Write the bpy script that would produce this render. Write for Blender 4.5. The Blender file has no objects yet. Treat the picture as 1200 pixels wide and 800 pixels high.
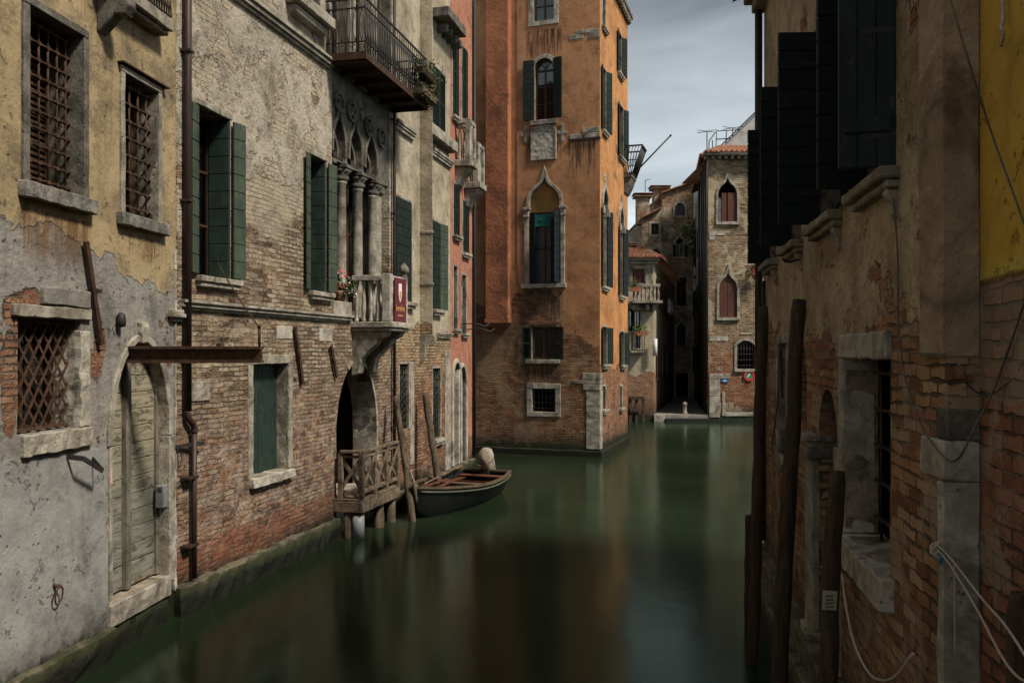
import bpy, bmesh, math, random
from mathutils import Vector, Matrix, geometry, noise as mnoise
random.seed(7)
R = math.radians
SC = bpy.context.scene
COL = SC.collection
CAMZ, FPX, CX, HY = 3.27, 1000.0, 600.0, 412.0      # eye height above the water, focal length and horizon of the photograph
WM = {}                                               # world matrix of every object built

# ------------------------------------------------------------------ wall frames
class Facade:
    """A wall plane: u runs along it (to the right as seen from outside), z is height above water, w is outward."""
    def __init__(s, x, y, az):
        a = R(az); s.az = az
        s.o = Vector((x, y, 0)); s.x = Vector((math.sin(a), math.cos(a), 0)); s.n = Vector((math.cos(a), -math.sin(a), 0))
        s.M = Matrix(((s.x.x, -s.n.x, 0, x), (s.x.y, -s.n.y, 0, y), (0, 0, 1, 0), (0, 0, 0, 1)))
    def at(s, px, py, w=0.0):
        d = Vector(((px - CX) / FPX, 1.0, (HY - py) / FPX))
        t = (w + s.n.dot(s.o)) / (s.n.x * d.x + s.n.y * d.y)
        p = Vector((d.x * t, d.y * t, 0)) - s.o
        return s.x.dot(p), CAMZ + t * d.z
    def u(s, px, w=0.0): return s.at(px, 400, w)[0]
    def z(s, px, py, w=0.0): return s.at(px, py, w)[1]
    def world(s, u, z, w=0.0): return s.o + s.x * u + s.n * w + Vector((0, 0, z))

def foot(az, D):
    a = R(az); return Facade(-math.cos(a) * D, math.sin(a) * D, az)

# ------------------------------------------------------------------ mesh builder (coordinates u, z, w)
class MB:
    def __init__(s): s.v = []; s.f = []; s.m = []; s.mi = 0; s.sm = []; s.smooth = False
    def vert(s, u, z, w): s.v.append((u, -w, z)); return len(s.v) - 1
    def vw(s, p): s.v.append(tuple(p)); return len(s.v) - 1          # raw coordinates
    def face(s, idx): s.f.append(tuple(idx)); s.m.append(s.mi); s.sm.append(s.smooth)
    def box(s, u0, u1, z0, z1, w0, w1):
        i = [s.vert(u, z, w) for u in (u0, u1) for z in (z0, z1) for w in (w0, w1)]
        for q in ((0, 1, 3, 2), (4, 6, 7, 5), (0, 4, 5, 1), (2, 3, 7, 6), (0, 2, 6, 4), (1, 5, 7, 3)):
            s.face([i[k] for k in q])
        return s
    def bar(s, p, q, wid, thk, up=(0, 0, 1)):
        """box beam from p to q (raw xyz), wid across, thk along up"""
        p = Vector(p); q = Vector(q); d = (q - p).normalized(); upv = Vector(up)
        if abs(d.dot(upv)) > .97: upv = Vector((1, 0, 0))
        a = d.cross(upv).normalized(); b = a.cross(d).normalized()
        i = []
        for e in (p, q):
            for sa, sb in ((-1, -1), (1, -1), (1, 1), (-1, 1)):
                i.append(s.vw(e + a * sa * wid / 2 + b * sb * thk / 2))
        s.face(i[3::-1]); s.face(i[4:8])
        for k in range(4): s.face((i[k], i[(k + 1) % 4], i[4 + (k + 1) % 4], i[4 + k]))
        return s
    def prism(s, poly, w0, w1):
        a = [s.vert(u, z, w0) for u, z in poly]; b = [s.vert(u, z, w1) for u, z in poly]
        n = len(poly); s.face(a[::-1]); s.face(b)
        for k in range(n): s.face((a[k], a[(k + 1) % n], b[(k + 1) % n], b[k]))
        return s
    def strip(s, inner, outer, w0, w1, closed=False):
        """moulding between two polylines of equal length"""
        n = len(inner); r = []
        for (a, b) in zip(inner, outer):
            r.append([s.vert(*a, w0), s.vert(*a, w1), s.vert(*b, w1), s.vert(*b, w0)])
        for k in range(n if closed else n - 1):
            p, q = r[k], r[(k + 1) % n]
            for e in range(4): s.face((p[e], p[(e + 1) % 4], q[(e + 1) % 4], q[e]))
        if not closed: s.face(r[0]); s.face(r[-1][::-1])
        return s
    def tube(s, pts, r, n=8, caps=True):
        pts = [Vector(p) for p in pts]; rings = []; rr = r if isinstance(r, (list, tuple)) else [r] * len(pts)
        prev = None
        for k, p in enumerate(pts):
            d = (pts[min(k + 1, len(pts) - 1)] - pts[max(k - 1, 0)]).normalized()
            if prev is None:
                h = Vector((0, 0, 1)) if abs(d.z) < .9 else Vector((1, 0, 0)); a = d.cross(h).normalized()
            else:
                a = (prev - d * prev.dot(d)).normalized()
            prev = a; b = d.cross(a)
            rings.append([s.vw(p + (a * math.cos(2 * math.pi * j / n) + b * math.sin(2 * math.pi * j / n)) * rr[k]) for j in range(n)])
        old = s.smooth; s.smooth = True
        for k in range(len(rings) - 1):
            for j in range(n): s.face((rings[k][j], rings[k][(j + 1) % n], rings[k + 1][(j + 1) % n], rings[k + 1][j]))
        s.smooth = old
        if caps: s.face(rings[0][::-1]); s.face(rings[-1])
        return s
    def lathe(s, prof, c, n=16, mod=None, axis=None):
        """prof: (radius, height) about a vertical axis at raw xyz c; mod(angle, k) scales the radius"""
        c = Vector(c); rings = []
        for k, (r, h) in enumerate(prof):
            rings.append([s.vw(c + Vector((math.cos(2 * math.pi * j / n), math.sin(2 * math.pi * j / n), 0)) * r * (mod(2 * math.pi * j / n, k) if mod else 1) + Vector((0, 0, h))) for j in range(n)])
        old = s.smooth; s.smooth = True
        for k in range(len(rings) - 1):
            for j in range(n): s.face((rings[k][j], rings[k][(j + 1) % n], rings[k + 1][(j + 1) % n], rings[k + 1][j]))
        s.smooth = old
        s.face(rings[0][::-1]); s.face(rings[-1])
        return s
    def quad(s, a, b, c, d): s.face([s.vw(p) for p in (a, b, c, d)]); return s
    def loft(s, rings, closed=True, caps=True):
        ids = [[s.vw(p) for p in r] for r in rings]; n = len(ids[0])
        for k in range(len(ids) - 1):
            for j in range(n if closed else n - 1):
                s.face((ids[k][j], ids[k][(j + 1) % n], ids[k + 1][(j + 1) % n], ids[k + 1][j]))
        if caps and closed: s.face(ids[0][::-1]); s.face(ids[-1])
        return s

def inside(p, poly):
    x, y = p; c = False; n = len(poly)
    for i in range(n):
        x1, y1 = poly[i]; x2, y2 = poly[i - 1]
        if (y1 > y) != (y2 > y) and x < (x2 - x1) * (y - y1) / (y2 - y1) + x1: c = not c
    return c

def tri_with_holes(outline, holes):
    vs = []; es = []
    for poly in [outline] + holes:
        b = len(vs); vs += [Vector(p) for p in poly]; es += [(b + k, b + (k + 1) % len(poly)) for k in range(len(poly))]
    ov, oe, of, *_ = geometry.delaunay_2d_cdt(vs, es, [], 0, 1e-5)
    tris = []
    for f in of:
        c = sum((ov[i] for i in f), Vector((0, 0))) / len(f)
        if inside(c, outline) and not any(inside(c, h) for h in holes): tris.append(f)
    return ov, tris

def plate(mb, outline, holes, w0, w1):
    """flat panel with holes, front at w1, back at w0"""
    ov, tris = tri_with_holes(outline, holes)
    f = [mb.vert(p.x, p.y, w1) for p in ov]; b = [mb.vert(p.x, p.y, w0) for p in ov]
    for t in tris: mb.face([f[i] for i in t]); mb.face([b[i] for i in reversed(t)])
    for poly in [outline] + holes:
        a = [mb.vert(u, z, w0) for u, z in poly]; c = [mb.vert(u, z, w1) for u, z in poly]; n = len(poly)
        for k in range(n): mb.face((a[k], a[(k + 1) % n], c[(k + 1) % n], c[k]))

def rect(u0, u1, z0, z1): return [(u0, z0), (u1, z0), (u1, z1), (u0, z1)]

def worn(poly, step=.12, amp=.012, seed=0):
    """subdivide a polygon and shake its edge"""
    out = []; n = len(poly); rnd = random.Random(seed + int(abs(poly[0][0]) * 100))
    for k in range(n):
        a = Vector(poly[k]); b = Vector(poly[(k + 1) % n]); m = max(1, int((b - a).length / step))
        for j in range(m):
            p = a.lerp(b, j / m)
            out.append((p.x + rnd.uniform(-amp, amp), p.y + rnd.uniform(-amp, amp)))
    return out

def arch_pts(u0, u1, zs, zp, n=10, kind='round'):
    """from left springing over the crown to right springing"""
    c = (u0 + u1) / 2; h = (u1 - u0) / 2; H = zp - zs; pts = []
    if kind == 'round':
        for k in range(2 * n + 1):
            a = math.pi - math.pi * k / (2 * n); pts.append((c + h * math.cos(a), zs + H * math.sin(a)))
    elif kind == 'segment':
        for k in range(2 * n + 1):
            t = k / (2 * n) * 2 - 1; pts.append((c + h * t, zs + H * (1 - t * t)))
    else:                                                # ogee
        def bz(t, a, b, cc, d): return a * (1 - t) ** 3 + 3 * b * t * (1 - t) ** 2 + 3 * cc * t * t * (1 - t) + d * t ** 3
        L = []
        for k in range(n + 1):
            t = k / n; L.append((bz(t, u0, u0 - .05 * h, c - .1 * h, c), bz(t, zs, zs + .72 * H, zs + .5 * H, zp)))
        pts = L + [(2 * c - p[0], p[1]) for p in reversed(L[:-1])]
    return pts

def arched(u0, u1, z0, zs, zp, kind='round', n=10):
    """closed opening polygon, counter-clockwise from bottom left"""
    return [(u0, z0), (u1, z0)] + list(reversed(arch_pts(u0, u1, zs, zp, n, kind)))

# ------------------------------------------------------------------ objects
def tag(o, label=None, cat=None, group=None, kind=None):
    if label: o['label'] = label
    if cat: o['category'] = cat
    if group: o['group'] = group
    if kind: o['kind'] = kind
    return o

def thing(name, label, cat, loc=(0, 0, 0), rotz=0, group=None):
    o = bpy.data.objects.new(name, None); COL.objects.link(o); o.empty_display_size = .2
    o.location = loc; o.rotation_euler = (0, 0, rotz)
    WM[o] = Matrix.Translation(loc) @ Matrix.Rotation(rotz, 4, 'Z')
    return tag(o, label, cat, group)

def build(name, mb, mats, parent=None, F=None, M=None, bevel=0, rough=None, seed=0, fixn=True):
    me = bpy.data.meshes.new(name); me.from_pydata(mb.v, [], mb.f)
    mats = mats if isinstance(mats, (list, tuple)) else [mats]
    for m in mats: me.materials.append(m)
    me.polygons.foreach_set('material_index', mb.m); me.polygons.foreach_set('use_smooth', mb.sm)
    if rough or fixn:
        bm = bmesh.new(); bm.from_mesh(me)
        if rough:
            L, amp = rough
            bmesh.ops.remove_doubles(bm, verts=bm.verts, dist=1e-5)
            for _ in range(6):
                es = [e for e in bm.edges if e.calc_length() > L]
                if not es: break
                bmesh.ops.subdivide_edges(bm, edges=es, cuts=1, use_grid_fill=True)
            for v in bm.verts:
                v.co += mnoise.noise_vector(v.co * (1.1 / L) + Vector((seed, seed * .7, 0))) * amp + mnoise.noise_vector(v.co * (3.1 / L)) * amp * .5
        if fixn: bmesh.ops.recalc_face_normals(bm, faces=bm.faces)
        bm.to_mesh(me); bm.free()
    me.update()
    o = bpy.data.objects.new(name, me); COL.objects.link(o)
    W = M if M is not None else (F.M if F else (WM[parent] if parent else Matrix.Identity(4)))
    WM[o] = W
    if parent:
        o.parent = parent; o.matrix_parent_inverse = Matrix.Identity(4)
        o.matrix_local = WM[parent].inverted() @ W
    else: o.matrix_world = W
    if bevel:
        b = o.modifiers.new('bevel', 'BEVEL'); b.width = bevel; b.segments = 1; b.limit_method = 'ANGLE'; b.angle_limit = R(40)
    return o

def structure(o): o['kind'] = 'structure'; return o
def stuff(o): o['kind'] = 'stuff'; return o

def catenary(p, q, sag, n=14):
    p = Vector(p); q = Vector(q)
    return [p.lerp(q, k / n) + Vector((0, 0, -sag * 4 * (k / n) * (1 - k / n))) for k in range(n + 1)]

def smooth_path(pts, n=5):
    """Catmull-Rom through points"""
    P = [Vector(p) for p in pts]; P = [2 * P[0] - P[1]] + P + [2 * P[-1] - P[-2]]; out = []
    for i in range(1, len(P) - 2):
        for k in range(n):
            t = k / n; a, b, c, d = P[i - 1], P[i], P[i + 1], P[i + 2]
            out.append(.5 * ((2 * b) + (c - a) * t + (2 * a - 5 * b + 4 * c - d) * t * t + (3 * b - a - 3 * c + d) * t ** 3))
    out.append(P[-2]); return out
# ------------------------------------------------------------------ materials
class NT:
    def __init__(s, name):
        s.m = bpy.data.materials.new(name); s.m.use_nodes = True; s.t = s.m.node_tree; s.t.nodes.clear()
    def n(s, typ, **kw):
        nd = s.t.nodes.new(typ)
        for k, v in kw.items(): setattr(nd, k, v)
        return nd
    def put(s, sock, val):
        if isinstance(val, bpy.types.NodeSocket): s.t.links.new(val, sock)
        elif val is not None: sock.default_value = val
    def math(s, op, a, b=None, c=None, clamp=False):
        nd = s.n('ShaderNodeMath', operation=op, use_clamp=clamp); s.put(nd.inputs[0], a)
        if b is not None: s.put(nd.inputs[1], b)
        if c is not None: s.put(nd.inputs[2], c)
        return nd.outputs[0]
    def add(s, a, b): return s.math('ADD', a, b)
    def sub(s, a, b): return s.math('SUBTRACT', a, b)
    def mul(s, a, b): return s.math('MULTIPLY', a, b)
    def step(s, x, lo, hi):                              # smoothstep
        nd = s.n('ShaderNodeMapRange', interpolation_type='SMOOTHSTEP'); s.put(nd.inputs[0], x); s.put(nd.inputs[1], lo); s.put(nd.inputs[2], hi)
        return nd.outputs[0]
    def mix(s, f, a, b, blend='MIX'):
        nd = s.n('ShaderNodeMix', data_type='RGBA', blend_type=blend); s.put(nd.inputs[0], f)
        s.put(nd.inputs[6], a if not isinstance(a, tuple) else (*a[:3], 1)); s.put(nd.inputs[7], b if not isinstance(b, tuple) else (*b[:3], 1))
        return nd.outputs[2]
    def fmix(s, f, a, b):
        nd = s.n('ShaderNodeMix', data_type='FLOAT'); s.put(nd.inputs[0], f); s.put(nd.inputs[2], a); s.put(nd.inputs[3], b); return nd.outputs[0]
    def ramp(s, f, stops, interp='LINEAR'):
        nd = s.n('ShaderNodeValToRGB'); cr = nd.color_ramp; cr.interpolation = interp
        while len(cr.elements) < len(stops): cr.elements.new(.5)
        for e, (p, c) in zip(cr.elements, stops): e.position = p; e.color = (*c[:3], 1) if isinstance(c, tuple) else (c, c, c, 1)
        s.put(nd.inputs[0], f); return nd.outputs[0]
    def noise(s, vec, scale, detail=4, rough=.6, dist=0):
        nd = s.n('ShaderNodeTexNoise'); s.put(nd.inputs['Vector'], vec); s.put(nd.inputs['Scale'], scale); s.put(nd.inputs['Detail'], detail)
        s.put(nd.inputs['Roughness'], rough); s.put(nd.inputs['Distortion'], dist); return nd.outputs[0]
    def vor(s, vec, scale, feature='F1', out=0):
        nd = s.n('ShaderNodeTexVoronoi', feature=feature); s.put(nd.inputs['Vector'], vec); s.put(nd.inputs['Scale'], scale); return nd.outputs[out]
    def xyz(s, x, y, z=0.0):
        nd = s.n('ShaderNodeCombineXYZ'); s.put(nd.inputs[0], x); s.put(nd.inputs[1], y); s.put(nd.inputs[2], z); return nd.outputs[0]
    def coords(s):
        tc = s.n('ShaderNodeTexCoord'); sp = s.n('ShaderNodeSeparateXYZ'); s.t.links.new(tc.outputs['Object'], sp.inputs[0])
        return tc.outputs['Object'], sp.outputs[0], sp.outputs[1], sp.outputs[2]
    def finish(s, col, rough=.9, height=None, spec=.3, metal=0, bump=1.0, **kw):
        p = s.n('ShaderNodeBsdfPrincipled'); s.put(p.inputs['Base Color'], (*col[:3], 1) if isinstance(col, tuple) else col)
        s.put(p.inputs['Roughness'], rough); s.put(p.inputs['Specular IOR Level'], spec); s.put(p.inputs['Metallic'], metal)
        for k, v in kw.items(): s.put(p.inputs[k], v)
        if height is not None:
            b = s.n('ShaderNodeBump'); b.inputs['Strength'].default_value = 1; b.inputs['Distance'].default_value = bump
            s.put(b.inputs['Height'], height); s.t.links.new(b.outputs[0], p.inputs['Normal'])
        o = s.n('ShaderNodeOutputMaterial'); s.t.links.new(p.outputs[0], o.inputs[0]); return s.m

def simple(name, c1, c2, scale=6, rough=.8, bump=.004, spec=.3, metal=0, stretch=(1, 1, 1), detail=6, stain=None, pits=0, wear=None):
    t = NT(name); o, x, y, z = t.coords()
    v = t.xyz(t.mul(x, stretch[0]), t.mul(y, stretch[1]), t.mul(z, stretch[2]))
    n1 = t.noise(v, scale, detail, .65); n2 = t.noise(v, scale * 6, 4, .6)
    f = t.step(t.add(t.mul(n1, .75), t.mul(n2, .25)), .35, .65)
    c = t.mix(f, c1, c2)
    h = t.mul(t.add(n1, t.mul(n2, .5)), bump)
    if stain:
        n3 = t.noise(o, scale * .35, 5, .7, 1.0)
        c = t.mix(t.mul(t.step(n3, .48, .66), .85), c, stain)
    if wear:                                                     # paint rubbed and flaked down to grey wood
        n4 = t.noise(t.xyz(t.mul(x, 7), t.mul(y, 7), t.mul(z, 1.6)), 3.0, 8, .75, .6); n5 = t.noise(o, 1.3, 4)
        wm = t.step(t.add(n4, t.mul(t.sub(n5, .5), .5)), .60, .66); c = t.mix(t.mul(wm, .8), c, wear); h = t.sub(h, t.mul(wm, .002))
        c = t.mix(t.mul(t.step(t.noise(o, 2.0, 6, .7), .5, .7), .3), c, tuple(q * 1.6 + .004 for q in c2))
    if pits:
        d = t.vor(o, pits); pm = t.step(d, .28, .1); pn = t.step(t.noise(o, pits * .4, 2), .5, .62); pm = t.mul(pm, pn)
        c = t.mix(t.mul(pm, .6), c, tuple(q * .35 for q in c1)); h = t.sub(h, t.mul(pm, .01))
    return t.finish(c, rough, h, spec, metal)

def wall_mat(name, bricks, mortar, row=.07, bw=.26, bricks_hi=None, z_hi=(2.0, 3.6), layers=(), streak=.5, damp=(.3, .9), salt=None, seed=0.0, erode=1.0, grime=.65, drips=(), foot=None, jag=1.0):
    """weathered masonry: bricks below, coats of render on top with their own torn edges"""
    t = NT(name); o, x, y, z = t.coords()
    u = t.add(x, y); P = t.xyz(t.add(u, seed * 3.7), z, seed)
    wob = t.noise(P, 3.0, 3); wob2 = t.noise(P, 14, 2); wob3 = t.noise(P, 46, 3, .6)
    bx = t.add(u, t.add(t.mul(t.sub(wob, .5), .05), t.mul(t.sub(wob3, .5), .022 * jag))); bz = t.add(z, t.add(t.mul(t.sub(wob, .5), .06), t.add(t.mul(t.sub(wob2, .5), .022), t.mul(t.sub(t.noise(P, 46, 3, .6, .7), .5), .016 * jag))))
    br = t.n('ShaderNodeTexBrick'); br.offset = .5
    t.put(br.inputs['Vector'], t.xyz(bx, bz, 0.0)); br.inputs['Color1'].default_value = (0, 0, 0, 1); br.inputs['Color2'].default_value = (1, 1, 1, 1); br.inputs['Mortar'].default_value = (.5, .5, .5, 1)
    br.inputs['Scale'].default_value = 1; t.put(br.inputs['Mortar Size'], t.mul(t.step(t.noise(P, 2.3, 5, .7), .3, .7), row * .26)); br.inputs['Mortar Smooth'].default_value = .55
    br.inputs['Brick Width'].default_value = bw; br.inputs['Row Height'].default_value = row; br.inputs['Bias'].default_value = 0
    rnd = t.n('ShaderNodeSeparateColor'); t.t.links.new(br.outputs['Color'], rnd.inputs[0]); rnd = rnd.outputs[0]; fac = br.outputs['Fac']
    big = t.noise(P, .8, 5, .65); mid = t.noise(P, 5, 6, .7); fine = t.noise(P, 40, 5, .7)
    pick = t.math('ADD', t.mul(rnd, .72), t.mul(t.sub(mid, .36), .75), clamp=True)
    def pal(cs): return t.ramp(pick, [(k / max(1, len(cs) - 1) * .8 + .1, c) for k, c in enumerate(cs)])
    col = pal(bricks)
    if bricks_hi:
        zz = t.add(z, t.mul(t.sub(big, .5), 2.2)); col = t.mix(t.step(zz, *z_hi), col, pal(bricks_hi))
    col = t.mix(t.mul(t.step(fine, .4, .75), .35), col, t.mix(.5, col, (.04, .03, .02)))
    deep = t.step(t.noise(P, 1.7, 5, .7, .5), .36, .56)            # where the joints are washed out
    mcol = t.mix(deep, tuple(c * .72 for c in mortar), tuple(c * .16 for c in mortar))
    col = t.mix(t.mul(t.step(fac, .05, .8), .9), col, mcol)
    h = t.mul(t.sub(1.0, fac), t.add(t.mul(t.add(.35, deep), .010 * erode), t.mul(t.sub(rnd, .5), .012 * erode)))
    h = t.add(h, t.add(t.mul(mid, .014 * erode), t.mul(fine, .004)))
    # lost faces of single bricks
    lost = t.mul(t.step(rnd, .82, .86), t.step(big, .5, .6)); h = t.sub(h, t.mul(lost, .018 * erode)); col = t.mix(t.mul(lost, .55), col, tuple(c * .3 for c in bricks[0]))
    if salt:
        z0, z1, sc = salt
        sf = t.mul(t.mul(t.step(t.add(z, t.mul(t.sub(big, .5), .8)), z0 - .35, z0), t.step(t.add(z, t.mul(t.sub(big, .5), 1.2)), z1, z1 - .7)), t.step(mid, .4, .68))
        col = t.mix(t.mul(sf, .6), col, sc)
    for L in layers:
        k = L.get('k', .5); sc = L.get('scale', 1.3); sd = L.get('seed', 1.0)
        PP = t.xyz(t.add(u, sd * 5.3), z, sd)
        n = t.add(t.mul(t.noise(PP, sc, 8, .62, .35), 1.0), 0.0)
        if L.get('chip'): n = t.add(n, t.mul(t.sub(t.vor(PP, L['chip']), .4), .16))
        if 'z0' in L:
            d = t.mul(t.sub(z, L['z0']), L.get('dir', 1))
            m = t.add(d, t.mul(t.sub(n, .5), 2 * k))
            if 'slope' in L: m = t.add(m, t.mul(u, L['slope']))
        else:
            m = t.sub(n, L['thr'])
        if 'hole' in L: m = t.math('MINIMUM', m, t.mul(t.sub(L['hole'], t.noise(PP, L.get('hscale', .9), 7, .62, .4)), 1.5))
        for (bu, bz_, ru, rz) in L.get('blobs', ()):
            dx = t.math('DIVIDE', t.sub(u, bu), ru); dz = t.math('DIVIDE', t.sub(z, bz_), rz)
            dd = t.math('SQRT', t.add(t.mul(dx, dx), t.mul(dz, dz)))
            m = t.math('MINIMUM', m, t.mul(t.add(t.sub(dd, 1.0), t.mul(t.sub(mid, .5), 1.1)), .3))
        e = L.get('edge', .02); mask = t.step(m, -e, e)
        c = L['cols']; nb = t.noise(PP, L.get('cscale', 1.2), 7, .7, .12); nf = t.noise(PP, 22, 5, .7)
        lc = t.ramp(t.add(t.mul(nb, .8), t.mul(nf, .2)), [(.3 + .4 * j / max(1, len(c) - 1), q) for j, q in enumerate(c)])
        if L.get('crack', 0):
            cv = t.vor(t.xyz(t.add(u, t.mul(t.sub(mid, .5), .35)), t.add(z, t.mul(t.sub(nb, .5), .5)), sd), L.get('crs', 1.1), 'DISTANCE_TO_EDGE')
            cr = t.mul(t.step(cv, .012, .003), t.step(nb, .44, .56)); lc = t.mix(t.mul(cr, .75), lc, tuple(q * .2 for q in c[0]))
        else: cr = None
        pit = t.mul(t.step(t.vor(PP, 9.0), .2, .1), t.step(t.noise(PP, 2.2, 3), .52, .62))
        lc = t.mix(t.mul(pit, .55), lc, tuple(q * .3 for q in c[0]))
        lh = t.add(L.get('thick', .022), t.add(t.mul(nf, L.get('grain', .006)), t.mul(nb, L.get('wave', .03))))
        lh = t.sub(lh, t.mul(pit, .012)); sc2 = t.mul(t.step(t.noise(PP, 5.5, 6, .75, .3), .60, .66), L.get('scab', .012)); lh = t.sub(lh, sc2); lc = t.mix(t.mul(t.step(sc2, .0, .012), .4), lc, tuple(q * .45 for q in c[0]))
        if cr is not None: lh = t.sub(lh, t.mul(cr, .012))
        lip = t.mul(mask, t.step(m, e * 6, e))                    # broken edge shows a paler fillet of lime
        lc = t.mix(t.mul(lip, .5), lc, L.get('lip', tuple(min(.5, q * 1.25 + .03) for q in c[-1])))
        a = L.get('alpha', 1.0)
        col = t.mix(t.mul(mask, a), col, lc); h = t.fmix(t.mul(mask, L.get('cover', 1.0)), h, lh)
    if foot:                                                     # fresh red courses just above the ledge
        col = t.mix(t.mul(t.step(t.add(z, t.mul(t.sub(mid, .5), .08)), foot[0] + .04, foot[0]), t.mul(t.sub(1.0, fac), t.mul(t.step(mid, .3, .6), .6))), col, t.mix(rnd, foot[1], foot[2]))
    for (du0, du1, dz, dl, dc) in drips:                         # rust and rain running down from sills
        dn = t.noise(t.xyz(t.mul(u, 9.0), t.mul(z, .5), 3.0), 2.0, 5, .7)
        dm = t.mul(t.mul(t.step(u, du0, du0 + .08), t.step(u, du1, du1 - .08)), t.mul(t.step(t.add(z, t.mul(t.sub(dn, .5), dl)), dz - dl, dz - dl * .4), t.step(z, dz + .02, dz)))
        col = t.mix(t.mul(dm, t.step(dn, .36, .62)), col, dc)
    gr = t.noise(P, .75, 8, .72, .8); g2 = t.noise(P, 3.4, 7, .75, .4)           # soot and weathering in blotches
    gm = t.add(t.mul(t.step(gr, .42, .66), .55), t.mul(t.step(g2, .48, .68), .45))
    col = t.mix(t.mul(gm, grime), col, t.mix(.8, col, (.030, .026, .022)))
    if streak:
        sn = t.noise(t.xyz(t.mul(u, 5.0), t.mul(z, .32), seed + 4), 1.6, 6, .7, .3); s2 = t.noise(P, .5, 4)
        sm = t.mul(t.step(sn, .5, .72), t.step(s2, .36, .62))
        col = t.mix(t.mul(sm, streak), col, t.mix(.72, col, (.035, .028, .02)))
    zz = t.add(z, t.add(t.mul(t.sub(mid, .5), .6), t.mul(t.sub(big, .5), .9)))
    col = t.mix(t.mul(t.step(zz, damp[1], damp[0]), .8), col, t.mix(.85, col, (.03, .026, .018)))
    al = t.step(t.add(z, t.add(t.mul(t.sub(mid, .5), .45), t.mul(t.sub(big, .5), .5))), .46, .28)
    col = t.mix(al, col, t.mix(t.step(fine, .4, .6), (.010, .012, .006), (.022, .026, .011)))
    ro = t.fmix(al, .92, .45)
    return t.finish(col, ro, h, .25)

ISTRIA = (.40, .37, .31)
stone = simple('istrian_stone', (.17, .152, .12), (.40, .37, .31), 4, .8, .016, stain=(.085, .075, .06), pits=22, detail=9)
stone_pale = simple('pale_stone', (.24, .22, .18), (.48, .45, .385), 4, .8, .014, stain=(.12, .105, .085), pits=20, detail=9)
stone_dark = simple('sooty_stone', (.06, .055, .048), (.17, .155, .13), 5, .85, .012, stain=(.04, .037, .032), pits=18)
stone_shade = simple('weathered_grey_stone', (.15, .135, .108), (.34, .31, .25), 4, .85, .016, stain=(.08, .07, .055), pits=14)
def algae_mat():
    t = NT('waterline_stone'); o, x, y, z = t.coords(); n = t.noise(o, 4, 7, .7); f = t.noise(o, 22, 5, .7); zz = t.add(z, t.mul(t.sub(n, .5), .22))
    dry = t.mix(t.step(n, .38, .62), (.045, .04, .026), (.14, .122, .082)); moss = t.mix(f, (.016, .02, .009), (.05, .055, .022)); wet = t.mix(f, (.006, .007, .005), (.018, .018, .012))
    c = t.mix(t.step(zz, .37, .28), dry, moss); c = t.mix(t.step(zz, .28, .16), c, wet)
    return t.finish(c, t.fmix(t.step(zz, .3, .1), .8, .4), t.add(t.mul(n, .03), t.mul(f, .008)), .3)
stone_algae = algae_mat()
stone_sill = simple('grey_mottled_stone', (.07, .067, .06), (.25, .235, .205), 7, .85, .014, stain=(.05, .047, .042), pits=16)
green_paint = simple('shaded_green_paint', (.010, .023, .017), (.022, .043, .031), 7, .55, .003, spec=.4, stretch=(1, 1, .3), stain=(.01, .022, .016), wear=(.075, .07, .055))  # darker copy for leaves inside the reveals, shade put into the colour
green_lit = simple('lit_green_paint', (.024, .040, .026), (.05, .072, .046), 7, .6, .003, spec=.4, stretch=(1, 1, .3), stain=(.02, .034, .022), wear=(.13, .12, .09))  # lighter copy of the shutter green for outer leaves, sunlight put into the colour
dark_green = simple('dark_green_paint', (.005, .011, .009), (.011, .021, .017), 7, .65, .003, spec=.2, wear=(.04, .038, .032))
black_paint = simple('blackish_shutter_paint', (.007, .011, .013), (.014, .020, .023), 5, .65, .003, spec=.15, wear=(.025, .024, .022))
slate_paint = simple('slate_blue_paint', (.011, .019, .024), (.019, .029, .035), 4, .65, .004, spec=.2, stretch=(3, 3, .4), wear=(.06, .055, .05))
teal_paint = simple('teal_shutter_paint', (.008, .020, .016), (.018, .034, .027), 6, .6, .003, wear=(.08, .075, .06))
brown_paint = simple('red_brown_shutter_paint', (.055, .018, .01), (.10, .035, .02), 6, .65, .003, stretch=(3, 3, .5), wear=(.12, .085, .06))
rust = simple('rusty_iron', (.03, .017, .012), (.095, .047, .024), 14, .85, .004, stain=(.03, .016, .01))
rust_dark = simple('dark_rusty_iron', (.022, .012, .008), (.07, .032, .016), 12, .8, .004)
iron = simple('black_iron', (.010, .010, .010), (.026, .023, .02), 12, .6, .003, spec=.4)
pipe_brown = simple('brown_pipe_paint', (.022, .012, .010), (.045, .024, .019), 8, .55, .003, spec=.4, stretch=(2, 2, .4))
pipe_grey = simple('dark_pipe', (.014, .015, .015), (.03, .03, .03), 8, .6, .003)
wood_old = simple('weathered_wood', (.075, .055, .036), (.22, .17, .115), 9, .85, .008, stretch=(1, 1, .25), stain=(.05, .038, .026))
door_wood = simple('grey_door_post_wood', (.085, .078, .06), (.20, .185, .145), 9, .85, .008, stretch=(1, 1, .2), stain=(.05, .045, .035))
wood_deck = simple('grey_brown_wood', (.06, .042, .028), (.20, .155, .105), 9, .85, .008, stretch=(1, 1, 1), stain=(.035, .027, .018))
wood_pole = simple('mooring_pole_wood', (.035, .026, .017), (.12, .092, .058), 9, .8, .010, stretch=(3, 3, .25), stain=(.022, .018, .011))
wood_dark = simple('wet_dark_wood', (.016, .010, .007), (.085, .050, .030), 9, .75, .018, stretch=(3, 3, .22), stain=(.03, .026, .02))
joinery = simple('window_joinery', (.03, .018, .01), (.075, .045, .026), 9, .6, .003, stretch=(1, 1, .3))
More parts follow.
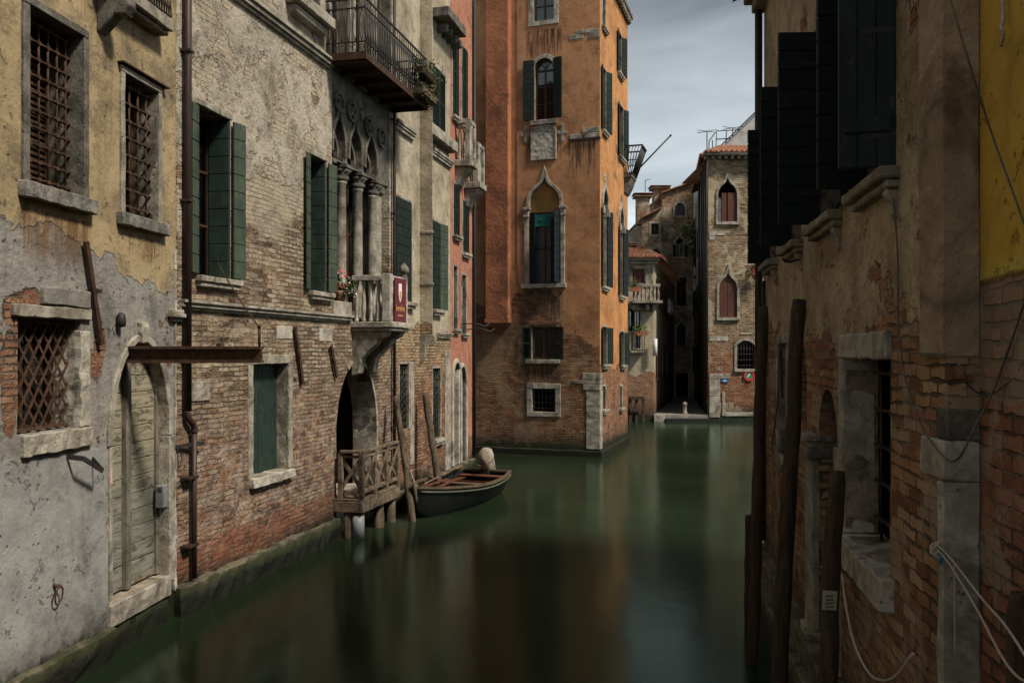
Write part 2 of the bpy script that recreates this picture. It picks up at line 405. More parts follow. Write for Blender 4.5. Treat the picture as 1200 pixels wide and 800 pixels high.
joinery_pale = simple('pale_window_joinery', (.16, .13, .10), (.28, .24, .19), 9, .7, .003)
lace = simple('lace_curtain', (.16, .16, .155), (.46, .46, .44), 26, .9, .002)
curtain_grey = simple('grey_curtain', (.40, .41, .41), (.62, .63, .62), 5, .9, .006, stretch=(14, 1, .1))
white_cloth = simple('white_cloth', (.5, .5, .48), (.68, .68, .66), 4, .9, .004)
cable_grey = simple('grey_cable', (.07, .066, .06), (.13, .12, .11), 20, .7, .001)
rope_pale = simple('pale_rope', (.34, .31, .26), (.55, .51, .44), 60, .9, .004)
blue_cord = simple('blue_cord', (.03, .18, .32), (.05, .28, .42), 40, .8, .002)
interior = simple('darkened_room', (.010, .008, .006), (.02, .016, .012), 3, .9, .002)  # near-black: the darkness of unlit rooms is put into the colour
terracotta = simple('terracotta', (.25, .085, .04), (.40, .17, .09), 8, .85, .005)
grey_plastic = simple('grey_metal_box', (.20, .21, .22), (.27, .28, .29), 5, .5, .001, spec=.4)
pink_paper = simple('pink_paper', (.6, .3, .34), (.68, .38, .42), 8, .9, .001)
maroon = simple('maroon_banner_cloth', (.085, .014, .02), (.13, .024, .034), 12, .85, .002)
gold_print = simple('gold_print', (.45, .26, .06), (.52, .32, .09), 20, .8, .001)
white_print = simple('white_print', (.66, .64, .6), (.75, .73, .69), 20, .8, .001)
hull_paint = simple('dark_hull_paint', (.003, .004, .004), (.008, .009, .008), 5, .6, .003, spec=.2)
boat_rim = simple('boat_gunwale_wood', (.05, .034, .022), (.13, .095, .06), 9, .6, .004, stretch=(1, .3, 1))
boat_wood = simple('boat_red_wood', (.055, .019, .010), (.13, .052, .028), 8, .6, .004, stretch=(1, .3, 1))
tarp = simple('motor_cover_cloth', (.16, .135, .10), (.33, .285, .22), 5, .9, .014)
leaf_mat = simple('plant_leaves', (.022, .045, .010), (.07, .11, .025), 30, .7, .001)
leaf_pale = simple('bright_plant_leaves', (.05, .10, .01), (.12, .18, .03), 30, .7, .001)
red_petal = simple('red_petals', (.42, .012, .018), (.55, .03, .04), 40, .7, .001)
white_petal = simple('white_petals', (.6, .57, .55), (.75, .72, .7), 40, .7, .001)
sign_blue = simple('blue_sign_enamel', (.01, .10, .32), (.015, .13, .38), 10, .4, .0005)
sign_red = simple('red_sign_enamel', (.48, .02, .015), (.55, .035, .03), 10, .4, .0005)
sign_green = simple('green_sign_face', (.03, .16, .08), (.05, .22, .12), 10, .5, .0005)
flag_stone = simple('paving_stone', (.16, .15, .13), (.28, .26, .225), 2, .8, .006, stain=(.10, .09, .08))

def glass_mat():
    t = NT('window_glass'); p = t.n('ShaderNodeBsdfPrincipled'); p.inputs['Base Color'].default_value = (.012, .014, .015, 1); p.inputs['Roughness'].default_value = .06
    tr = t.n('ShaderNodeBsdfTransparent'); tr.inputs[0].default_value = (.75, .78, .78, 1)
    lw = t.n('ShaderNodeFresnel'); lw.inputs[0].default_value = 1.5
    g = t.n('ShaderNodeBsdfGlossy'); g.inputs['Roughness'].default_value = .04
    o, x, y, z = t.coords(); b = t.n('ShaderNodeBump'); b.inputs['Distance'].default_value = .004; t.put(b.inputs['Height'], t.noise(o, 2.5, 2)); t.t.links.new(b.outputs[0], g.inputs['Normal'])
    m = t.n('ShaderNodeMixShader'); t.put(m.inputs[0], t.math('ADD', lw.outputs[0], .05)); t.t.links.new(tr.outputs[0], m.inputs[1]); t.t.links.new(g.outputs[0], m.inputs[2])
    out = t.n('ShaderNodeOutputMaterial'); t.t.links.new(m.outputs[0], out.inputs[0]); return t.m
glass = glass_mat()

def door_mat():
    """boarded door: chalky paint worn off in patches"""
    t = NT('peeling_door_paint'); o, x, y, z = t.coords()
    v = t.xyz(t.mul(x, 1.0), y, t.mul(z, 2.6)); n = t.noise(v, 5, 8, .72, .8); f = t.noise(o, 40, 4); g = t.noise(t.xyz(x, y, t.mul(z, 9)), 3, 5)
    low = t.step(t.add(z, t.mul(t.sub(n, .5), 1.6)), 2.6, 1.2)
    paint = t.mix(low, t.mix(t.step(g, .35, .65), (.20, .175, .12), (.31, .275, .20)), t.mix(t.step(g, .35, .65), (.13, .135, .105), (.22, .22, .175)))
    bare = t.step(n, .56, .60)
    c = t.mix(bare, paint, t.mix(f, (.06, .07, .045), (.13, .115, .075)))
    rustm = t.mul(t.step(t.add(z, t.mul(t.sub(n, .5), .5)), .72, .55), t.step(n, .45, .55)); c = t.mix(rustm, c, (.13, .05, .02))
    return t.finish(c, .85, t.add(t.mul(t.sub(1.0, bare), .003), t.mul(f, .002)), .25)
door_paint = door_mat()

def tile_mat():
    t = NT('roof_tiles'); o, x, y, z = t.coords(); n = t.noise(o, 3.5, 5, .7); n2 = t.noise(o, .9, 4); v = t.vor(o, 5.5, 'F1', 1)
    sp = t.n('ShaderNodeSeparateColor'); t.t.links.new(v, sp.inputs[0])
    c = t.ramp(t.add(t.mul(n, .5), t.mul(sp.outputs[0], .5)), [(.2, (.15, .06, .034)), (.5, (.27, .115, .065)), (.75, (.35, .19, .12)), (.95, (.10, .062, .045))])
    c = t.mix(t.mul(t.step(n2, .5, .68), .6), c, (.10, .08, .055)); return t.finish(c, .9, t.mul(n, .01), .2)
tiles = tile_mat()

def water_mat():
    t = NT('canal_water'); o, x, y, z = t.coords()
    n1 = t.noise(t.xyz(t.mul(x, .55), t.mul(y, .35), 0.0), 1.6, 3, .5); n2 = t.noise(t.xyz(x, t.mul(y, .7), 2.0), 5.0, 3, .5); n3 = t.noise(o, .16, 3)
    c = t.mix(t.step(n3, .35, .65), (.010, .017, .008), (.017, .028, .013))
    # silty water smoothed by a long exposure: green murk below, a soft and slightly green mirror on top
    b = t.n('ShaderNodeBump'); b.inputs['Distance'].default_value = 1; t.put(b.inputs['Height'], t.add(t.mul(n1, .008), t.mul(n2, .0012)))
    df = t.n('ShaderNodeBsdfDiffuse'); t.put(df.inputs['Color'], c); gl = t.n('ShaderNodeBsdfGlossy'); gl.inputs['Color'].default_value = (.70, .88, .78, 1); t.put(gl.inputs['Roughness'], t.fmix(n3, .14, .19)); t.t.links.new(b.outputs[0], gl.inputs['Normal'])
    fr = t.n('ShaderNodeFresnel'); fr.inputs[0].default_value = 1.33; t.t.links.new(b.outputs[0], fr.inputs['Normal'])
    m = t.n('ShaderNodeMixShader'); t.t.links.new(fr.outputs[0], m.inputs[0]); t.t.links.new(df.outputs[0], m.inputs[1]); t.t.links.new(gl.outputs[0], m.inputs[2])
    out = t.n('ShaderNodeOutputMaterial'); t.t.links.new(m.outputs[0], out.inputs[0]); return t.m
water_m = water_mat()

# weathered walls
m_A = wall_mat('ochre_house_wall', [(.16, .07, .04), (.26, .13, .075), (.33, .22, .13)], (.28, .24, .18), seed=1, row=.07, streak=.55, damp=(.3, .75), erode=2.0, drips=[(7.2, 8.3, 4.60, .55, (.16, .085, .035)), (8.95, 9.75, 4.6, .35, (.15, .085, .04))], layers=[
    dict(cols=[(.085, .08, .072), (.20, .19, .172), (.29, .277, .25), (.16, .152, .136)], cscale=2.2, thr=.30, scale=1.5, seed=2, hole=.62, hscale=1.6, thick=.03, wave=.045, grain=.012, blobs=[(7.35, 3.62, .34, .22), (7.1, 3.0, .12, .5), (8.45, 3.35, .10, .28)]),
    dict(cols=[(.125, .125, .123), (.235, .235, .23), (.305, .30, .285), (.18, .178, .172)], z0=2.28, dir=-1, k=.16, scale=1.6, seed=3, thick=.045, wave=.03, grain=.005, hole=.66, hscale=2.4, cscale=2.0),
    dict(cols=[(.11, .088, .06), (.25, .192, .112), (.38, .295, .165), (.19, .145, .09), (.32, .24, .13)], z0=5.66, slope=.168, k=.42, scale=2.2, chip=3.2, seed=4, thick=.055, wave=.03, grain=.006, cscale=1.3, lip=(.38, .33, .24), edge=.012)])
m_B = wall_mat('palace_wall', [(.11, .052, .03), (.235, .118, .062), (.30, .185, .108), (.15, .085, .05), (.38, .285, .185)], (.27, .23, .175), seed=5, row=.068, erode=3.0, grime=.75, foot=(.80, (.17, .035, .02), (.25, .06, .03)), streak=.45, damp=(.3, .7),
    bricks_hi=[(.19, .12, .075), (.31, .235, .155), (.39, .32, .23), (.28, .20, .135), (.18, .095, .06)], z_hi=(1.8, 3.3), salt=(.95, 2.7, (.42, .365, .32)), layers=[
    dict(cols=[(.28, .235, .17), (.44, .385, .295), (.25, .20, .14)], z0=4.9, k=1.9, scale=1.1, seed=6, alpha=.75, cover=.45, thick=.016, wave=.01, grain=.01, hole=.62, crack=0),
    dict(cols=[(.11, .092, .068), (.25, .213, .162), (.43, .385, .31), (.20, .17, .128), (.35, .305, .235)], z0=6.0, k=1.3, scale=1.1, seed=7, thick=.035, wave=.08, grain=.02, hole=.55, hscale=1.7, cscale=1.3)])
m_C = wall_mat('narrow_house_wall', [(.15, .055, .032), (.24, .10, .058), (.28, .16, .095), (.33, .22, .14)], (.28, .235, .17), seed=9, row=.068, erode=2.2, streak=.55, damp=(.3, .7),
    bricks_hi=[(.32, .2, .1), (.40, .29, .17), (.42, .33, .2)], z_hi=(2.0, 3.6), layers=[
    dict(cols=[(.14, .115, .078), (.29, .245, .175), (.44, .385, .29), (.22, .185, .13)], z0=3.7, k=.9, scale=1.0, seed=10, thick=.025, wave=.05, grain=.012, hole=.66)])
m_D = wall_mat('pink_house_wall', [(.22, .09, .05), (.3, .14, .08)], (.3, .25, .18), seed=12, streak=.5, layers=[
    dict(cols=[(.29, .12, .075), (.38, .17, .11), (.41, .20, .135)], z0=1.0, k=.5, scale=1.2, seed=13, thick=.02, wave=.015, grain=.004, hole=.72, crack=0)])
m_E = wall_mat('orange_palace_wall', [(.15, .062, .034), (.25, .115, .058), (.31, .18, .095), (.18, .088, .048)], (.26, .205, .135), seed=15, row=.075, streak=.7, grime=.7, damp=(.3, 1.0), drips=[(-2.5, -1.2, 10.35, 1.3, (.06, .032, .02)), (-2.5, -1.15, 5.2, 1.1, (.07, .045, .03)), (-2.45, -1.2, 13.45, 1.2, (.06, .032, .02)), (-1.1, -.1, 10.0, 1.5, (.07, .036, .022)), (-2.5, -1.2, 2.85, .8, (.05, .035, .025))], layers=[
    dict(cols=[(.23, .155, .085), (.28, .20, .12)], thr=.56, scale=.8, seed=18, alpha=.5, cover=.4, thick=.012, wave=.01, crack=0, edge=.05),
    dict(cols=[(.18, .088, .046), (.37, .178, .085), (.47, .245, .122), (.29, .135, .062)], z0=3.5, slope=.33, k=.6, scale=1.2, blobs=[(-2.1, 4.5, .85, .75)], seed=16, thick=.03, wave=.03, grain=.005, cscale=.8, chip=2.2, lip=(.33, .23, .13), edge=.015)])
m_E2 = wall_mat('orange_palace_side', [(.2, .08, .04), (.3, .14, .07), (.36, .22, .12)], (.32, .26, .18), seed=21, row=.075, streak=.75, grime=.75,  damp=(.3, 1.0), layers=[
    dict(cols=[(.27, .12, .048), (.45, .20, .075), (.53, .265, .105), (.36, .16, .06)], z0=2.75, k=.5, scale=.9, seed=22, thick=.03, wave=.03, crack=0, hole=.67, hscale=.8)])
flue_red = simple('red_flue_plaster', (.24, .088, .045), (.38, .15, .072), 1.6, .9, .03, stain=(.13, .055, .032))
m_G = wall_mat('corner_house_wall', [(.24, .12, .07), (.34, .20, .12)], (.34, .28, .2), seed=25, row=.09, streak=.6, damp=(.4, 1.2), layers=[
    dict(cols=[(.25, .20, .14), (.38, .32, .23), (.46, .39, .29)], z0=2.2, k=.8, scale=.9, seed=26, thick=.02, wave=.04, hole=.7)])
m_H = wall_mat('brick_house_wall', [(.21, .12, .075), (.33, .22, .135), (.42, .31, .2)], (.32, .26, .18), seed=28, row=.10, streak=.5, damp=(.4, 1.2), layers=[
    dict(cols=[(.32, .26, .18), (.44, .37, .27)], thr=.55, scale=.6, seed=29, alpha=.7, cover=.6, thick=.015, crack=0)])
m_I = wall_mat('gothic_house_wall', [(.21, .075, .04), (.29, .14, .078), (.35, .21, .12)], (.34, .27, .19), seed=31, erode=2.0, row=.085, streak=.5, damp=(.4, 1.0),
    bricks_hi=[(.20, .13, .08), (.33, .24, .15), (.42, .32, .21), (.16, .105, .065)], z_hi=(3.0, 4.2), layers=[
    dict(cols=[(.27, .215, .145), (.38, .305, .21), (.44, .36, .255)], thr=.55, scale=.55, seed=32, alpha=.75, cover=.6, thick=.015, wave=.02, crack=0)])
m_R = wall_mat('shaded_house_wall', [(.17, .07, .035), (.29, .135, .07), (.38, .225, .12), (.44, .32, .20)], (.36, .29, .2), seed=35, row=.078, bw=.25, streak=.6, damp=(.7, 1.3), erode=1.3, jag=.28, layers=[
    dict(cols=[(.20, .16, .105), (.33, .27, .18), (.25, .195, .125)], thr=.56, scale=1.9, seed=44, alpha=.7, cover=.7, thick=.012, wave=.02, grain=.012, edge=.04),
    dict(cols=[(.15, .115, .072), (.34, .265, .165), (.50, .41, .28), (.25, .19, .115)], z0=3.5, k=.8, scale=1.5, seed=36, thick=.045, wave=.10, grain=.02, scab=.03, hole=.62, hscale=1.6, cscale=1.4, chip=3.0, edge=.012)])
m_J = wall_mat('yellow_house_wall', [(.20, .08, .05), (.31, .13, .075), (.36, .19, .12)], (.36, .30, .23), seed=38, row=.085, bw=.24, streak=.45, damp=(.7, 1.3), erode=1.1, jag=.25, layers=[
    dict(cols=[(.22, .16, .11), (.33, .27, .2)], thr=.54, scale=1.9, seed=45, alpha=.7, cover=.6, thick=.010, wave=.02, grain=.012, edge=.04),
    dict(cols=[(.22, .20, .165), (.30, .26, .2)], z0=3.05, k=.35, scale=1.4, seed=40, alpha=.5, cover=.5, thick=.012, crack=0),
    dict(cols=[(.36, .225, .035), (.54, .345, .052), (.60, .40, .075)], z0=3.62, k=.06, scale=1.2, seed=39, thick=.04, wave=.02, grain=.004, crack=0, cscale=.8)])
pier_plaster = simple('brown_pier_plaster', (.24, .185, .12), (.38, .30, .20), 2.0, .9, .05, stain=(.085, .062, .042), pits=5, detail=9)
reveal_plaster = simple('stained_reveal_plaster', (.13, .105, .075), (.33, .28, .21), 3.5, .9, .04, stain=(.05, .042, .032), pits=9, detail=9)
# ------------------------------------------------------------------ building kit
def wall(F, par, u0, u1, z0, z1, holes, mats, T=4.0, sides='lrtb', name='wall', jag=.012, top=None):
    """front plate with openings and reveals, plus side, top and back faces of the block; top(u) optional polygon"""
    mb = MB(); outline = top if top else rect(u0, u1, z0, z1); hp = [h[0] for h in holes]
    ov, tris = tri_with_holes(outline, hp)
    ids = [mb.vert(p.x, p.y, 0) for p in ov]
    for t in tris: mb.face([ids[i] for i in t])
    for h in holes:
        poly, d = h[0], h[1]; mb.mi = h[2] if len(h) > 2 else 0
        a = [mb.vert(u, z, 0) for u, z in poly]; b = [mb.vert(u, z, -d) for u, z in poly]; n = len(poly)
        for k in range(n): mb.face((a[k], b[k], b[(k + 1) % n], a[(k + 1) % n]))
        mb.mi = 0
    n = len(outline); a = [mb.vert(u, z, 0) for u, z in outline]; b = [mb.vert(u, z, -T) for u, z in outline]
    for k in range(n):
        (ua, za), (ub, zb) = outline[k], outline[(k + 1) % n]
        if abs(za - z0) < .01 and abs(zb - z0) < .01: continue
        if abs(ua - u0) < .01 and abs(ub - u0) < .01 and 'l' not in sides: continue
        if abs(ua - u1) < .01 and abs(ub - u1) < .01 and 'r' not in sides: continue
        mb.face((a[k], b[k], b[(k + 1) % n], a[(k + 1) % n]))
    if 'b' in sides: mb.face(b[::-1])
    return build(name, mb, mats, par, F, fixn=False)

def casement(F, par, u0, u1, z0, z1, w, mat=None, cols=2, rows=3, arch=None, bar=.03, fr=.05, curtain=None, cur_w=.08, name='window', pane=True, cur=None):
    """wooden window set in a reveal: frame and glazing bars, glass pane, perhaps a curtain behind"""
    mat = mat or joinery; mb = MB()
    zt = arch if arch else z1
    mb.box(u0, u0 + fr, z0, zt, w - .03, w + .03); mb.box(u1 - fr, u1, z0, zt, w - .03, w + .03)
    mb.box(u0 + fr, u1 - fr, z0, z0 + fr, w - .028, w + .028); mb.box(u0 + fr, u1 - fr, zt - fr, zt, w - .028, w + .028)
    for k in range(1, cols):
        u = u0 + (u1 - u0) * k / cols; mb.box(u - bar * .8, u + bar * .8, z0 + fr, zt - fr, w - .022, w + .022)
    for k in range(1, rows):
        z = z0 + (zt - z0) * k / rows; mb.box(u0 + fr, u1 - fr, z - bar / 2, z + bar / 2, w - .018, w + .018)
    o = build(name, mb, mat, par, F)
    if pane:
        g = MB(); g.box(u0 + .01, u1 - .01, z0 + .01, z1 - .01, w - .012, w - .006); build('pane', g, glass, o, F)
    if curtain:
        g = MB(); cu0, cu1 = cur if cur else (u0, u1); n = 40
        pts = [(cu0 + (cu1 - cu0) * k / n, w - cur_w + .02 * math.sin(k * 1.9) + .012 * math.sin(k * .7)) for k in range(n + 1)]
        r0 = [g.vert(u, z0 + .03, q) for u, q in pts]; r1 = [g.vert(u, z1 - .03, q) for u, q in pts]
        r2 = [g.vert(u, z1 - .03, q - .006) for u, q in pts]; r3 = [g.vert(u, z0 + .03, q - .006) for u, q in pts]
        g.smooth = True
        for k in range(n): g.face((r0[k], r0[k + 1], r1[k + 1], r1[k])); g.face((r2[k], r2[k + 1], r3[k + 1], r3[k]))
        build('curtain', g, curtain, o, F)
    return o

def surround(F, par, inner, t, w0, w1, mat, closed=False, tt=None, name='stone_frame', bevel=.008, rough=None):
    """stone frame round an opening polyline; tt = extra at the crown"""
    c = sum(p[0] for p in inner) / len(inner); zb = min(p[1] for p in inner); n = len(inner); outer = []
    for k, (u, z) in enumerate(inner):
        a = Vector(inner[max(0, k - 1)] if not closed else inner[k - 1]); b = Vector(inner[min(n - 1, k + 1)] if not closed else inner[(k + 1) % n])
        d = (b - a)
        if d.length < 1e-6: d = Vector((1, 0))
        d.normalize(); nn = Vector((-d.y, d.x))
        if nn.dot(Vector((u - c, z - zb + .001)) - Vector((0, (max(p[1] for p in inner) - zb) * .35))) < 0: nn = -nn
        outer.append((u + nn.x * t, z + nn.y * t))
    if closed is False and tt:
        k = max(range(n), key=lambda i: inner[i][1]); outer[k] = (inner[k][0], inner[k][1] + tt)
    mb = MB(); mb.strip(inner, outer, w0, w1, closed); return build(name, mb, mat, par, F, bevel=bevel, rough=rough)

def frame4(F, par, u0, u1, z0, z1, t, w0, w1, mat, name='stone_frame', bottom=True, tb=None, bevel=.008, rough=None):
    mb = MB(); tb = t if tb is None else tb
    mb.box(u0 - t, u0, z0, z1, w0, w1); mb.box(u1, u1 + t, z0, z1, w0, w1)
    mb.box(u0 - t, u1 + t, z1 + .001, z1 + t, w0, w1 + .003)
    if bottom: mb.box(u0 - t, u1 + t, z0 - tb, z0 - .001, w0, w1 + .003)
    return build(name, mb, mat, par, F, bevel=bevel, rough=rough)

def slab(F, par, name, u0, u1, z0, z1, w0, w1, mat, bevel=.01, rough=None, seed=0):
    mb = MB(); mb.box(u0, u1, z0, z1, w0, w1); return build(name, mb, mat, par, F, bevel=bevel, rough=rough, seed=seed)

def moulding(F, par, name, u0, u1, z0, h, p, mat, steps=((0, .35, .55), (.37, .62, .8), (.64, 1, 1.0)), bevel=.006, w0=-.01):
    mb = MB()
    for a, b, q in steps: mb.box(u0, u1, z0 + a * h, z0 + b * h, w0, p * q)
    return build(name, mb, mat, par, F, bevel=bevel)

def sill(F, par, u0, u1, z, h, p, mat, w0=-.08, seed=0, brackets=False):
    mb = MB(); mb.box(u0, u1, z - h * .55, z, w0, p); mb.box(u0 + .02, u1 - .02, z - h, z - h * .56, w0, p * .72)
    return build('sill', mb, mat, par, F, bevel=.008, rough=(.16, .006), seed=seed)

def leaf(F, par, h, e, z0, z1, mat, n=9, thick=.032, name='shutter', kind='boards', arch=0):
    """shutter leaf from hinge h=(u,w) to free edge e=(u,w)"""
    H = Vector((h[0], -h[1], 0)); E = Vector((e[0], -e[1], 0)); d = (E - H); W = d.length; d.normalize(); nn = Vector((-d.y, d.x, 0)); mb = MB()
    def bx(a, b, za, zb, ta, tb):
        i = [mb.vw(H + d * q + nn * r + Vector((0, 0, zz))) for q in (a, b) for zz in (za, zb) for r in (ta, tb)]
        for q in ((0, 1, 3, 2), (4, 6, 7, 5), (0, 4, 5, 1), (2, 3, 7, 6), (0, 2, 6, 4), (1, 5, 7, 3)): mb.face([i[k] for k in q])
    t = thick / 2
    if kind == 'boards':
        bx(.008, W - .008, z0 + .01, z1 - .01, -t * .45, t * .45)
        for k in range(n):
            a = z0 + (z1 - z0) * k / n; b = z0 + (z1 - z0) * (k + 1) / n
            bx(0, W, a + .006, b - .006, -t, t)
    elif kind == 'louvre':
        f = .05
        bx(0, f, z0, z1, -t, t); bx(W - f, W, z0, z1, -t, t); bx(f, W - f, z0, z0 + f * 1.4, -t, t); bx(f, W - f, z1 - f, z1, -t, t)
        zm = (z0 + z1) / 2; bx(f, W - f, zm - f / 2, zm + f / 2, -t, t)
        m = max(4, int((z1 - z0) / .065))
        for k in range(m):
            a = z0 + f + (z1 - z0 - 2 * f) * (k + .1) / m
            P = [(f, a, -t * .8), (f, a + .05, t * .8), (W - f, a + .05, t * .8), (W - f, a, -t * .8)]
            i = [mb.vw(H + d * q + nn * r + Vector((0, 0, zz))) for q, zz, r in P]; mb.face(i)
            i = [mb.vw(H + d * q + nn * r + Vector((0, 0, zz + .008))) for q, zz, r in P]; mb.face(i[::-1])
    else:                                                # flush planks with ledges
        m = max(2, round(W / .11))
        for k in range(m): bx(W * k / m + .0015, W * (k + 1) / m - .0015, z0, z1, -t, t)
        for zz in (z0 + (z1 - z0) * .15, z0 + (z1 - z0) * .8): bx(.03, W - .03, zz - .05, zz + .05, t + .001, t + .022)
    return build(name, mb, mat, par, F, bevel=.004 if kind != 'louvre' else 0)

def straps(F, par, h, e, zs, mat):
    H = Vector((h[0], -h[1], 0)); E = Vector((e[0], -e[1], 0)); d = (E - H).normalized()
    for z in zs:
        mb = MB(); mb.bar(H + Vector((0, 0, z)) - d * .01, H + d * .2 + Vector((0, 0, z)), .05, .035); build('hinge', mb, mat, par, F)

def grid_grille(F, par, u0, u1, z0, z1, w, nu, nz, mat, r=.012, name='grille'):
    mb = MB()
    for k in range(nu):
        u = u0 + (u1 - u0) * (k + .5) / nu; mb.tube([(u, -w, z0 - .02), (u, -w, z1 + .02)], r, 6)
    for k in range(nz):
        z = z0 + (z1 - z0) * (k + .6) / nz; mb.bar((u0 - .02, -w, z), (u1 + .02, -w, z), r * 2.6, r * 1.3)
        for j in range(nu):
            u = u0 + (u1 - u0) * (j + .5) / nu; mb.box(u - r * 1.7, u + r * 1.7, z - r * 1.7, z + r * 1.7, w - r * 1.5, w + r * 1.5)
    return build(name, mb, mat, par, F)

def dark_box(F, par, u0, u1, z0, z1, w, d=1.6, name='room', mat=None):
    """box behind an opening, its dimness put into a near-black colour"""
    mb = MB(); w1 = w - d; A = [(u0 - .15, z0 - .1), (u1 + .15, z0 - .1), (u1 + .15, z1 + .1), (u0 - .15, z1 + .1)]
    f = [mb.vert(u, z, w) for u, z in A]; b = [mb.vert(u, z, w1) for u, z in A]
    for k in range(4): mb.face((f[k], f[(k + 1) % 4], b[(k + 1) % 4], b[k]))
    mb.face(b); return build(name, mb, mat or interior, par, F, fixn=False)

def leaves(mb, c, rx, ry, rz, n, size, rnd, droop=0):
    """many small leaf faces in an uneven volume"""
    cl = [(Vector((rnd.gauss(0, .45) * rx, rnd.gauss(0, .45) * ry, rnd.gauss(0, .45) * rz)), rnd.uniform(.25, .6)) for _ in range(max(4, n // 40))]
    for _ in range(n):
        cc, s = rnd.choice(cl); p = Vector(c) + cc + Vector((rnd.gauss(0, s) * rx, rnd.gauss(0, s) * ry, rnd.gauss(0, s) * rz - droop * rnd.random())) * .6
        a = Vector((rnd.uniform(-1, 1), rnd.uniform(-1, 1), rnd.uniform(-1, 1))).normalized(); b = a.cross(Vector((rnd.uniform(-1, 1), rnd.uniform(-1, 1), rnd.uniform(-.3, 1)))).normalized()
        L = size * rnd.uniform(.6, 1.3); W = L * .45
        mb.quad(p, p + a * L * .5 + b * W, p + a * L, p + a * L * .5 - b * W)

def rail_baluster(mb, u, w, z0, z1, r=.05, n=10):
    H = z1 - z0
    mb.lathe([(r * .9, 0), (r * .9, .06 * H), (r * .6, .09 * H), (r * .75, .2 * H), (r, .34 * H), (r * .8, .5 * H), (r * .5, .72 * H), (r * .48, .84 * H), (r * .7, .88 * H), (r * .9, .93 * H), (r * .9, H)], (u, -w, z0), n)

def roof_tiles(mb, p00, p10, p01, p11, n, rows, r=.07):
    """barrel tiles between eave p00-p10 and ridge p01-p11 (raw xyz)"""
    p00, p10, p01, p11 = map(Vector, (p00, p10, p01, p11)); seg = 6
    up = (p10 - p00).cross(p01 - p00).normalized()
    if up.z < 0: up = -up
    for i in range(n):
        for j in range(rows):
            t0, t1 = j / rows, (j + 1.12) / rows; rings = []
            for t, lift in ((t0, .02), (min(t1, 1), .0)):
                a0 = p00.lerp(p01, t); a1 = p10.lerp(p11, t); c0 = a0.lerp(a1, i / n); c1 = a0.lerp(a1, (i + 1) / n)
                rings.append([mb.vw(c0.lerp(c1, q / seg) + up * (lift + r * math.sin(math.pi * q / seg) + (0.0 if 0 < q < seg else -.02))) for q in range(seg + 1)])
            for q in range(seg): mb.face((rings[0][q], rings[0][q + 1], rings[1][q + 1], rings[1][q]))
            mid = [rings[0][q] for q in range(seg + 1)]; mb.face(mid)
# ------------------------------------------------------------------ setting: water, ground under it
FB = foot(13.33, 6.5)
uAB = FB.u(206)
_p = FB.world(uAB, 0)
FA = foot(6.56, _p.length * math.sin(math.atan2(-_p.x, _p.y) + R(6.56)))
mb = MB(); mb.quad((-300, -200, 0), (300, -200, 0), (300, 400, 0), (-300, 400, 0)); structure(build('water', mb, water_m, fixn=False))
mb = MB(); mb.quad((-600, -500, -2.2), (600, -500, -2.2), (600, 700, -2.2), (-600, 700, -2.2)); structure(build('ground', mb, simple('canal_mud', (.03, .03, .02), (.06, .055, .04), .4, .95), fixn=False))

# ------------------------------------------------------------------ ochre house, near left
A = thing('ochre_house', 'nearest house on the left with ochre plaster above bare grey cement', 'house', FA.world(FA.u(100), 0), -R(FA.az - 90))
FAe = FA.u(206)                                           # where it meets the palace
holes = []
def zA(px, py, w=0): return FA.z(px, py, w)
# upper barred window, nearest
a0, a1, az0, az1 = FA.u(32), FA.u(95.5), zA(32, 214), zA(32, 6)
holes.append((rect(a0, a1, az0, az1), .42, 1))
w = frame4(FA, A, a0, a1, az0, az1, .085, -.30, .035, stone_dark, name='window', bottom=False, rough=(.2, .006))
slab(FA, w, 'sill', a0 - .13, a1 + .14, az0 - .15, az0, -.1, .10, stone_sill, rough=(.12, .010), seed=1)
grid_grille(FA, w, a0, a1, az0, az1, -.13, 6, 10, rust, .011)
lv = leaf(FA, w, (a0 + .02, -.30), (a0 + .36, -.33), az0 + .02, az1 - .02, joinery, kind='louvre', name='louvred_shutter')
leaf(FA, w, (a0 + .37, -.33), (a1 - .02, -.36), az0 + .02, az1 - .02, joinery, kind='louvre', name='louvred_shutter')
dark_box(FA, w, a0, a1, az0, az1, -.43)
# second upper barred window
b0, b1, bz0, bz1 = FA.u(144.5), FA.u(184), zA(144.5, 250), zA(144.5, 86)
holes.append((rect(b0, b1, bz0, bz1), .40, 1))
w = frame4(FA, A, b0, b1, bz0, bz1, .075, -.28, .03, stone_shade, name='window', bottom=False, rough=(.2, .006))
slab(FA, w, 'sill', b0 - .14, b1 + .15, bz0 - .14, bz0, -.1, .09, stone_sill, rough=(.12, .010), seed=2)
mb = MB(); mb.box(b0 - .12, b1 + .16, bz1 + .085, bz1 + .10, 0, .08); build('drip_moulding', mb, rust_dark, w, FA)
grid_grille(FA, w, b0, b1, bz0, bz1, -.09, 4, 8, rust, .012)
casement(FA, w, b0, b1, bz0, bz1, -.33, cols=2, rows=4, name='inner_window')
dark_box(FA, w, b0, b1, bz0, bz1, -.41)
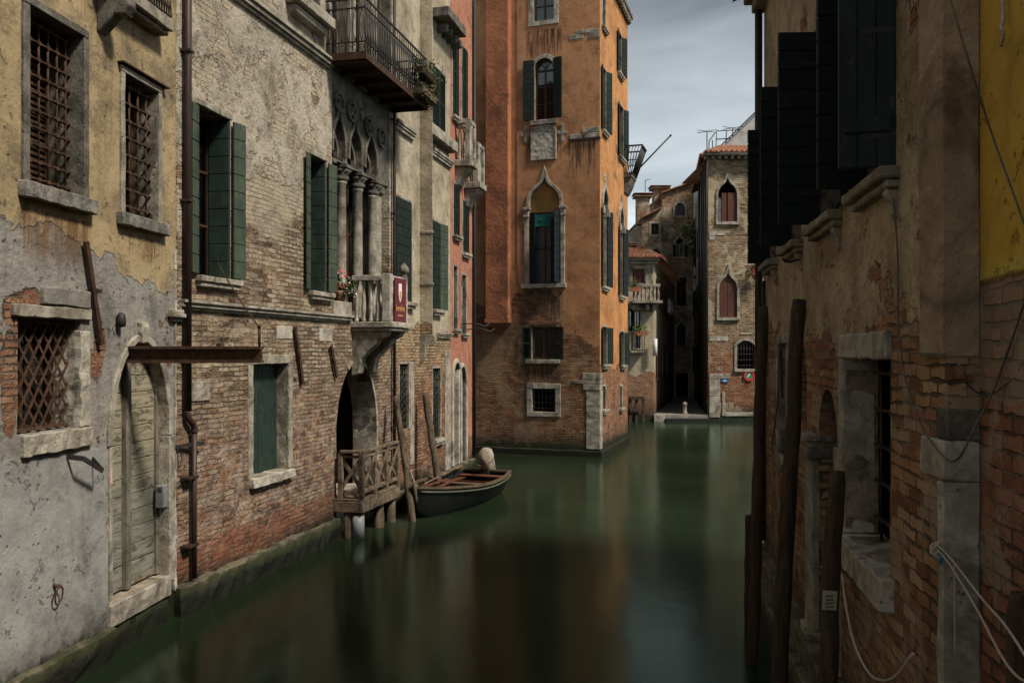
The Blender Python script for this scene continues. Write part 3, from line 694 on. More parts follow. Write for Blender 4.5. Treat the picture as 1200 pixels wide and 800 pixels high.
# lower window with folding lattice
c0, c1 = FA.u(20), FA.u(94); cz0, cz1 = zA(20, 511), zA(20, 371)
holes.append((worn(rect(c0, c1, cz0, cz1), .15, .012), .38, 0))
w = slab(FA, A, 'window', FA.u(12), FA.u(104), cz1 + .002, cz1 + .12, -.30, .045, stone_shade, rough=(.15, .012))
slab(FA, w, 'sill', FA.u(24), FA.u(104), cz0 - .20, cz0 - .002, -.34, .05, stone, rough=(.12, .02), seed=3)
slab(FA, w, 'jamb', FA.u(92.5), FA.u(103), cz0 + .001, cz0 + .98, -.30, .03, stone_pale, rough=(.12, .02), seed=4)
mb = MB(); nx, nz = 6, 5                                    # folding diamond lattice of flat iron bars
lu0, lu1, lz0, lz1 = c0 + .02, c1 - .06, cz0 + .02, cz1 - .02; dx = (lu1 - lu0) / nx; dz = (lz1 - lz0) / nz
for i in range(-nz, nx + nz):
    for s in (1, -1):
        pts = []
        ua = lu0 + i * dx if s > 0 else lu0 + (i + .0) * dx
        x0, z0_, x1, z1_ = (ua, lz0, ua + nz * dx, lz1) if s > 0 else (ua, lz1, ua + nz * dx, lz0)
        t0 = max(0, (lu0 - x0) / (x1 - x0)); t1 = min(1, (lu1 - x0) / (x1 - x0))
        if t1 - t0 < .02: continue
        q = -.10 if s > 0 else -.118
        mb.bar((x0 + (x1 - x0) * t0, -q, z0_ + (z1_ - z0_) * t0), (x0 + (x1 - x0) * t1, -q, z0_ + (z1_ - z0_) * t1), .008, .026, up=(0, 1, 0) if False else (0, 0, 1))
for i in range(nx + 1):                                    # zig-zag uprights joined at the rivets
    for j in range(nz):
        for e in (0, 1): mb.tube([(lu0 + i * dx, .124, lz0 + j * dz + dz * .06 * e), (lu0 + i * dx, .098, lz0 + j * dz + dz * .06 * e)], .015, 6)
mb.box(lu0, lu1, lz0, lz0 + .03, -.13, -.09); mb.box(lu0, lu1, lz1 - .03, lz1, -.13, -.09)
build('lattice_grille', mb, rust, w, FA)
casement(FA, w, c0, c1, cz0, cz1, -.33, cols=2, rows=2, name='inner_window'); dark_box(FA, w, c0, c1, cz0, cz1, -.39)
slab(FA, A, 'cement_block', FA.u(47), FA.u(101), cz1 + .125, cz1 + .30, -.02, .055, simple('grey_cement', (.13, .125, .11), (.22, .21, .185), 5, .9, .015), rough=(.15, .012), seed=5)
# arched water door
d0, d1 = FA.u(130), FA.u(196.5); dzb = zA(160, 690); dzs = zA(201, 507); dzp = zA(160, 400)
holes.append((arched(d0, d1, dzb - .02, dzs, dzp), .20, 2))
dr = surround(FA, A, [(d1, dzs - .02)] + list(reversed(arch_pts(d0, d1, dzs, dzp))) + [(d0, dzs - .02)], .085, -.16, .03, stone, name='door', rough=(.15, .008))
for q0_, q1_, qd in ((d1, d1 + .14, -.16), (d0 - .05, d0, -.05)):
    mb = MB(); mb.box(q0_, q1_, dzb - .1, dzs - .03, qd, .025); build('jamb', mb, stone, dr, FA, bevel=.008, rough=(.15, .012))
mb = MB(); kc = (d0 + d1) / 2; mb.prism([(kc - .05, dzp - .02), (kc + .05, dzp - .02), (kc + .08, dzp + .22), (kc - .08, dzp + .22)], -.02, .06); build('keystone', mb, stone_pale, dr, FA, bevel=.01, rough=(.1, .02))
def door_half(ua, ub, name='door_leaf'):
    mb = MB(); n = 13
    for k in range(n):
        z0 = dzb + .28 + (dzp - dzb - .28) * k / n; z1 = dzb + .28 + (dzp - dzb - .28) * (k + 1) / n
        mb.box(ua, ub, z0 + .004, z1 - .004, -.175, -.145)
    mb.box(ua, ub, dzb + .01, dzb + .27, -.18, -.14); mb.box(ua, ub, dzb, dzp, -.21, -.185)
    return build(name, mb, door_paint, dr, FA, bevel=.004)
dm = d0 + (d1 - d0) * .42
door_half(d0 - .03, dm - .055); door_half(dm + .055, d1 + .03)
mb = MB(); mb.box(dm - .05, dm + .05, dzb, dzp, -.18, -.085); mb.box(d1 - .06, d1 + .02, dzb, dzs + .5, -.18, -.11); build('door_post', mb, door_wood, dr, FA, bevel=.008)
slab(FA, dr, 'door_step', d0 - .06, d1 + .02, dzb - .26, dzb - .022, -.5, .045, stone, rough=(.2, .015), seed=7)
slab(FA, dr, 'lower_step', d0 - .02, d1 - .02, -.6, dzb - .262, -.5, .005, stone_algae, rough=(.2, .02), seed=8)
mb = MB(); lz = zA(186, 597); mb.box(d1 - .105, d1 - .002, lz, lz + .27, -.10, .0); bl = build('letter_box', mb, grey_plastic, A, FA, bevel=.006)
mb = MB(); [mb.box(d1 - .108, d1 - .1045, lz + .19 + .022 * k, lz + .2 + .022 * k, -.08, -.02) for k in range(3)]; build('slot', mb, iron, bl, FA)
mb = MB(); pz = zA(130, 566); mb.box(d0 - .045, d0 - .012, pz, pz + .17, .0255, .0275); build('paper_notice', mb, pink_paper, A, FA)
# quoin at the corner with the palace
qz = zA(203, 692)
mb = MB(); z = qz; k = 0; hs = [.34, .28, .4, .3, .36, .26, .33]
while z < zA(205, 300):
    h = hs[k % 7]; mb.box(d1 + .142, FAe - .01 - (.03 if k % 2 else 0), z + .003, z + h - .003, -.02, .022 + .008 * (k % 2)); z += h; k += 1
build('corner_stones', mb, stone_pale, A, FA, bevel=.01, rough=(.16, .012))
cz = zA(202, 372)
mb = MB(); mb.box(FA.u(196), FA.u(211), cz, cz + .05, 0, .09); mb.box(FA.u(197), FA.u(210), cz + .05, cz + .10, 0, .07); mb.box(FA.u(198), FA.u(210), cz - .05, cz, 0, .05); build('carved_capital', mb, stone_pale, A, FA, bevel=.008)
# wall
wall(FA, A, -9, FAe, -1, 11.0, holes, [m_A, stone_dark, simple('door_reveal_stone', (.17, .14, .10), (.30, .26, .20), 4, .85, .012)], T=5)
mb = MB(); mb.box(-9, d0 - .06, -1, zA(133, 731), 0, .10); build('plinth', mb, stone_algae, A, FA, bevel=.015, rough=(.2, .04))
# iron bits on the wall
mb = MB(); p = [FA.at(101, 283, .05), FA.at(119, 404, .05)]; mb.bar((p[0][0], -.05, p[0][1]), (p[1][0], -.05, p[1][1]), .03, .06); mb.box(FA.u(109) - .04, FA.u(109) + .04, zA(110, 341) - .02, zA(110, 341) + .02, 0, .08); build('iron_tie_bar', mb, rust_dark, A, FA)
mb = MB(); q = FA.at(137, 376); mb.lathe([(.0, -.07), (.045, -.06), (.05, 0), (.045, .06), (.02, .09)], (q[0], -.05, q[1]), 12); build('wall_boss', mb, iron, A, FA)
mb = MB(); q = [FA.at(78, 535), FA.at(92, 541), FA.at(107, 548), FA.at(108, 537)]; mb.bar((q[0][0], 0, q[0][1]), (q[0][0] + .03, -.16, q[0][1] - .02), .012, .05); mb.bar((q[0][0] + .03, -.16, q[0][1] - .02), (q[2][0] - .05, -.16, q[2][1] - .02), .012, .05); mb.bar((q[2][0] - .05, -.16, q[2][1] - .02), (q[3][0], 0, q[3][1]), .012, .05); build('iron_strap', mb, iron, A, FA)
mb = MB(); q = FA.at(63, 686); mb.tube([(q[0], 0, q[1]), (q[0], -.06, q[1])], .02, 8); mb.tube([(q[0] + .055 * math.sin(a), -.055 - .012 * math.cos(a), q[1] - .09 + .09 * math.cos(a)) for a in [k * math.pi / 8 for k in range(17)]], .009, 6); build('mooring_ring', mb, rust, A, FA)
# hoist beam over the door
e0 = FA.at(150, 415, 0); L = 1.56; zb = CAMZ - .125; ub = e0[0]
mb = MB(); mb.box(ub - .06, ub + .06, zb + .155, zb + .185, -.2, L); mb.box(ub - .06, ub + .06, zb, zb + .03, -.2, L); mb.box(ub - .012, ub + .012, zb + .03, zb + .155, -.2, L)
bm_ = build('hoist_beam', mb, rust, A, FA, rough=(.25, .004))
mb = MB(); mb.tube([(ub, -(L - .03), zb + .18), (ub, -(L - .03), zb + .40)], .016, 6)
tw = FB.at(255, 308, .08); tww = FA.M.inverted() @ FB.world(tw[0], tw[1], .08)
mb.tube(catenary((ub, -(L - .03), zb + .39), tww, .03), .009, 6); mb.tube([(ub - .02, -(L - .03), zb + .39), (ub + .02, -(L - .03), zb + .41)], .02, 6); build('tie_wire', mb, rust_dark, bm_, FA)
# little balcony ledge with iron railing at the top, and a bracket
lz = 7.06; le = 9.60; ls = FA.u(112) - .1
bk = slab(FA, A, 'balcony', ls, le, lz, lz + .14, -.02, .21, stone_shade, rough=(.2, .01), seed=9)
mb = MB(); mb.box(ls, le, lz - .05, lz - .002, -.02, .15); build('moulding', mb, stone_shade, bk, FA, bevel=.012)
mb = MB()
for zz in (lz + .17, lz + .55, lz + .95): mb.bar((ls, -.19, zz), (le - .02, -.19, zz), .02, .02); mb.bar((le - .02, -.19, zz), (le - .02, .0, zz), .02, .02)
n = 24
for k in range(n):
    u = ls + (le - ls - .02) * k / n; v = ls + (le - ls - .02) * (k + 1) / n
    mb.tube([(u, -.19, lz + .17), (v, -.19, lz + .55)], .007, 5); mb.tube([(v, -.19, lz + .17), (u, -.19, lz + .55)], .007, 5)
    mb.tube([(u, -.19, lz + .55), (u, -.19, lz + .95)], .008, 5); mb.tube([(u, -.19, lz + .14), (u, -.19, lz + .17)], .008, 5)
build('railing', mb, iron, bk, FA)
ku = FA.u(113)
mb = MB(); pts = [(0, lz - .06), (.34, lz - .06), (.36, lz - .16), (.30, lz - .26), (.2, lz - .25), (.12, lz - .34), (.03, lz - .42), (0, lz - .44)]
A_ = [mb.vert(ku, z, w_) for w_, z in pts]; B_ = [mb.vert(ku + .16, z, w_) for w_, z in pts]; mb.face(A_); mb.face(B_[::-1])
for k in range(len(pts)): mb.face((A_[k], A_[(k + 1) % len(pts)], B_[(k + 1) % len(pts)], B_[k]))
build('bracket', mb, stone_dark, bk, FA, bevel=.012)
# downpipe on the joint
mb = MB(); pu = FA.u(212.5); w_ = .085
mb.tube([(pu, -w_, 11), (pu, -w_, zA(212, 482))], .048, 10)
mb.tube(smooth_path([(pu, -w_, zA(212, 484)), (pu + .02, -w_ - .0, zA(212, 490)), (pu + .12, -w_ - .02, zA(212, 500)), (pu + .13, -w_ - .02, zA(212, 508))]), .042, 10)
mb.tube([(pu + .13, -w_ - .02, zA(212, 506)), (pu + .13, -w_ - .02, zA(212, 680))], .034, 10)
for py in (60, 235, 420, 560, 640):
    z = zA(212, py); mb.box(pu - .06, pu + (.06 if py < 480 else .18), z - .015, z + .015, 0, w_ + .06)
build('downpipe', mb, pipe_brown, A, FA)
mb = MB(); q = zA(205, 523); mb.bar((FA.u(203), -.03, q), (FA.u(226), -.15, q), .02, .045); mb.tube([(FA.u(205) + .05 * math.sin(a), -.06, q - .13 + .13 * math.cos(a)) for a in [k * math.pi / 8 for k in range(17)]], .005, 5); build('iron_bracket', mb, iron, A, FA)
# ------------------------------------------------------------------ gothic palace, left middle
B0, B1 = uAB + .01, FB.u(461)
B = thing('gothic_palace', 'peeling brick and plaster palace with traceried loggia and iron balcony', 'palace', FB.world(FB.u(300), 0), -R(FB.az - 90))
def zB(px, py, w=0): return FB.z(px, py, w)
holes = []
# ground-floor window with closed green shutter
g0, g1, gz0, gz1 = FB.u(296), FB.u(337), zB(296, 560), zB(296, 427)
holes.append((worn(rect(g0, g1, gz0, gz1), .2, .006), .32, 1))
w = frame4(FB, B, g0, g1, gz0, gz1, .14, -.02, .02, stone_shade, name='window', bottom=False, rough=(.16, .012))
mb = MB(); mb.box(g1 + .001, g1 + .10, gz0, gz1, -.30, .03); build('jamb', mb, stone, w, FB, bevel=.01, rough=(.15, .014))
slab(FB, w, 'sill', g0 - .10, g1 + .10, gz0 - .14, gz0 - .002, -.3, .09, stone_pale, rough=(.12, .02), seed=11)
gm = g0 + (g1 - g0) * .45
leaf(FB, w, (g0 + .01, -.20), (gm, -.20), gz0 + .01, gz1 - .01, teal_paint, kind='plank'); leaf(FB, w, (gm + .008, -.20), (g1 - .005, -.20), gz0 + .01, gz1 - .01, teal_paint, kind='plank')
# two shuttered windows of the main floor
def shuttered(x0, x1, xl, xr, yt, yb, ref, seed):
    u0, u1 = FB.u(x0), FB.u(x1); z1, z0 = zB(ref, yt), zB(ref, yb)
    holes.append((worn(rect(u0, u1, z0, z1), .2, .006), .40, 1))
    mb = MB(); mb.box(u0 - .02, u1 + .05, z1 + .002, z1 + .09, -.05, .018); w = build('window', mb, stone, B, FB, bevel=.01, rough=(.2, .012))
    sill(FB, w, u0 - .03, u1 + .16, z0 - .005, .14, .11, stone, seed=seed)
    H = z1 - z0
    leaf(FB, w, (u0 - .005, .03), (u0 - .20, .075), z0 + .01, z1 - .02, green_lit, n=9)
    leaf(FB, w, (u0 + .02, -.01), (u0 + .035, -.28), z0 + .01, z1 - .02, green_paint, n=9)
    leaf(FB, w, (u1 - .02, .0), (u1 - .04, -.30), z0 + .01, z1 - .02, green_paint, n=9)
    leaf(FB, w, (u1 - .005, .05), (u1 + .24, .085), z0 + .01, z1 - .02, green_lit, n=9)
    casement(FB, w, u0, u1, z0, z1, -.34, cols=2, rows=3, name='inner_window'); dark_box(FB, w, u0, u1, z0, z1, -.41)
shuttered(230, 270, 0, 0, 122, 322, 230, 12)
shuttered(361.5, 382, 0, 0, 180, 340, 361.5, 13)
# mouldings
cz = zB(225, 364)
moulding(FB, B, 'string_course', B0 + .05, FB.u(409), cz, .13, .10, stone, ((0, .28, .35), (.30, .68, .7), (.70, 1, 1.0)))
cz2 = zB(300, 20); moulding(FB, B, 'upper_string_course', B0 + .05, FB.u(386), cz2, .17, .13, stone, ((0, .28, .35), (.30, .68, .7), (.70, 1, 1.0)))
# upper window ledge near the top
su0, su1, sz = FB.u(334), FB.u(378), zB(350, 14)
wl = frame4(FB, B, su0 + .12, su1 - .12, sz + .2, sz + 2.2, .1, -.3, .02, stone_shade, name='window', bottom=False)
slab(FB, wl, 'sill', su0, su1, sz, sz + .18, -.05, .24, stone, rough=(.2, .01), seed=14)
mb = MB(); mb.box(su0 + .1, su1 - .1, sz - .14, sz - .002, -.02, .14); build('ledge_moulding', mb, stone_shade, wl, FB, bevel=.02)
holes.append((rect(su0 + .12, su1 - .12, sz + .2, sz + 2.2), .35, 1))
leaf(FB, wl, (su0 + .13, -.06), ((su0 + su1) / 2 - .01, -.06), sz + .21, sz + 2.19, dark_green, n=11); leaf(FB, wl, ((su0 + su1) / 2 + .01, -.06), (su1 - .13, -.06), sz + .21, sz + 2.19, dark_green, n=11)
# pale stone blocks let into the brick
mb = MB(); mb.box(FB.u(221), FB.u(245), zB(232, 470), zB(232, 447), -.03, .02); build('stone_block', mb, stone, B, FB, bevel=.01, rough=(.12, .012))
for (xa, xb, ya, yb) in ((324, 342, 381, 397), (374, 389, 384, 400)):
    mb = MB(); mb.box(FB.u(xa), FB.u(xb), zB(xa, yb), zB(xa, ya), -.03, .012); build('stone_block', mb, stone_pale, B, FB, bevel=.008, rough=(.12, .008))
# iron tie bars
for (xa, ya, xb, yb) in ((346, 383, 355, 449), (388, 405, 395, 442)):
    p, q = FB.at(xa, ya, .05), FB.at(xb, yb, .05); mb = MB(); mb.bar((p[0], -.05, p[1]), (q[0], -.05, q[1]), .03, .07); mb.box((p[0] + q[0]) / 2 - .03, (p[0] + q[0]) / 2 + .03, (p[1] + q[1]) / 2 - .03, (p[1] + q[1]) / 2 + .03, 0, .08); build('iron_tie_bar', mb, rust_dark, B, FB)
# ---- loggia with three ogee arches
L0, L1 = FB.u(389), FB.u(456); lzb = zB(400, 352); cols_u = [FB.u(407), FB.u(426), FB.u(443.5)]
cap = zB(400, 190); tz1 = 8.30
holes.append((rect(L0, L1, lzb - .35, tz1 - .03), .55, 0))
lg = thing_part = None
edges = [L0 + .02] + cols_u + [L1]
hol = []
for k in range(3):
    a, b = edges[k] + (.10 if k else .03), edges[k + 1] - .10
    hol.append([(a, cap - .02), (b, cap - .02)] + list(reversed(arch_pts(a, b, cap + .12, cap + .98, 10, 'ogee'))))
mb = MB(); a, b = edges[3] + .10, L1 - .02
out = rect(L0, L1, cap - .001, tz1 - .035)
# lift the feet of the openings a hair so that the tracery stands on the capitals
hol = [[(p[0], max(p[1], cap + .02)) for p in h] for h in hol]
plate(mb, out, hol, -.24, -.03); lg = build('loggia', mb, stone_dark, B, FB)
for k in range(3):
    a, b = edges[k] + (.10 if k else .03), edges[k + 1] - .10
    ap = arch_pts(a, b, cap + .12, cap + .98, 10, 'ogee'); surround(FB, lg, ap, .055, -.06, .02, stone_dark, tt=.22, name='arch_moulding', bevel=.006)
    ti = arch_pts(a + .05, b - .05, cap + .1, cap + .62, 8, 'ogee'); mb = MB(); mb.strip(ti, [(p[0] + (.05 if p[0] < (a + b) / 2 else -.05) * -1, p[1] + .06) for p in ti], -.2, -.12); build('cusp', mb, stone_dark, lg, FB)
rz = cap + 1.02
for px, py in ((396, 120), (411, 131), (431, 149), (446, 162)):
    u, z = FB.at(px, py, -.02); r = .19
    mb = MB(); n = 24
    mb.strip([(u + (r - .045) * math.cos(2 * math.pi * k / n), z + (r - .045) * math.sin(2 * math.pi * k / n)) for k in range(n)], [(u + r * math.cos(2 * math.pi * k / n), z + r * math.sin(2 * math.pi * k / n)) for k in range(n)], -.06, .03, True)
    for k in range(4):
        a = math.pi / 4 + k * math.pi / 2; mb.tube([(u, .0, z), (u + (r - .04) * math.cos(a), .01, z + (r - .04) * math.sin(a))], [.05, .03], 6)
    mb.lathe([(.0, -.05), (.05, -.03), (.05, .03), (0, .05)], (u, -.0, z), 8)
    build('roundel', mb, stone_dark, lg, FB)
u, z = FB.at(423, 134, -.02); mb = MB(); mb.box(u - .025, u + .025, z - .11, z + .11, -.03, .025); mb.box(u - .085, u - .026, z - .025, z + .025, -.03, .025); mb.box(u + .026, u + .085, z - .025, z + .025, -.03, .025); build('stone_cross', mb, stone_shade, lg, FB)
def column(u, w, zb, zt, r, cols=stone_shade, half=False):
    mb = MB(); h = .30
    mb.lathe([(r * 1.5, 0), (r * 1.5, .05), (r * 1.25, .06), (r * 1.35, .10), (r * 1.05, .14), (r, .18), (r * .97, (zt - zb) * .5), (r * .92, zt - zb - h - .05), (r * 1.1, zt - zb - h - .03), (r * 1.1, zt - zb - h)], (u, -w, zb), 20)
    o = build('column', mb, cols, lg, FB)
    m2 = MB(); f = lambda a, k: 1 + (.13 if 0 < k < 6 else 0) * math.cos(8 * a + (math.pi if k % 2 else 0))
    m2.lathe([(r * 1.0, 0), (r * 1.2, .03), (r * 1.45, .07), (r * 1.15, .11), (r * 1.5, .16), (r * 1.75, .20), (r * 1.35, .235), (r * 1.4, .24)], (u, -w, zt - h), 32, f)
    m2.box(u - r * 1.65, u + r * 1.65, zt - .06, zt, w - r * 1.65, w + r * 1.65)
    return o, m2
for u in cols_u[:2]:
    o, m2 = column(u, -.13, lzb - .3, cap, .105); m2 and build('capital', m2, stone_dark, lg, FB)
mb = MB(); u = cols_u[2]; mb.box(u - .02, u + .30, lzb - .3, cap - .24, -.5, -.05); build('pier', mb, stone_shade, lg, FB, bevel=.015, rough=(.3, .01))
o, m2 = column(u - .02, -.13, lzb - .3, cap, .10); build('capital', m2, stone_dark, lg, FB)
mb = MB(); mb.box(u + .10, u + .33, cap - .06, cap, -.5, .03); mb.box(u + .12, u + .31, cap - .23, cap - .061, -.5, .01); build('pier_capital', mb, stone_dark, lg, FB, bevel=.02, rough=(.08, .02))
mb = MB(); mb.box(L0, L0 + .12, lzb - .3, cap, -.3, -.02); mb.box(L0 - .01, L0 + .16, cap - .08, cap, -.3, .02); build('jamb', mb, stone_dark, lg, FB, bevel=.01)
wi = casement(FB, lg, L0 + .05, L1 - .05, lzb - .3, tz1 - .1, -.62, cols=4, rows=5, name='glazed_screen'); 
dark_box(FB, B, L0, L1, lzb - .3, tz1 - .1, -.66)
mb = MB(); mb.box(L0, FB.u(410), lzb - .36, lzb - .02, -.25, .05); build('parapet', mb, stone, lg, FB, bevel=.012, rough=(.2, .012))
mb = MB(); mb.box(FB.u(437), L1, lzb - .36, lzb - .02, -.25, .02); build('parapet', mb, stone_shade, lg, FB, bevel=.012, rough=(.2, .012))
# ---- stone balcony in front of the middle arch
p = .75; q0, q1 = 14.62, 15.56; fz = FB.z(458, 378, p); fz = FB.at(458, 377, p)[1]; tz = FB.at(458, 322, p)[1]
sb = slab(FB, B, 'stone_balcony', q0 - .06, q1 + .05, fz - .10, fz, -.05, p + .06, stone_pale, rough=(.2, .012), seed=15)
mb = MB(); mb.box(q0 - .02, q1 + .02, fz - .17, fz - .102, -.05, p + .02); build('moulding', mb, stone_pale, sb, FB, bevel=.02)
mb = MB(); mb.box(q0, q0 + .14, tz - .10, tz, .0, p); mb.box(q0 + .141, q1, tz - .10, tz, p - .14, p); mb.box(q1 - .14, q1, tz - .101, tz - .001, .0, p - .141); build('top_rail', mb, stone_pale, sb, FB, bevel=.01, rough=(.15, .008))
for (a, b) in ((q0, p - .16), (q1 - .16, p - .16)):
    mb = MB(); mb.box(a, a + .16, fz, tz + .03, b, b + .16); build('corner_post', mb, stone_pale, sb, FB, bevel=.01, rough=(.15, .01))
for k in range(4):
    mb = MB(); rail_baluster(mb, q0 + .07, .07 + .14 * k, fz, tz - .1, .05); build('baluster', mb, stone_pale, sb, FB)
for k in range(4):
    mb = MB(); rail_baluster(mb, q0 + .24 + .155 * k, p - .07, fz, tz - .1, .05); build('baluster', mb, stone_pale, sb, FB)
for k in range(4):
    mb = MB(); rail_baluster(mb, q1 - .07, .07 + .14 * k, fz, tz - .1, .05); build('baluster', mb, stone_pale, sb, FB)
mb = MB(); prof = [(-.02, fz - .17), (p - .04, fz - .17), (p - .10, fz - .26), (p - .24, fz - .33), (p - .30, fz - .43), (.30, fz - .55), (.18, fz - .68), (.13, fz - .95), (-.02, fz - 1.0)]
def corbel(u0, u1):
    mb = MB(); a = [mb.vert(u0, z, w_) for w_, z in prof]; b = [mb.vert(u1, z, w_) for w_, z in prof]; mb.face(a); mb.face(b[::-1])
    for k in range(len(prof)): mb.face((a[k], a[(k + 1) % len(prof)], b[(k + 1) % len(prof)], b[k]))
    build('corbel', mb, stone_shade, sb, FB, bevel=.015)
corbel(q0 + .02, q0 + .24); corbel(q1 - .24, q1 - .02)
# ---- arched water door
w0, w1 = FB.u(394), FB.u(441); wzs = zB(394, 512); wzp = zB(422, 424); wzb = zB(394, 592)
holes.append((worn(arched(w0, w1, wzb - .6, wzs, wzp), .2, .008), .5, 2))
wd = surround(FB, B, [(w1 - .004, wzb - .3), (w1 - .004, wzs)] + list(reversed(arch_pts(w0 + .004, w1 - .004, wzs, wzp - .004)))[:14], .07, -.5, .02, stone, name='water_door', rough=(.2, .008))
mb = MB(); mb.box(w0, w1, wzb - .6, wzb + .1, -.9, -.12); build('threshold', mb, stone_shade, wd, FB, bevel=.015, rough=(.3, .015))
leaf(FB, wd, (w0 + .05, -.60), ((w0 + w1) / 2 + .1, -.75), wzb + .1, wzp - .2, wood_dark, kind='plank', name='door_leaf')
dark_box(FB, wd, w0, w1, wzb - .4, wzp, -.51, 2.5)
# ---- iron balcony at the top
ib_p = .72; i0, i1 = 13.55, 16.72; iz = 8.31
ib = thing_b = None
mb = MB(); mb.box(i0, i1, iz, iz + .045, -.02, ib_p)
ib = build('iron_balcony', mb, rust_dark, B, FB)
mb = MB()
for k in range(6):
    u = i0 + .08 + (i1 - i0 - .16) * k / 5; mb.box(u - .03, u + .03, iz - .09, iz - .002, -.02, ib_p - .02)
mb.box(i0, i1, iz - .06, iz + .05, ib_p + .002, ib_p + .03); mb.box(i0 - .03, i0 - .002, iz - .06, iz + .05, 0, ib_p + .03); mb.box(i1 + .002, i1 + .03, iz - .06, iz + .05, 0, ib_p + .03)
build('joist', mb, rust_dark, ib, FB)
mb = MB(); rh = .98; path = [(i0, 0), (i0, ib_p), (i1, ib_p), (i1, 0)]
for zz, th in ((iz + .06, .02), (iz + .24, .016), (iz + rh - .16, .016), (iz + rh, .032)):
    for a, b in zip(path, path[1:]): mb.bar((a[0], -a[1], zz), (b[0], -b[1], zz), .03, th)
for a, b in zip(path, path[1:]):
    Lg = math.hypot(b[0] - a[0], b[1] - a[1]); n = int(Lg / .115)
    for k in range(n + 1):
        t_ = k / n; u = a[0] + (b[0] - a[0]) * t_; w_ = a[1] + (b[1] - a[1]) * t_
        du, dw = (b[0] - a[0]) / Lg, (b[1] - a[1]) / Lg
        mb.tube([(u, -w_, iz + .05), (u, -w_, iz + rh)], .009, 5)
        if k < n:                                          # scrolls: bellied pair between the bars
            for s in (-1, 1):
                pts = [(u + du * (.0575 + s * .04 * math.sin(math.pi * j / 6)), -(w_ + dw * (.0575 + s * .04 * math.sin(math.pi * j / 6))), iz + .24 + (rh - .40) * j / 6) for j in range(7)]
                mb.tube(pts, .007, 4)
            mb.tube([(u + du * (.0575 + .04 * math.cos(q)), -(w_ + dw * (.0575 + .04 * math.cos(q))), iz + .15 + .05 * math.sin(q)) for q in [j * math.pi / 4 for j in range(9)]], .006, 4)
build('railing', mb, iron, ib, FB)
# flower-box baskets hung outside the railing
mb = MB()
for zz in (iz + .42, iz + .62):
    mb.tube([(i1 - .9, -ib_p, zz), (i1 - .9, -ib_p - .26, zz), (i1 + .05, -ib_p - .26, zz), (i1 + .05, -ib_p, zz)], .009, 5)
for k in range(9): u = i1 - .9 + .95 * k / 8; mb.tube([(u, -ib_p - .26, iz + .62), (u, -ib_p - .26, iz + .42), (u, -ib_p, iz + .42)], .006, 4)
build('basket', mb, iron, ib, FB)
mb = MB()
for zz in (iz + .02, iz + .20):
    mb.tube([(i1 - .9, -ib_p, zz), (i1 - .9, -ib_p - .24, zz), (i1 + .05, -ib_p - .24, zz), (i1 + .05, -ib_p, zz)], .009, 5)
for k in range(9): u = i1 - .9 + .95 * k / 8; mb.tube([(u, -ib_p - .24, iz + .20), (u, -ib_p - .24, iz + .02), (u, -ib_p, iz + .02)], .006, 4)
build('basket', mb, iron, ib, FB)
# tall windows behind the iron balcony
for k in range(3):
    u0 = i0 + .12 + k * 1.03; u1 = u0 + .78; z0, z1 = iz + .06, iz + 2.5
    holes.append((arched(u0, u1, z0, z1 - .2, z1 + .35, 'ogee'), .3, 1))
    wv = surround(FB, B, [(u1, z0)] + list(reversed(arch_pts(u0, u1, z1 - .2, z1 + .35, 8, 'ogee'))) + [(u0, z0)], .09, -.2, .05, stone_shade, name='balcony_window')
    casement(FB, wv, u0, u1, z0, z1, -.24, cols=2, rows=3, curtain=(curtain_grey if k < 2 else None), cur_w=.06, name='glazed_door'); dark_box(FB, wv, u0, u1, z0, z1 + .4, -.31)
# drainpipe beside the loggia
mb = MB(); pu = FB.u(458.5); mb.tube([(pu, -.07, 12.6), (pu, -.07, zB(458, 570))], .034, 10)
for py in (140, 250, 400, 500): z = zB(458, py); mb.box(pu - .05, pu + .05, z - .012, z + .012, 0, .11)
build('downpipe', mb, pipe_brown, B, FB)
wall(FB, B, B0, B1, -1, 12.9, holes, [m_B, stone_shade, stone_dark], T=6)
mb = MB(); mb.box(B0 - .05, FB.u(393), -1, zB(197, 691), -.02, .12); build('plinth', mb, stone_algae, B, FB, bevel=.015, rough=(.22, .045))
mb = MB(); mb.box(FB.u(442), B1, -1, .34, -.02, .12); build('plinth', mb, stone_algae, B, FB, bevel=.015, rough=(.22, .045))

# ---- things on the palace
bz = FB.z(470, 326, p + .02)
bn0, bn1 = q0 + .20, q1 - .15
mb = MB(); mb.box(bn0, bn1, fz + .01, tz - .03, p + .008, p + .02)
bn = tag(build('banner', mb, maroon, None, None, M=FB.M), 'small maroon cloth banner with white shield hung on the stone balcony', 'banner')
mb = MB(); uc = (bn0 + bn1) / 2 - .03; mb.prism([(uc - .075, tz - .13), (uc - .08, tz - .34), (uc - .05, tz - .42), (uc, tz - .48), (uc + .05, tz - .42), (uc + .08, tz - .34), (uc + .075, tz - .13)], p + .0205, p + .024); build('shield', mb, white_print, bn, FB)
mb = MB(); mb.prism([(uc - .045, tz - .27), (uc - .045, tz - .36), (uc, tz - .44), (uc + .045, tz - .36), (uc + .045, tz - .27)], p + .0245, p + .027); build('shield_emblem', mb, gold_print, bn, FB)
mb = MB()
def glyph(mb, u, z, h, wd_, segs, w_):
    for (xa, ya, xb, yb) in segs:
        a = (u + xa * wd_, -w_, z + ya * h); b = (u + xb * wd_, -w_, z + yb * h); mb.bar(a, b, .004, .014)
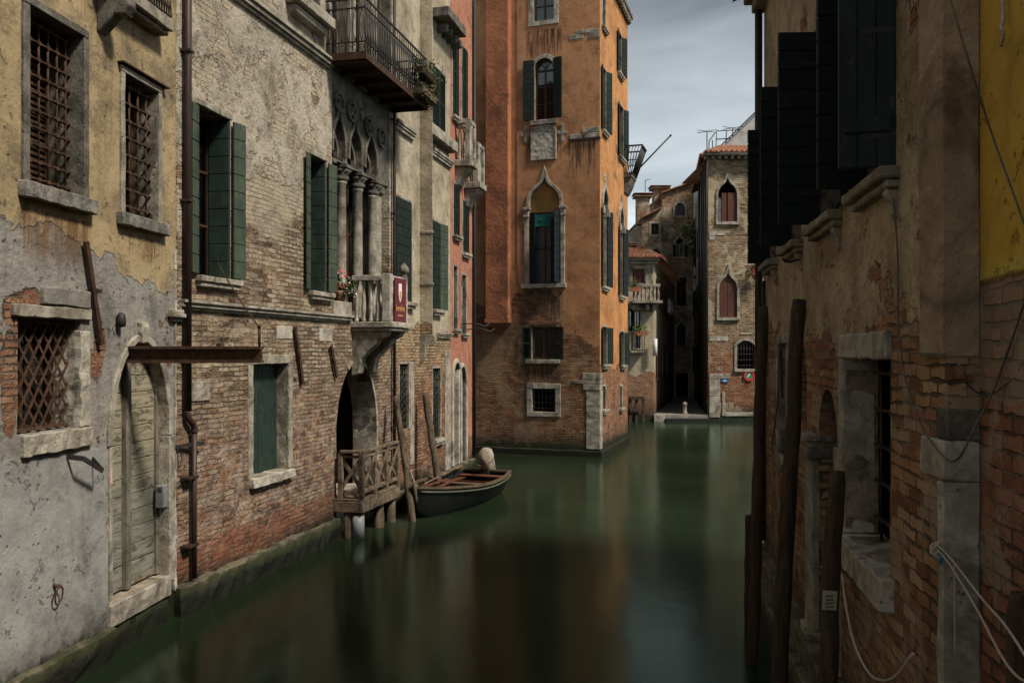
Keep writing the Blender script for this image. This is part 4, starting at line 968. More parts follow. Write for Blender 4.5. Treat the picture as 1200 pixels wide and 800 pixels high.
# the lettering is too small to read in the photograph: two short gold lines of letter shapes
GL = [[(0, 0, .5, 1), (.5, 1, 1, 0)], [(0, 0, 0, 1), (0, 0, 1, 0)], [(.5, 0, .5, 1), (0, 1, 1, 1)], [(0, 0, 0, 1), (0, 1, 1, 1), (1, 1, 1, .5), (1, .5, 0, .5)], [(0, 0, 0, 1), (1, 0, 1, 1), (0, .5, 1, .5)], [(0, 0, 0, 1), (0, 1, 1, 1), (0, .5, .8, .5), (0, 0, 1, 0)]]
for k in range(9): mb.box(bn0 + .07 + k * .052, bn0 + .085 + k * .052 + .012 * (k % 3 == 1), tz - .65 + .014 * (k % 2), tz - .57 + .05 * (k in (0, 5)), p + .0205, p + .023)
for k in range(4): mb.box(bn0 + .09 + k * .11, bn0 + .17 + k * .11, tz - .60 + .02 * (k % 2), tz - .585 + .02 * (k % 2), p + .0205, p + .0226)
build('lettering', mb, gold_print, bn, FB)
mb = MB(); mb.box(bn0 + .15, bn1 - .18, tz - .735, tz - .715, p + .0205, p + .023); build('gold_line', mb, gold_print, bn, FB)
mb = MB(); fc = (q1 - .06, -(p - .06)); mb.lathe([(.05, 0), (.07, .015), (.06, .03), (.035, .05), (.075, .075), (.095, .12), (.088, .17), (.06, .22), (.03, .26), (.0, .275)], (fc[0], fc[1], tz + .03), 16, lambda a, k: 1 + (.08 * math.cos(8 * a + k * math.pi) if 3 < k < 9 else 0))
tag(build('finial', mb, stone_shade, None, None, M=FB.M), 'stone pine cone standing on the corner post of the small stone balcony', 'ornament')
u, z = FB.at(402, 345, .02); pt = thing('flower_pot', 'terracotta pot of red and white flowers on the loggia parapet', 'flower pot', FB.world(u, lzb - .02, -.03), -R(FB.az - 90))
mb = MB(); mb.lathe([(.07, 0), (.10, .15), (.115, .15), (.115, .19), (.095, .19), (.09, .17)], (0, 0, 0), 16); build('pot', mb, terracotta, pt)
rnd = random.Random(4)
mb = MB(); leaves(mb, (0, 0, .28), .22, .2, .18, 260, .05, rnd, .05); build('foliage', mb, leaf_mat, pt, fixn=False)
for nm, mt, n in (('red_flowers', red_petal, 90), ('white_flowers', white_petal, 70)):
    mb = MB(); leaves(mb, (0, -.06, .31), .25, .2, .2, n, .04, rnd); build(nm, mb, mt, pt, fixn=False)
for k, (lab, col_) in enumerate((('wire basket planter of straggling green plants, upper of two on the iron balcony', leaf_mat), ('low trough of dry brownish plants at the foot of the iron balcony', leaf_pale))):
    zz = iz + (.43 if k == 0 else .03)
    pl = thing('planter', lab, 'planter', FB.world(i1 - .42, zz, ib_p + .13), -R(FB.az - 90), 'planters on the iron balcony')
    mb = MB(); mb.loft([[(-.42, -.09, 0), (.42, -.09, 0), (.42, .09, 0), (-.42, .09, 0)], [(-.44, -.11, .13), (.44, -.11, .13), (.44, .11, .13), (-.44, .11, .13)]]); build('trough', mb, wood_old if k else rust_dark, pl)
    mb = MB()
    for j in range(5): leaves(mb, (-.36 + .18 * j, 0, .2), .2, .2, .22, 90, .05, rnd, .14)
    build('foliage', mb, leaf_mat if k == 0 else simple('dry_plant', (.06, .05, .015), (.13, .10, .03), 20), pl, fixn=False)

# ------------------------------------------------------------------ narrow plastered house with chimney flue
C0, C1 = B1 + .004, FB.u(527.5)
Cc = thing('narrow_house', 'narrow yellowish plastered house with a chimney flue on corbels, past the palace', 'house', FB.world(FB.u(495), 0), -R(FB.az - 90)); holes = []
def cwin(x0, x1, ref, yt, yb, mode, sl=True, seed=0):
    u0, u1 = FB.u(x0), FB.u(x1); z1, z0 = zB(ref, yt), zB(ref, yb); holes.append((rect(u0, u1, z0, z1), .28, 1))
    w = frame4(FB, Cc, u0, u1, z0, z1, .06, -.24, .012, stone_shade, name='window', bottom=False)
    if sl: sill(FB, w, u0 - .06, u1 + .1, z0, .15, .14, stone, seed=seed)
    if mode == 'shut':
        um = (u0 + u1) / 2
        leaf(FB, w, (u0 + .005, .02), (um - .004, .02), z0 + .01, z1 - .005, dark_green, n=11); leaf(FB, w, (um + .004, .02), (u1 - .005, .02), z0 + .01, z1 - .005, dark_green, n=11)
    if mode == 'louvre':
        um = (u0 + u1) / 2
        leaf(FB, w, (u0 + .005, .03), (um - .004, .04), z0 + .01, z1 - .005, dark_green, kind='louvre'); leaf(FB, w, (um + .004, .04), (u1 - .005, .03), z0 + .01, z1 - .005, dark_green, kind='louvre')
    if mode == 'grille':
        grid_grille(FB, w, u0, u1, z0, z1, -.05, 4, 9, iron, .011); dark_box(FB, w, u0, u1, z0, z1, -.29)
    return w, u0, u1, z0, z1
cwin(463.5, 481, 464, 230, 352, 'shut', seed=20)
w_, a, b, z0, z1 = cwin(506, 514, 506, 258, 362, 'shut', seed=21)
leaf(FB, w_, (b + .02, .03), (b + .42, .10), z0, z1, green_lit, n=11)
w_, a, b, z0, z1 = cwin(505.5, 520, 506, 76, 152, 'louvre', sl=False)
slab(FB, w_, 'sill', FB.u(503, .2), FB.u(525), z0 - .28, z0 - .02, -.02, .26, stone, rough=(.2, .012))
moulding(FB, Cc, 'string_course', FB.u(505), C1 - .02, zB(506, 183), .18, .12, stone)
moulding(FB, Cc, 'string_course', C0 + .02, FB.u(483), zB(461, 150), .2, .12, stone)
moulding(FB, Cc, 'string_course', FB.u(512), C1 - .02, zB(515, 396), .13, .10, stone)
cwin(468, 479, 468, 427, 505, 'grille', sl=False)
cwin(507, 516, 507, 432, 515, 'grille', seed=22)
slab(FB, Cc, 'quoin', FB.u(480), FB.u(484), zB(480, 545), zB(480, 424), -.01, .03, stone, rough=(.2, .01))
slab(FB, Cc, 'quoin', FB.u(521), C1 - .03, .3, zB(524, 410), -.01, .03, stone, rough=(.2, .01))
# chimney flue on a curled corbel
f0, f1, fp = FB.u(492), FB.u(507, .3), .30
fzz = zB(495, 392)
mb = MB(); mb.box(f0, f1, fzz, 12.8, -.02, fp); fl = build('chimney_flue', mb, m_C, Cc, FB, bevel=.015)
mb = MB(); pr = [(-.02, fzz), (fp + .03, fzz), (fp + .07, fzz - .07), (fp + .07, fzz - .17), (fp + .02, fzz - .25), (fp - .07, fzz - .26), (fp - .12, fzz - .19), (.15, fzz - .26), (.13, fzz - .5), (.08, fzz - .62), (-.02, fzz - .66)]
a = [mb.vert(f0 - .02, z, q) for q, z in pr]; b = [mb.vert(f1 + .02, z, q) for q, z in pr]; mb.face(a); mb.face(b[::-1])
for k in range(len(pr)): mb.face((a[k], a[(k + 1) % len(pr)], b[(k + 1) % len(pr)], b[k]))
build('corbel', mb, stone_shade, fl, FB, bevel=.012)
for py in (275, 335): z = zB(495, py); mb = MB(); mb.box(f0 - .02, f1 + .02, z, z + .06, -.01, fp + .02); build('band', mb, stone_shade, fl, FB, bevel=.008)
# bracketed ledge at the top
ez = zB(508, 22)
lg2 = slab(FB, Cc, 'window_ledge', FB.u(506), C1 + .02, ez, ez + .22, -.02, .42, stone_dark, rough=(.2, .012))
for k in range(4):
    u = FB.u(508) + .25 + .38 * k; mb = MB(); mb.prism([(u, ez - .22), (u + .14, ez - .22), (u + .14, ez - .002), (u, ez - .002)], -.02, .26); build('bracket', mb, stone_dark, lg2, FB, bevel=.03)
wall(FB, Cc, C0, C1, -1, 12.8, holes, [m_C, stone_shade], T=6)
mb = MB(); mb.box(C0, C1, -1, .34, -.02, .10); build('plinth', mb, stone_algae, Cc, FB, bevel=.015, rough=(.22, .045))

# ------------------------------------------------------------------ pink house
D0, D1 = C1 + .004, FB.u(554)
D = thing('pink_house', 'pink plastered house with two stone balconies squeezed beside the orange palace', 'house', FB.world(FB.u(540), 0), -R(FB.az - 90)); holes = []
def dwin(x0, x1, yt, yb, mode, arch=0):
    u0, u1 = FB.u(x0), FB.u(x1); z1, z0 = zB(x0, yt), zB(x0, yb)
    w = frame4(FB, D, u0, u1, z0, z1, .05, -.2, .02, stone, name='window', bottom=False)
    holes.append((rect(u0, u1, z0, z1), .25, 1)); sill(FB, w, u0 - .08, u1 + .08, z0, .13, .12, stone)
    if mode == 'shut': leaf(FB, w, (u0, .03), ((u0 + u1) / 2, .045), z0, z1, dark_green, kind='louvre'); leaf(FB, w, (u1, .03), ((u0 + u1) / 2 + .01, .045), z0, z1, dark_green, kind='louvre')
    else: casement(FB, w, u0, u1, z0, z1, -.15, joinery_pale, 2, 3, name='inner_window'); dark_box(FB, w, u0, u1, z0, z1, -.26)
dwin(531, 537, 215, 275, 'shut'); dwin(542, 548, 235, 296, 'shut'); dwin(531, 535.5, 312, 385, 'glass'); dwin(541, 546, 322, 390, 'glass'); dwin(530, 536, 30, 135, 'shut'); dwin(541, 546.5, 55, 140, 'shut')
for (xa, yt, yb) in ((529.5, 425, 545), (536.5, 430, 540)):
    u0 = FB.u(xa) + .05; u1 = u0 + .62; z0, z1 = .35, zB(xa, yt)
    holes.append((arched(u0, u1, z0, z1 - .5, z1), .25, 1)); wv = surround(FB, D, [(u1, z0)] + list(reversed(arch_pts(u0, u1, z1 - .5, z1))) + [(u0, z0)], .11, -.2, .05, stone_pale, name='arched_door')
    leaf(FB, wv, (u0, -.2), (u1, -.2), z0, z1 - .02, wood_dark, kind='plank', name='door_leaf')
for (u0, u1, zt, p_) in ((FB.u(532.5), FB.u(540), zB(533, 140), .42), (FB.u(543), FB.u(551), zB(544, 168), .42)):
    zf = zt - 1.05
    bb = slab(FB, D, 'balcony', u0, u1, zf - .16, zf, -.02, p_ + .05, stone, rough=(.25, .012))
    mb = MB(); mb.box(u0, u1, zt - .12, zt, p_ - .12, p_); mb.box(u0, u0 + .12, zt - .121, zt - .001, 0, p_ - .121); mb.box(u1 - .12, u1, zt - .121, zt - .001, 0, p_ - .121); build('top_rail', mb, stone, bb, FB, bevel=.01)
    for q in (u0, u1 - .13): mb = MB(); mb.box(q, q + .13, zf, zt - .122, p_ - .13, p_); build('corner_post', mb, stone, bb, FB, bevel=.01)
    n = int((u1 - u0 - .26) / .2)
    for k in range(n): mb = MB(); rail_baluster(mb, u0 + .13 + (u1 - u0 - .26) * (k + .5) / n, p_ - .065, zf, zt - .12, .055); build('baluster', mb, stone, bb, FB)
    for q in (u0 + .065, u1 - .065): mb = MB(); rail_baluster(mb, q, .12, zf, zt - .12, .055); build('baluster', mb, stone, bb, FB)
    for q in (u0 + .08, u1 - .30):
        mb = MB(); pr = [(-.02, zf - .16), (p_ - .02, zf - .16), (p_ - .08, zf - .28), (.16, zf - .42), (.08, zf - .62), (-.02, zf - .66)]
        a = [mb.vert(q, z, e) for e, z in pr]; b = [mb.vert(q + .22, z, e) for e, z in pr]; mb.face(a); mb.face(b[::-1])
        for k in range(len(pr)): mb.face((a[k], a[(k + 1) % len(pr)], b[(k + 1) % len(pr)], b[k]))
        build('corbel', mb, stone_shade, bb, FB, bevel=.015)
mb = MB(); pu = D1 - .05; mb.tube([(pu, -.06, 13), (pu, -.06, .4)], .045, 8); build('downpipe', mb, pipe_grey, D, FB)
for (px, py) in ((540, 380), (547, 386)):
    q = FB.at(px, py); mb = MB(); mb.tube(smooth_path([(q[0], 0, q[1]), (q[0] + .0, -.4, q[1] + .02), (q[0] + .1, -.62, q[1] - .05), (q[0] + .2, -.72, q[1] + .02)]), .016, 6); build('iron_bracket', mb, iron, D, FB)
wall(FB, D, D0, D1, -1, 13.2, holes, [m_D, stone_shade], T=6)
mb = MB(); mb.box(D0, D1, -1, .34, -.02, .10); build('plinth', mb, stone_algae, D, FB, bevel=.015, rough=(.22, .045))
# ------------------------------------------------------------------ orange palace
EC = Vector((2.72, 26.4, 0)); FE0 = Facade(EC.x, EC.y, 110)             # u negative to the left of the corner
FE1 = Facade(EC.x, EC.y, 17.5)
E = thing('orange_palace', 'tall orange plastered palace with brick foot standing at the canal bend', 'palace', EC, -R(110 - 90))
F = FE0; holes = []; EL, EH = -9.5, 16.2
def zE(px, py, w=0): return FE0.z(px, py, w)
def box_win(x0, x1, yt, yb, ref=None):
    ref = ref or x0; return FE0.u(x0), FE0.u(x1), zE(ref, yb), zE(ref, yt)
# top window
u0, u1, z0, z1 = box_win(625, 649, -30, 26); holes.append((rect(u0, u1, z0, z1), .25, 1))
w = frame4(F, E, u0, u1, z0, z1, .16, -.2, .03, stone, name='window', tb=.15); casement(F, w, u0, u1, z0, z1, -.16, joinery, 2, 3, curtain=lace, name='inner_window'); dark_box(F, w, u0, u1, z0, z1, -.26)
# arched window with open shutters
u0, u1, z0, z1 = box_win(626.5, 648.5, 70, 142); holes.append((arched(u0, u1, z0, z1 - .3, z1), .25, 1))
w = surround(F, E, [(p[0], p[1]) for p in reversed(arch_pts(u0, u1, z1 - .3, z1))], .13, -.2, .03, stone, name='window')
mb = MB(); mb.box(u0 - .12, u1 + .12, z0 - .15, z0, -.2, .10); build('sill', mb, stone, w, F, bevel=.01, rough=(.2, .01))
casement(F, w, u0, u1, z0, z1, -.17, joinery, 2, 3, arch=z1 - .32, name='inner_window'); dark_box(F, w, u0, u1, z0, z1, -.26)
mb = MB(); c = (u0 + u1) / 2; mb.strip(arch_pts(u0 + .01, u1 - .01, z1 - .3, z1 - .01), [(c + (p[0] - c) * .86, z1 - .3 + (p[1] - z1 + .3) * .8) for p in arch_pts(u0 + .01, u1 - .01, z1 - .3, z1 - .01)], -.2, -.14)
for a in (-.5, 0, .5): mb.bar((c, .17, z1 - .33), (c + .26 * math.sin(a), .17, z1 - .33 + .26 * math.cos(a)), .03, .03)
build('fanlight', mb, joinery, w, F)
leaf(F, w, (u0 - .01, .03), (u0 - .36, .07), z0 + .02, z1 - .02, dark_green, n=10); leaf(F, w, (u1 + .01, .03), (u1 + .30, .10), z0 + .02, z1 - .02, dark_green, n=10)
# plaque with crosses
u0, u1, z0, z1 = box_win(624, 650.5, 150, 187)
mb = MB(); pl = [(u0, z0), (u1, z0)] + list(reversed(arch_pts(u0, u1, z1 - .14, z1, 8, 'segment'))); mb.prism(pl, -.01, .035)
def carved():
    t = NT('carved_relief_stone'); o, x, y, z = t.coords(); v = t.vor(o, 7.0, 'SMOOTH_F1'); n = t.noise(o, 9, 6, .7, 1.5)
    c = t.mix(t.step(n, .4, .6), (.26, .24, .2), (.46, .43, .37)); return t.finish(c, .85, t.add(t.mul(v, .08), t.mul(n, .06)), .2)
pq = build('carved_plaque', mb, carved(), E, F, bevel=.01)
mb = MB(); fr_in = pl; mb.strip(fr_in, [(p[0] + (.05 if p[0] > (u0 + u1) / 2 else -.05), p[1] + (.05 if p[1] > (z0 + z1) / 2 else -.05)) for p in fr_in], -.01, .06, True); build('plaque_frame', mb, stone, pq, F, bevel=.008)
for px, py in ((616, 158), (659, 155)):
    u, z = F.at(px, py); mb = MB(); mb.box(u - .05, u + .05, z - .28, z + .28, -.01, .02); mb.box(u - .16, u - .051, z - .05, z + .05, -.01, .02); mb.box(u + .051, u + .16, z - .05, z + .05, -.01, .02); build('stone_cross', mb, stone, E, F, bevel=.006)
# stone ties in the corner
for (xa, xb, ya, yb, m) in ((667, 684, 42, 47.5, stone), (676, 696, 36, 40.5, stone), (690, 702.5, 35, 46, stone), (668, 680, 158, 164, stone), (682.5, 702.5, 150, 156, stone), (684, 702.8, 156.5, 162, stone), (667, 703.4, 163.5, 166, iron)):
    if m is iron: mb = MB(); mb.box(F.u(xa), .02, zE(xa, yb), zE(xa, ya), -.02, .06); build('iron_band', mb, m, E, F); continue
    mb = MB(); mb.box(F.u(xa), min(F.u(xb), -.005), zE(xa, yb), zE(xa, ya), -.02, .018); build('stone_tie', mb, m, E, F, bevel=.008, rough=(.15, .01))
# ogee window of the main floor
u0, u1, z0, z1 = box_win(620.5, 656, 207, 333); zs = zE(620, 243); holes.append((arched(u0, u1, z0, zs, z1, 'ogee'), .28, 1))
ap = arch_pts(u0, u1, zs, z1, 12, 'ogee')
w = surround(F, E, list(reversed(ap)), .105, -.22, .05, stone, tt=.34, name='window')
for a in (u0 - .10, u1 + .10):
    mb = MB(); mb.box(a - .07, a + .07, z0, zs - .32, -.2, .04); mb.box(a - .10, a + .10, zs - .32, zs - .26, -.2, .07); mb.box(a - .08, a + .08, zs - .259, zs - .10, -.2, .05); mb.box(a - .12, a + .12, zs - .099, zs - .005, -.2, .09); build('jamb_column', mb, stone, w, F, bevel=.012)
mb = MB(); mb.box(u0 - .26, u1 + .22, z0 - .14, z0 - .002, -.2, .12); build('sill', mb, stone, w, F, bevel=.01, rough=(.25, .01))
zl = zE(622, 249)
mb = MB(); mb.prism([(u0 - .01, zl), (u1 + .01, zl)] + [(min(max(p[0], u0 - .01), u1 + .01), p[1]) for p in reversed(arch_pts(u0 - .01, u1 + .01, zs, z1, 10, 'ogee'))], -.2, -.12); build('lunette', mb, simple('lunette_plaster', (.24, .12, .035), (.33, .18, .06), 2, .9, .01), w, F)
wi = casement(F, w, u0, u1 - .05, z0, zl, -.18, joinery, 2, 2, curtain=curtain_grey, cur_w=.05, name='inner_window')
mb = MB(); mb.box(u0 + .02, u1 - .02, zl - .45, zl - .06, -.15, -.11); build('roller_awning', mb, simple('green_awning_cloth', (.01, .10, .085), (.016, .15, .13), 8, .8, .004), w, F, rough=(.15, .02))
leaf(F, w, (u1 - .005, .0), (u1 - .06, .42), z0 + .02, zl, black_paint, n=10); leaf(F, w, (u1 + .04, .06), (u1 - .26, .10), z0 + .02, zl - .02, black_paint, n=10)
leaf(F, w, (u0 + .01, -.02), (u0 + .20, .05), z0 + .02, zl, black_paint, n=10)
dark_box(F, w, u0, u1, z0, zl, -.29)
# small shuttered window
u0, u1, z0, z1 = box_win(623, 650, 383, 421); holes.append((rect(u0, u1, z0, z1), .22, 1))
w = casement(F, E, u0, u1, z0, z1, -.10, joinery, 2, 1, fr=.07, bar=.05, curtain=lace, cur_w=.05); mb = MB(); mb.box(u0 - .18, u1 + .18, z0 - .13, z0 - .002, -.15, .09); build('sill', mb, stone, w, F, bevel=.01, rough=(.2, .01))
mb = MB(); mb.box(u0 - .05, u1 + .05, z1 + .002, z1 + .09, -.15, .02); build('lintel', mb, joinery, w, F)
leaf(F, w, (u0 - .01, .02), (u0 - .30, .08), z0, z1, dark_green, kind='louvre'); leaf(F, w, (u1 + .01, .02), (u1 + .30, .08), z0, z1, dark_green, kind='louvre'); dark_box(F, w, u0, u1, z0, z1, -.23)
# barred ground window
u0, u1, z0, z1 = box_win(623.5, 651, 455, 482); holes.append((rect(u0, u1, z0, z1), .3, 1))
w = frame4(F, E, u0, u1, z0, z1, .17, -.25, .035, stone, name='window', tb=.15, rough=(.2, .012)); grid_grille(F, w, u0, u1, z0, z1, -.08, 6, 4, iron, .014); dark_box(F, w, u0, u1, z0, z1, -.31)
# chimney flue with pointed foot
u0, u1 = F.u(571.5, .1), F.u(596, .25); fz = zE(583, 374); p_ = .30
mb = MB(); mb.box(u0, u1, fz, EH - .2, -.02, p_); fl = build('chimney_flue', mb, flue_red, E, F, bevel=.012)
mb = MB(); uc = (u0 + u1) / 2; zb_ = zE(583, 392)
a = [mb.vert(*q) for q in ((u0 - .02, fz - .002, -.02), (u1 + .02, fz - .002, -.02), (u1 + .02, fz - .002, p_ + .02), (u0 - .02, fz - .002, p_ + .02))]; b = [mb.vert(*q) for q in ((u0 - .02, fz - .12, -.02), (u1 + .02, fz - .12, -.02), (u1 + .02, fz - .12, p_ + .02), (u0 - .02, fz - .12, p_ + .02))]; t_ = mb.vert(uc, zb_, -.02); t2 = mb.vert(uc, zb_ + .02, .06)
for k in range(4): mb.face((a[k], a[(k + 1) % 4], b[(k + 1) % 4], b[k]))
mb.face(a); mb.face((b[3], b[2], t2)); mb.face((b[0], b[3], t2, t_)); mb.face((b[2], b[1], t_, t2)); build('pointed_foot', mb, flue_red, fl, F)
# corner pillar of stone
for (xa, yt, yb, m_) in ((682.5, 437, 444.5, 0), (671, 445, 449.5, 0), (683.5, 450, 457, 0), (687, 457.5, 490, 0), (687, 490.5, 526, 0)):
    mb = MB(); mb.box(F.u(xa), .012, zE(690, yb), zE(690, yt), -.3, .02 + (.015 if xa < 686 else 0)); build('corner_stone', mb, stone, E, F, bevel=.012, rough=(.2, .012))
mb = MB(); pu = F.u(607); mb.tube([(pu, -.02, EH), (pu, -.02, zE(607, 330)), (pu + .12, -.03, zE(607, 336))], .012, 6); build('cable', mb, cable_grey, E, F)
wall(F, E, EL, 0, -1, EH, holes, [m_E, stone_shade], T=.5, sides='lt', name='front_wall')
mb = MB(); mb.box(EL, .10, -1, .20, -.02, .10); build('plinth', mb, stone_algae, E, F, bevel=.02, rough=(.5, .02))
# ---- right-hand face
F = FE1; holes = []; RL = 5.0; RH = 15.05
def zF(px, py, w=0): return FE1.z(px, py, w)
def rw(x0, x1, yt, yb, kind, sh=True, mat=dark_green):
    u0, u1, z0, z1 = F.u(x0), F.u(x1), zF(x0, yb), zF(x0, yt)
    u1 = max(u1, u0 + .45)
    if u0 < .36: u1 += .36 - u0; u0 = .36
    if kind == 'ogee':
        zs = z1 - .75; holes.append((arched(u0, u1, z0, zs, z1, 'ogee'), .25, 1)); w = surround(F, E, list(reversed(arch_pts(u0, u1, zs, z1, 10, 'ogee'))), .13, -.2, .06, stone, tt=.3, name='window')
        for a in (u0 - .09, u1 + .09): mb = MB(); mb.box(a - .06, a + .06, z0, zs - .02, -.2, .05); mb.box(a - .10, a + .10, zs - .28, zs - .03, -.2, .10); build('jamb_column', mb, stone, w, F, bevel=.01)
    else:
        holes.append((rect(u0, u1, z0, z1), .22, 1)); w = frame4(F, E, u0, u1, z0, z1, .07, -.18, .02, stone, name='window', bottom=False)
    sill(F, w, u0 - .12, u1 + .12, z0, .15, .12, stone)
    if kind == 'slit': grid_grille(F, w, u0, u1, z0, z1, -.06, 2, 4, iron)
    casement(F, w, u0, u1, z0, z1 - (.8 if kind == 'ogee' else 0), -.14, name='inner_window'); dark_box(F, w, u0, u1, z0, z1, -.24, .5)
    if sh:
        zt = z1 - (.85 if kind == 'ogee' else 0)
        leaf(F, w, (u0 - .01, .03), (u0 - .25, .06), z0, zt, mat, n=10); leaf(F, w, (u1 + .01, .03), (u1 + .25, .16), z0, zt, mat, n=10)
rw(704.5, 708, -40, 28, 'plain', False); rw(704, 708, 75, 150, 'plain'); rw(724, 728, 36, 84, 'plain'); rw(725, 730, 121, 182, 'plain')
rw(705.5, 710.5, 212, 335, 'ogee', True, black_paint); rw(725.5, 729.5, 236, 346, 'ogee', True, black_paint)
rw(706, 711, 383, 427, 'plain'); rw(727, 731, 389, 428, 'plain'); rw(706, 708.5, 453, 480, 'slit', False); rw(726, 728.5, 453, 478, 'slit', False)
wall(F, E, 0, RL, -1, RH + .3, holes, [m_E2, stone_shade], T=.6, sides='rt', name='side_wall')
mb = MB(); mb.box(.0, RL, -1, .205, -.02, .095); build('plinth', mb, stone_algae, E, F, bevel=.02, rough=(.5, .02))
mb = MB(); mb.box(-.05, RL + .02, RH + .3, RH + .45, -.3, .20); mb.box(-.03, RL + .05, RH + .15, RH + .30, -.1, .08); co_ = build('cornice', mb, stone_dark, E, F, bevel=.01)
mb = MB()
for k in range(17): u = .08 + .29 * k; mb.box(u, u + .14, RH + .12, RH + .298, .08, .17)
build('dentils', mb, stone_shade, co_, F)
# block behind, so that the palace has its depth
mb = MB(); P = [FE0.world(EL, 0, -9), FE0.world(0, 0, -.0), FE1.world(RL, 0), FE1.world(RL, 0, -7.5)]
mb2 = MB(); i = [mb2.vw((p.x, p.y, -1)) for p in P[2:]] + [mb2.vw((p.x, p.y, RH + .3)) for p in reversed(P[2:])]; mb2.face(i)
build('rear_wall', mb2, m_E2, E, M=Matrix.Identity(4), fixn=False)
mb = MB(); Q = [FE0.world(EL, 0, .1), FE0.world(.0, 0, .1), FE1.world(RL, 0, .1), FE1.world(RL, 0, -8), FE0.world(EL, 0, -9)]
b = [mb.vw((p.x, p.y, RH + .46 if k in (2, 3) else (EH + .02 if k in (0, 1) else RH + .46))) for k, p in enumerate(Q)]; apx = mb.vw((Q[0] + Q[2]) / 2 + Vector((-2, 3, RH + 3.0)))
for k in range(5): mb.face((b[k], b[(k + 1) % 5], apx))
build('roof', mb, tiles, E, M=Matrix.Identity(4))
# iron balcony with flared railing on the far corner of the side face, on a stone corbel, with a flagpole
bz = zF(733, 207); u0 = RL - .85; bp = .30; bt_ = .66; u9 = RL + .12
mb = MB(); mb.box(u0, u9, bz - .10, bz, -.02, bp); ib2 = build('iron_balcony', mb, stone_dark, E, F, bevel=.01)
mb = MB(); pr = [(-.02, bz - .101), (bp - .02, bz - .101), (bp - .1, bz - .35), (.06, bz - .62), (-.02, bz - .66)]
a = [mb.vert(u0 + .06, z, e) for e, z in pr]; b = [mb.vert(u9 - .06, z, e) for e, z in pr]; mb.face(a); mb.face(b[::-1])
for k in range(5): mb.face((a[k], a[(k + 1) % 5], b[(k + 1) % 5], b[k]))
build('corbel', mb, stone_dark, ib2, F, bevel=.015)
mb = MB(); rh = 1.0
for t_, th in ((.04, .03), (.5, .025), (1.0, .05)):
    w_ = bp + (bt_ - bp) * t_; zz = bz + rh * t_; path = [(u0, 0), (u0, w_), (u9, w_), (u9, 0)]
    for a, b in zip(path, path[1:]): mb.bar((a[0], -a[1], zz), (b[0], -b[1], zz), th, th)
for k in range(13):
    u = u0 + (u9 - u0) * k / 12; mb.tube([(u, -bp, bz), (u, -bt_, bz + rh)], .013, 5)
for u in (u0, u9):
    for k in range(6): mb.tube([(u, -bp * k / 6, bz), (u, -bt_ * k / 6, bz + rh)], .013, 5)
build('railing', mb, iron, ib2, F)
p, q = Vector((u9 - .1, -bp, bz + .25)), Vector((u9 + .25, -1.5, bz + 1.55)); mb = MB(); mb.tube([p, q], .028, 8); mb.tube([q, q + (q - p).normalized() * .06], [.045, .02], 8); mb.tube([p, p + Vector((0, .3, -.1))], .02, 6); build('flagpole', mb, iron, ib2, F)
# ------------------------------------------------------------------ across the canal: corner house, alley, brick houses, gothic house
FG = Facade(0, 40, 90); FH = Facade(0, 55, 90)
def pz(F, py, px=780): return F.z(px, py)
# ---- corner house left of the alley
GX = FG.u(766)
G = thing('corner_house', 'small corner house with red tiled roof and stone balcony left of the dark alley', 'house', (FG.u(750), 40, 0)); holes = []
GH = pz(FG, 306)
def plain_win(F, P, x0, x1, yt, yb, holes, mat=stone, fr=.12, **kw):
    u0, u1, z0, z1 = F.u(x0), F.u(x1), F.z(x0, yb), F.z(x0, yt); holes.append((rect(u0, u1, z0, z1), .25, 1))
    w = frame4(F, P, u0, u1, z0, z1, fr, -.2, .03, mat, name='window'); dark_box(F, w, u0, u1, z0, z1, -.26); return w, u0, u1, z0, z1
w, u0, u1, z0, z1 = plain_win(FG, G, 741, 755, 315, 332, holes); leaf(FG, w, (u0, -.06), ((u0 + u1) / 2 - .01, -.06), z0, z1, brown_paint, kind='plank'); leaf(FG, w, ((u0 + u1) / 2 + .01, -.06), (u1, -.06), z0, z1, brown_paint, kind='plank')
w, u0, u1, z0, z1 = plain_win(FG, G, 743, 750, 364, 408, holes, fr=.08); casement(FG, w, u0, u1, z0, z1, -.12, cols=2, rows=3, name='inner_window')
w, u0, u1, z0, z1 = plain_win(FG, G, 737, 741, 362, 388, holes, fr=.08); casement(FG, w, u0, u1, z0, z1, -.12, cols=1, rows=3, name='inner_window')
mb = MB()
for xa in (757.5, 760.5, 764): u = FG.u(xa); mb.box(u - .06, u + .06, pz(FG, 334), GH, -.02, .09)
build('pilaster', mb, stone_shade, G, FG, bevel=.01)
wall(FG, G, 3.0, GX, -1, GH, holes, [m_G, stone_shade], T=9, sides='ltb')
FGs = Facade(GX, 40, 14.3); Gs = []
def Gwin(u0, u1, z0, z1):
    Gs.append((rect(u0, u1, z0, z1), .2, 1)); w = frame4(FGs, G, u0, u1, z0, z1, .09, -.15, .03, stone_shade, name='window'); dark_box(FGs, w, u0, u1, z0, z1, -.21)
    leaf(FGs, w, (u0 - .02, .03), (u0 - .4, .06), z0, z1, brown_paint, kind='plank'); leaf(FGs, w, (u1 + .02, .03), (u1 + .4, .06), z0, z1, brown_paint, kind='plank')
for k in range(3): Gwin(1.5 + 3.2 * k, 2.3 + 3.2 * k, 2.0, 3.6); Gwin(1.5 + 3.2 * k, 2.3 + 3.2 * k, 5.3, 6.8)
wall(FGs, G, 0, 15, -1, GH, Gs, [m_G, stone_shade], T=.5, sides='t', name='alley_wall')
mb = MB(); mb.box(3.0, GX + .25, GH, GH + .1, -9, .35); mb.box(3.0, GX + .15, GH - .14, GH - .002, -.01, .2); build('eave', mb, stone_shade, G, FG, bevel=.01)
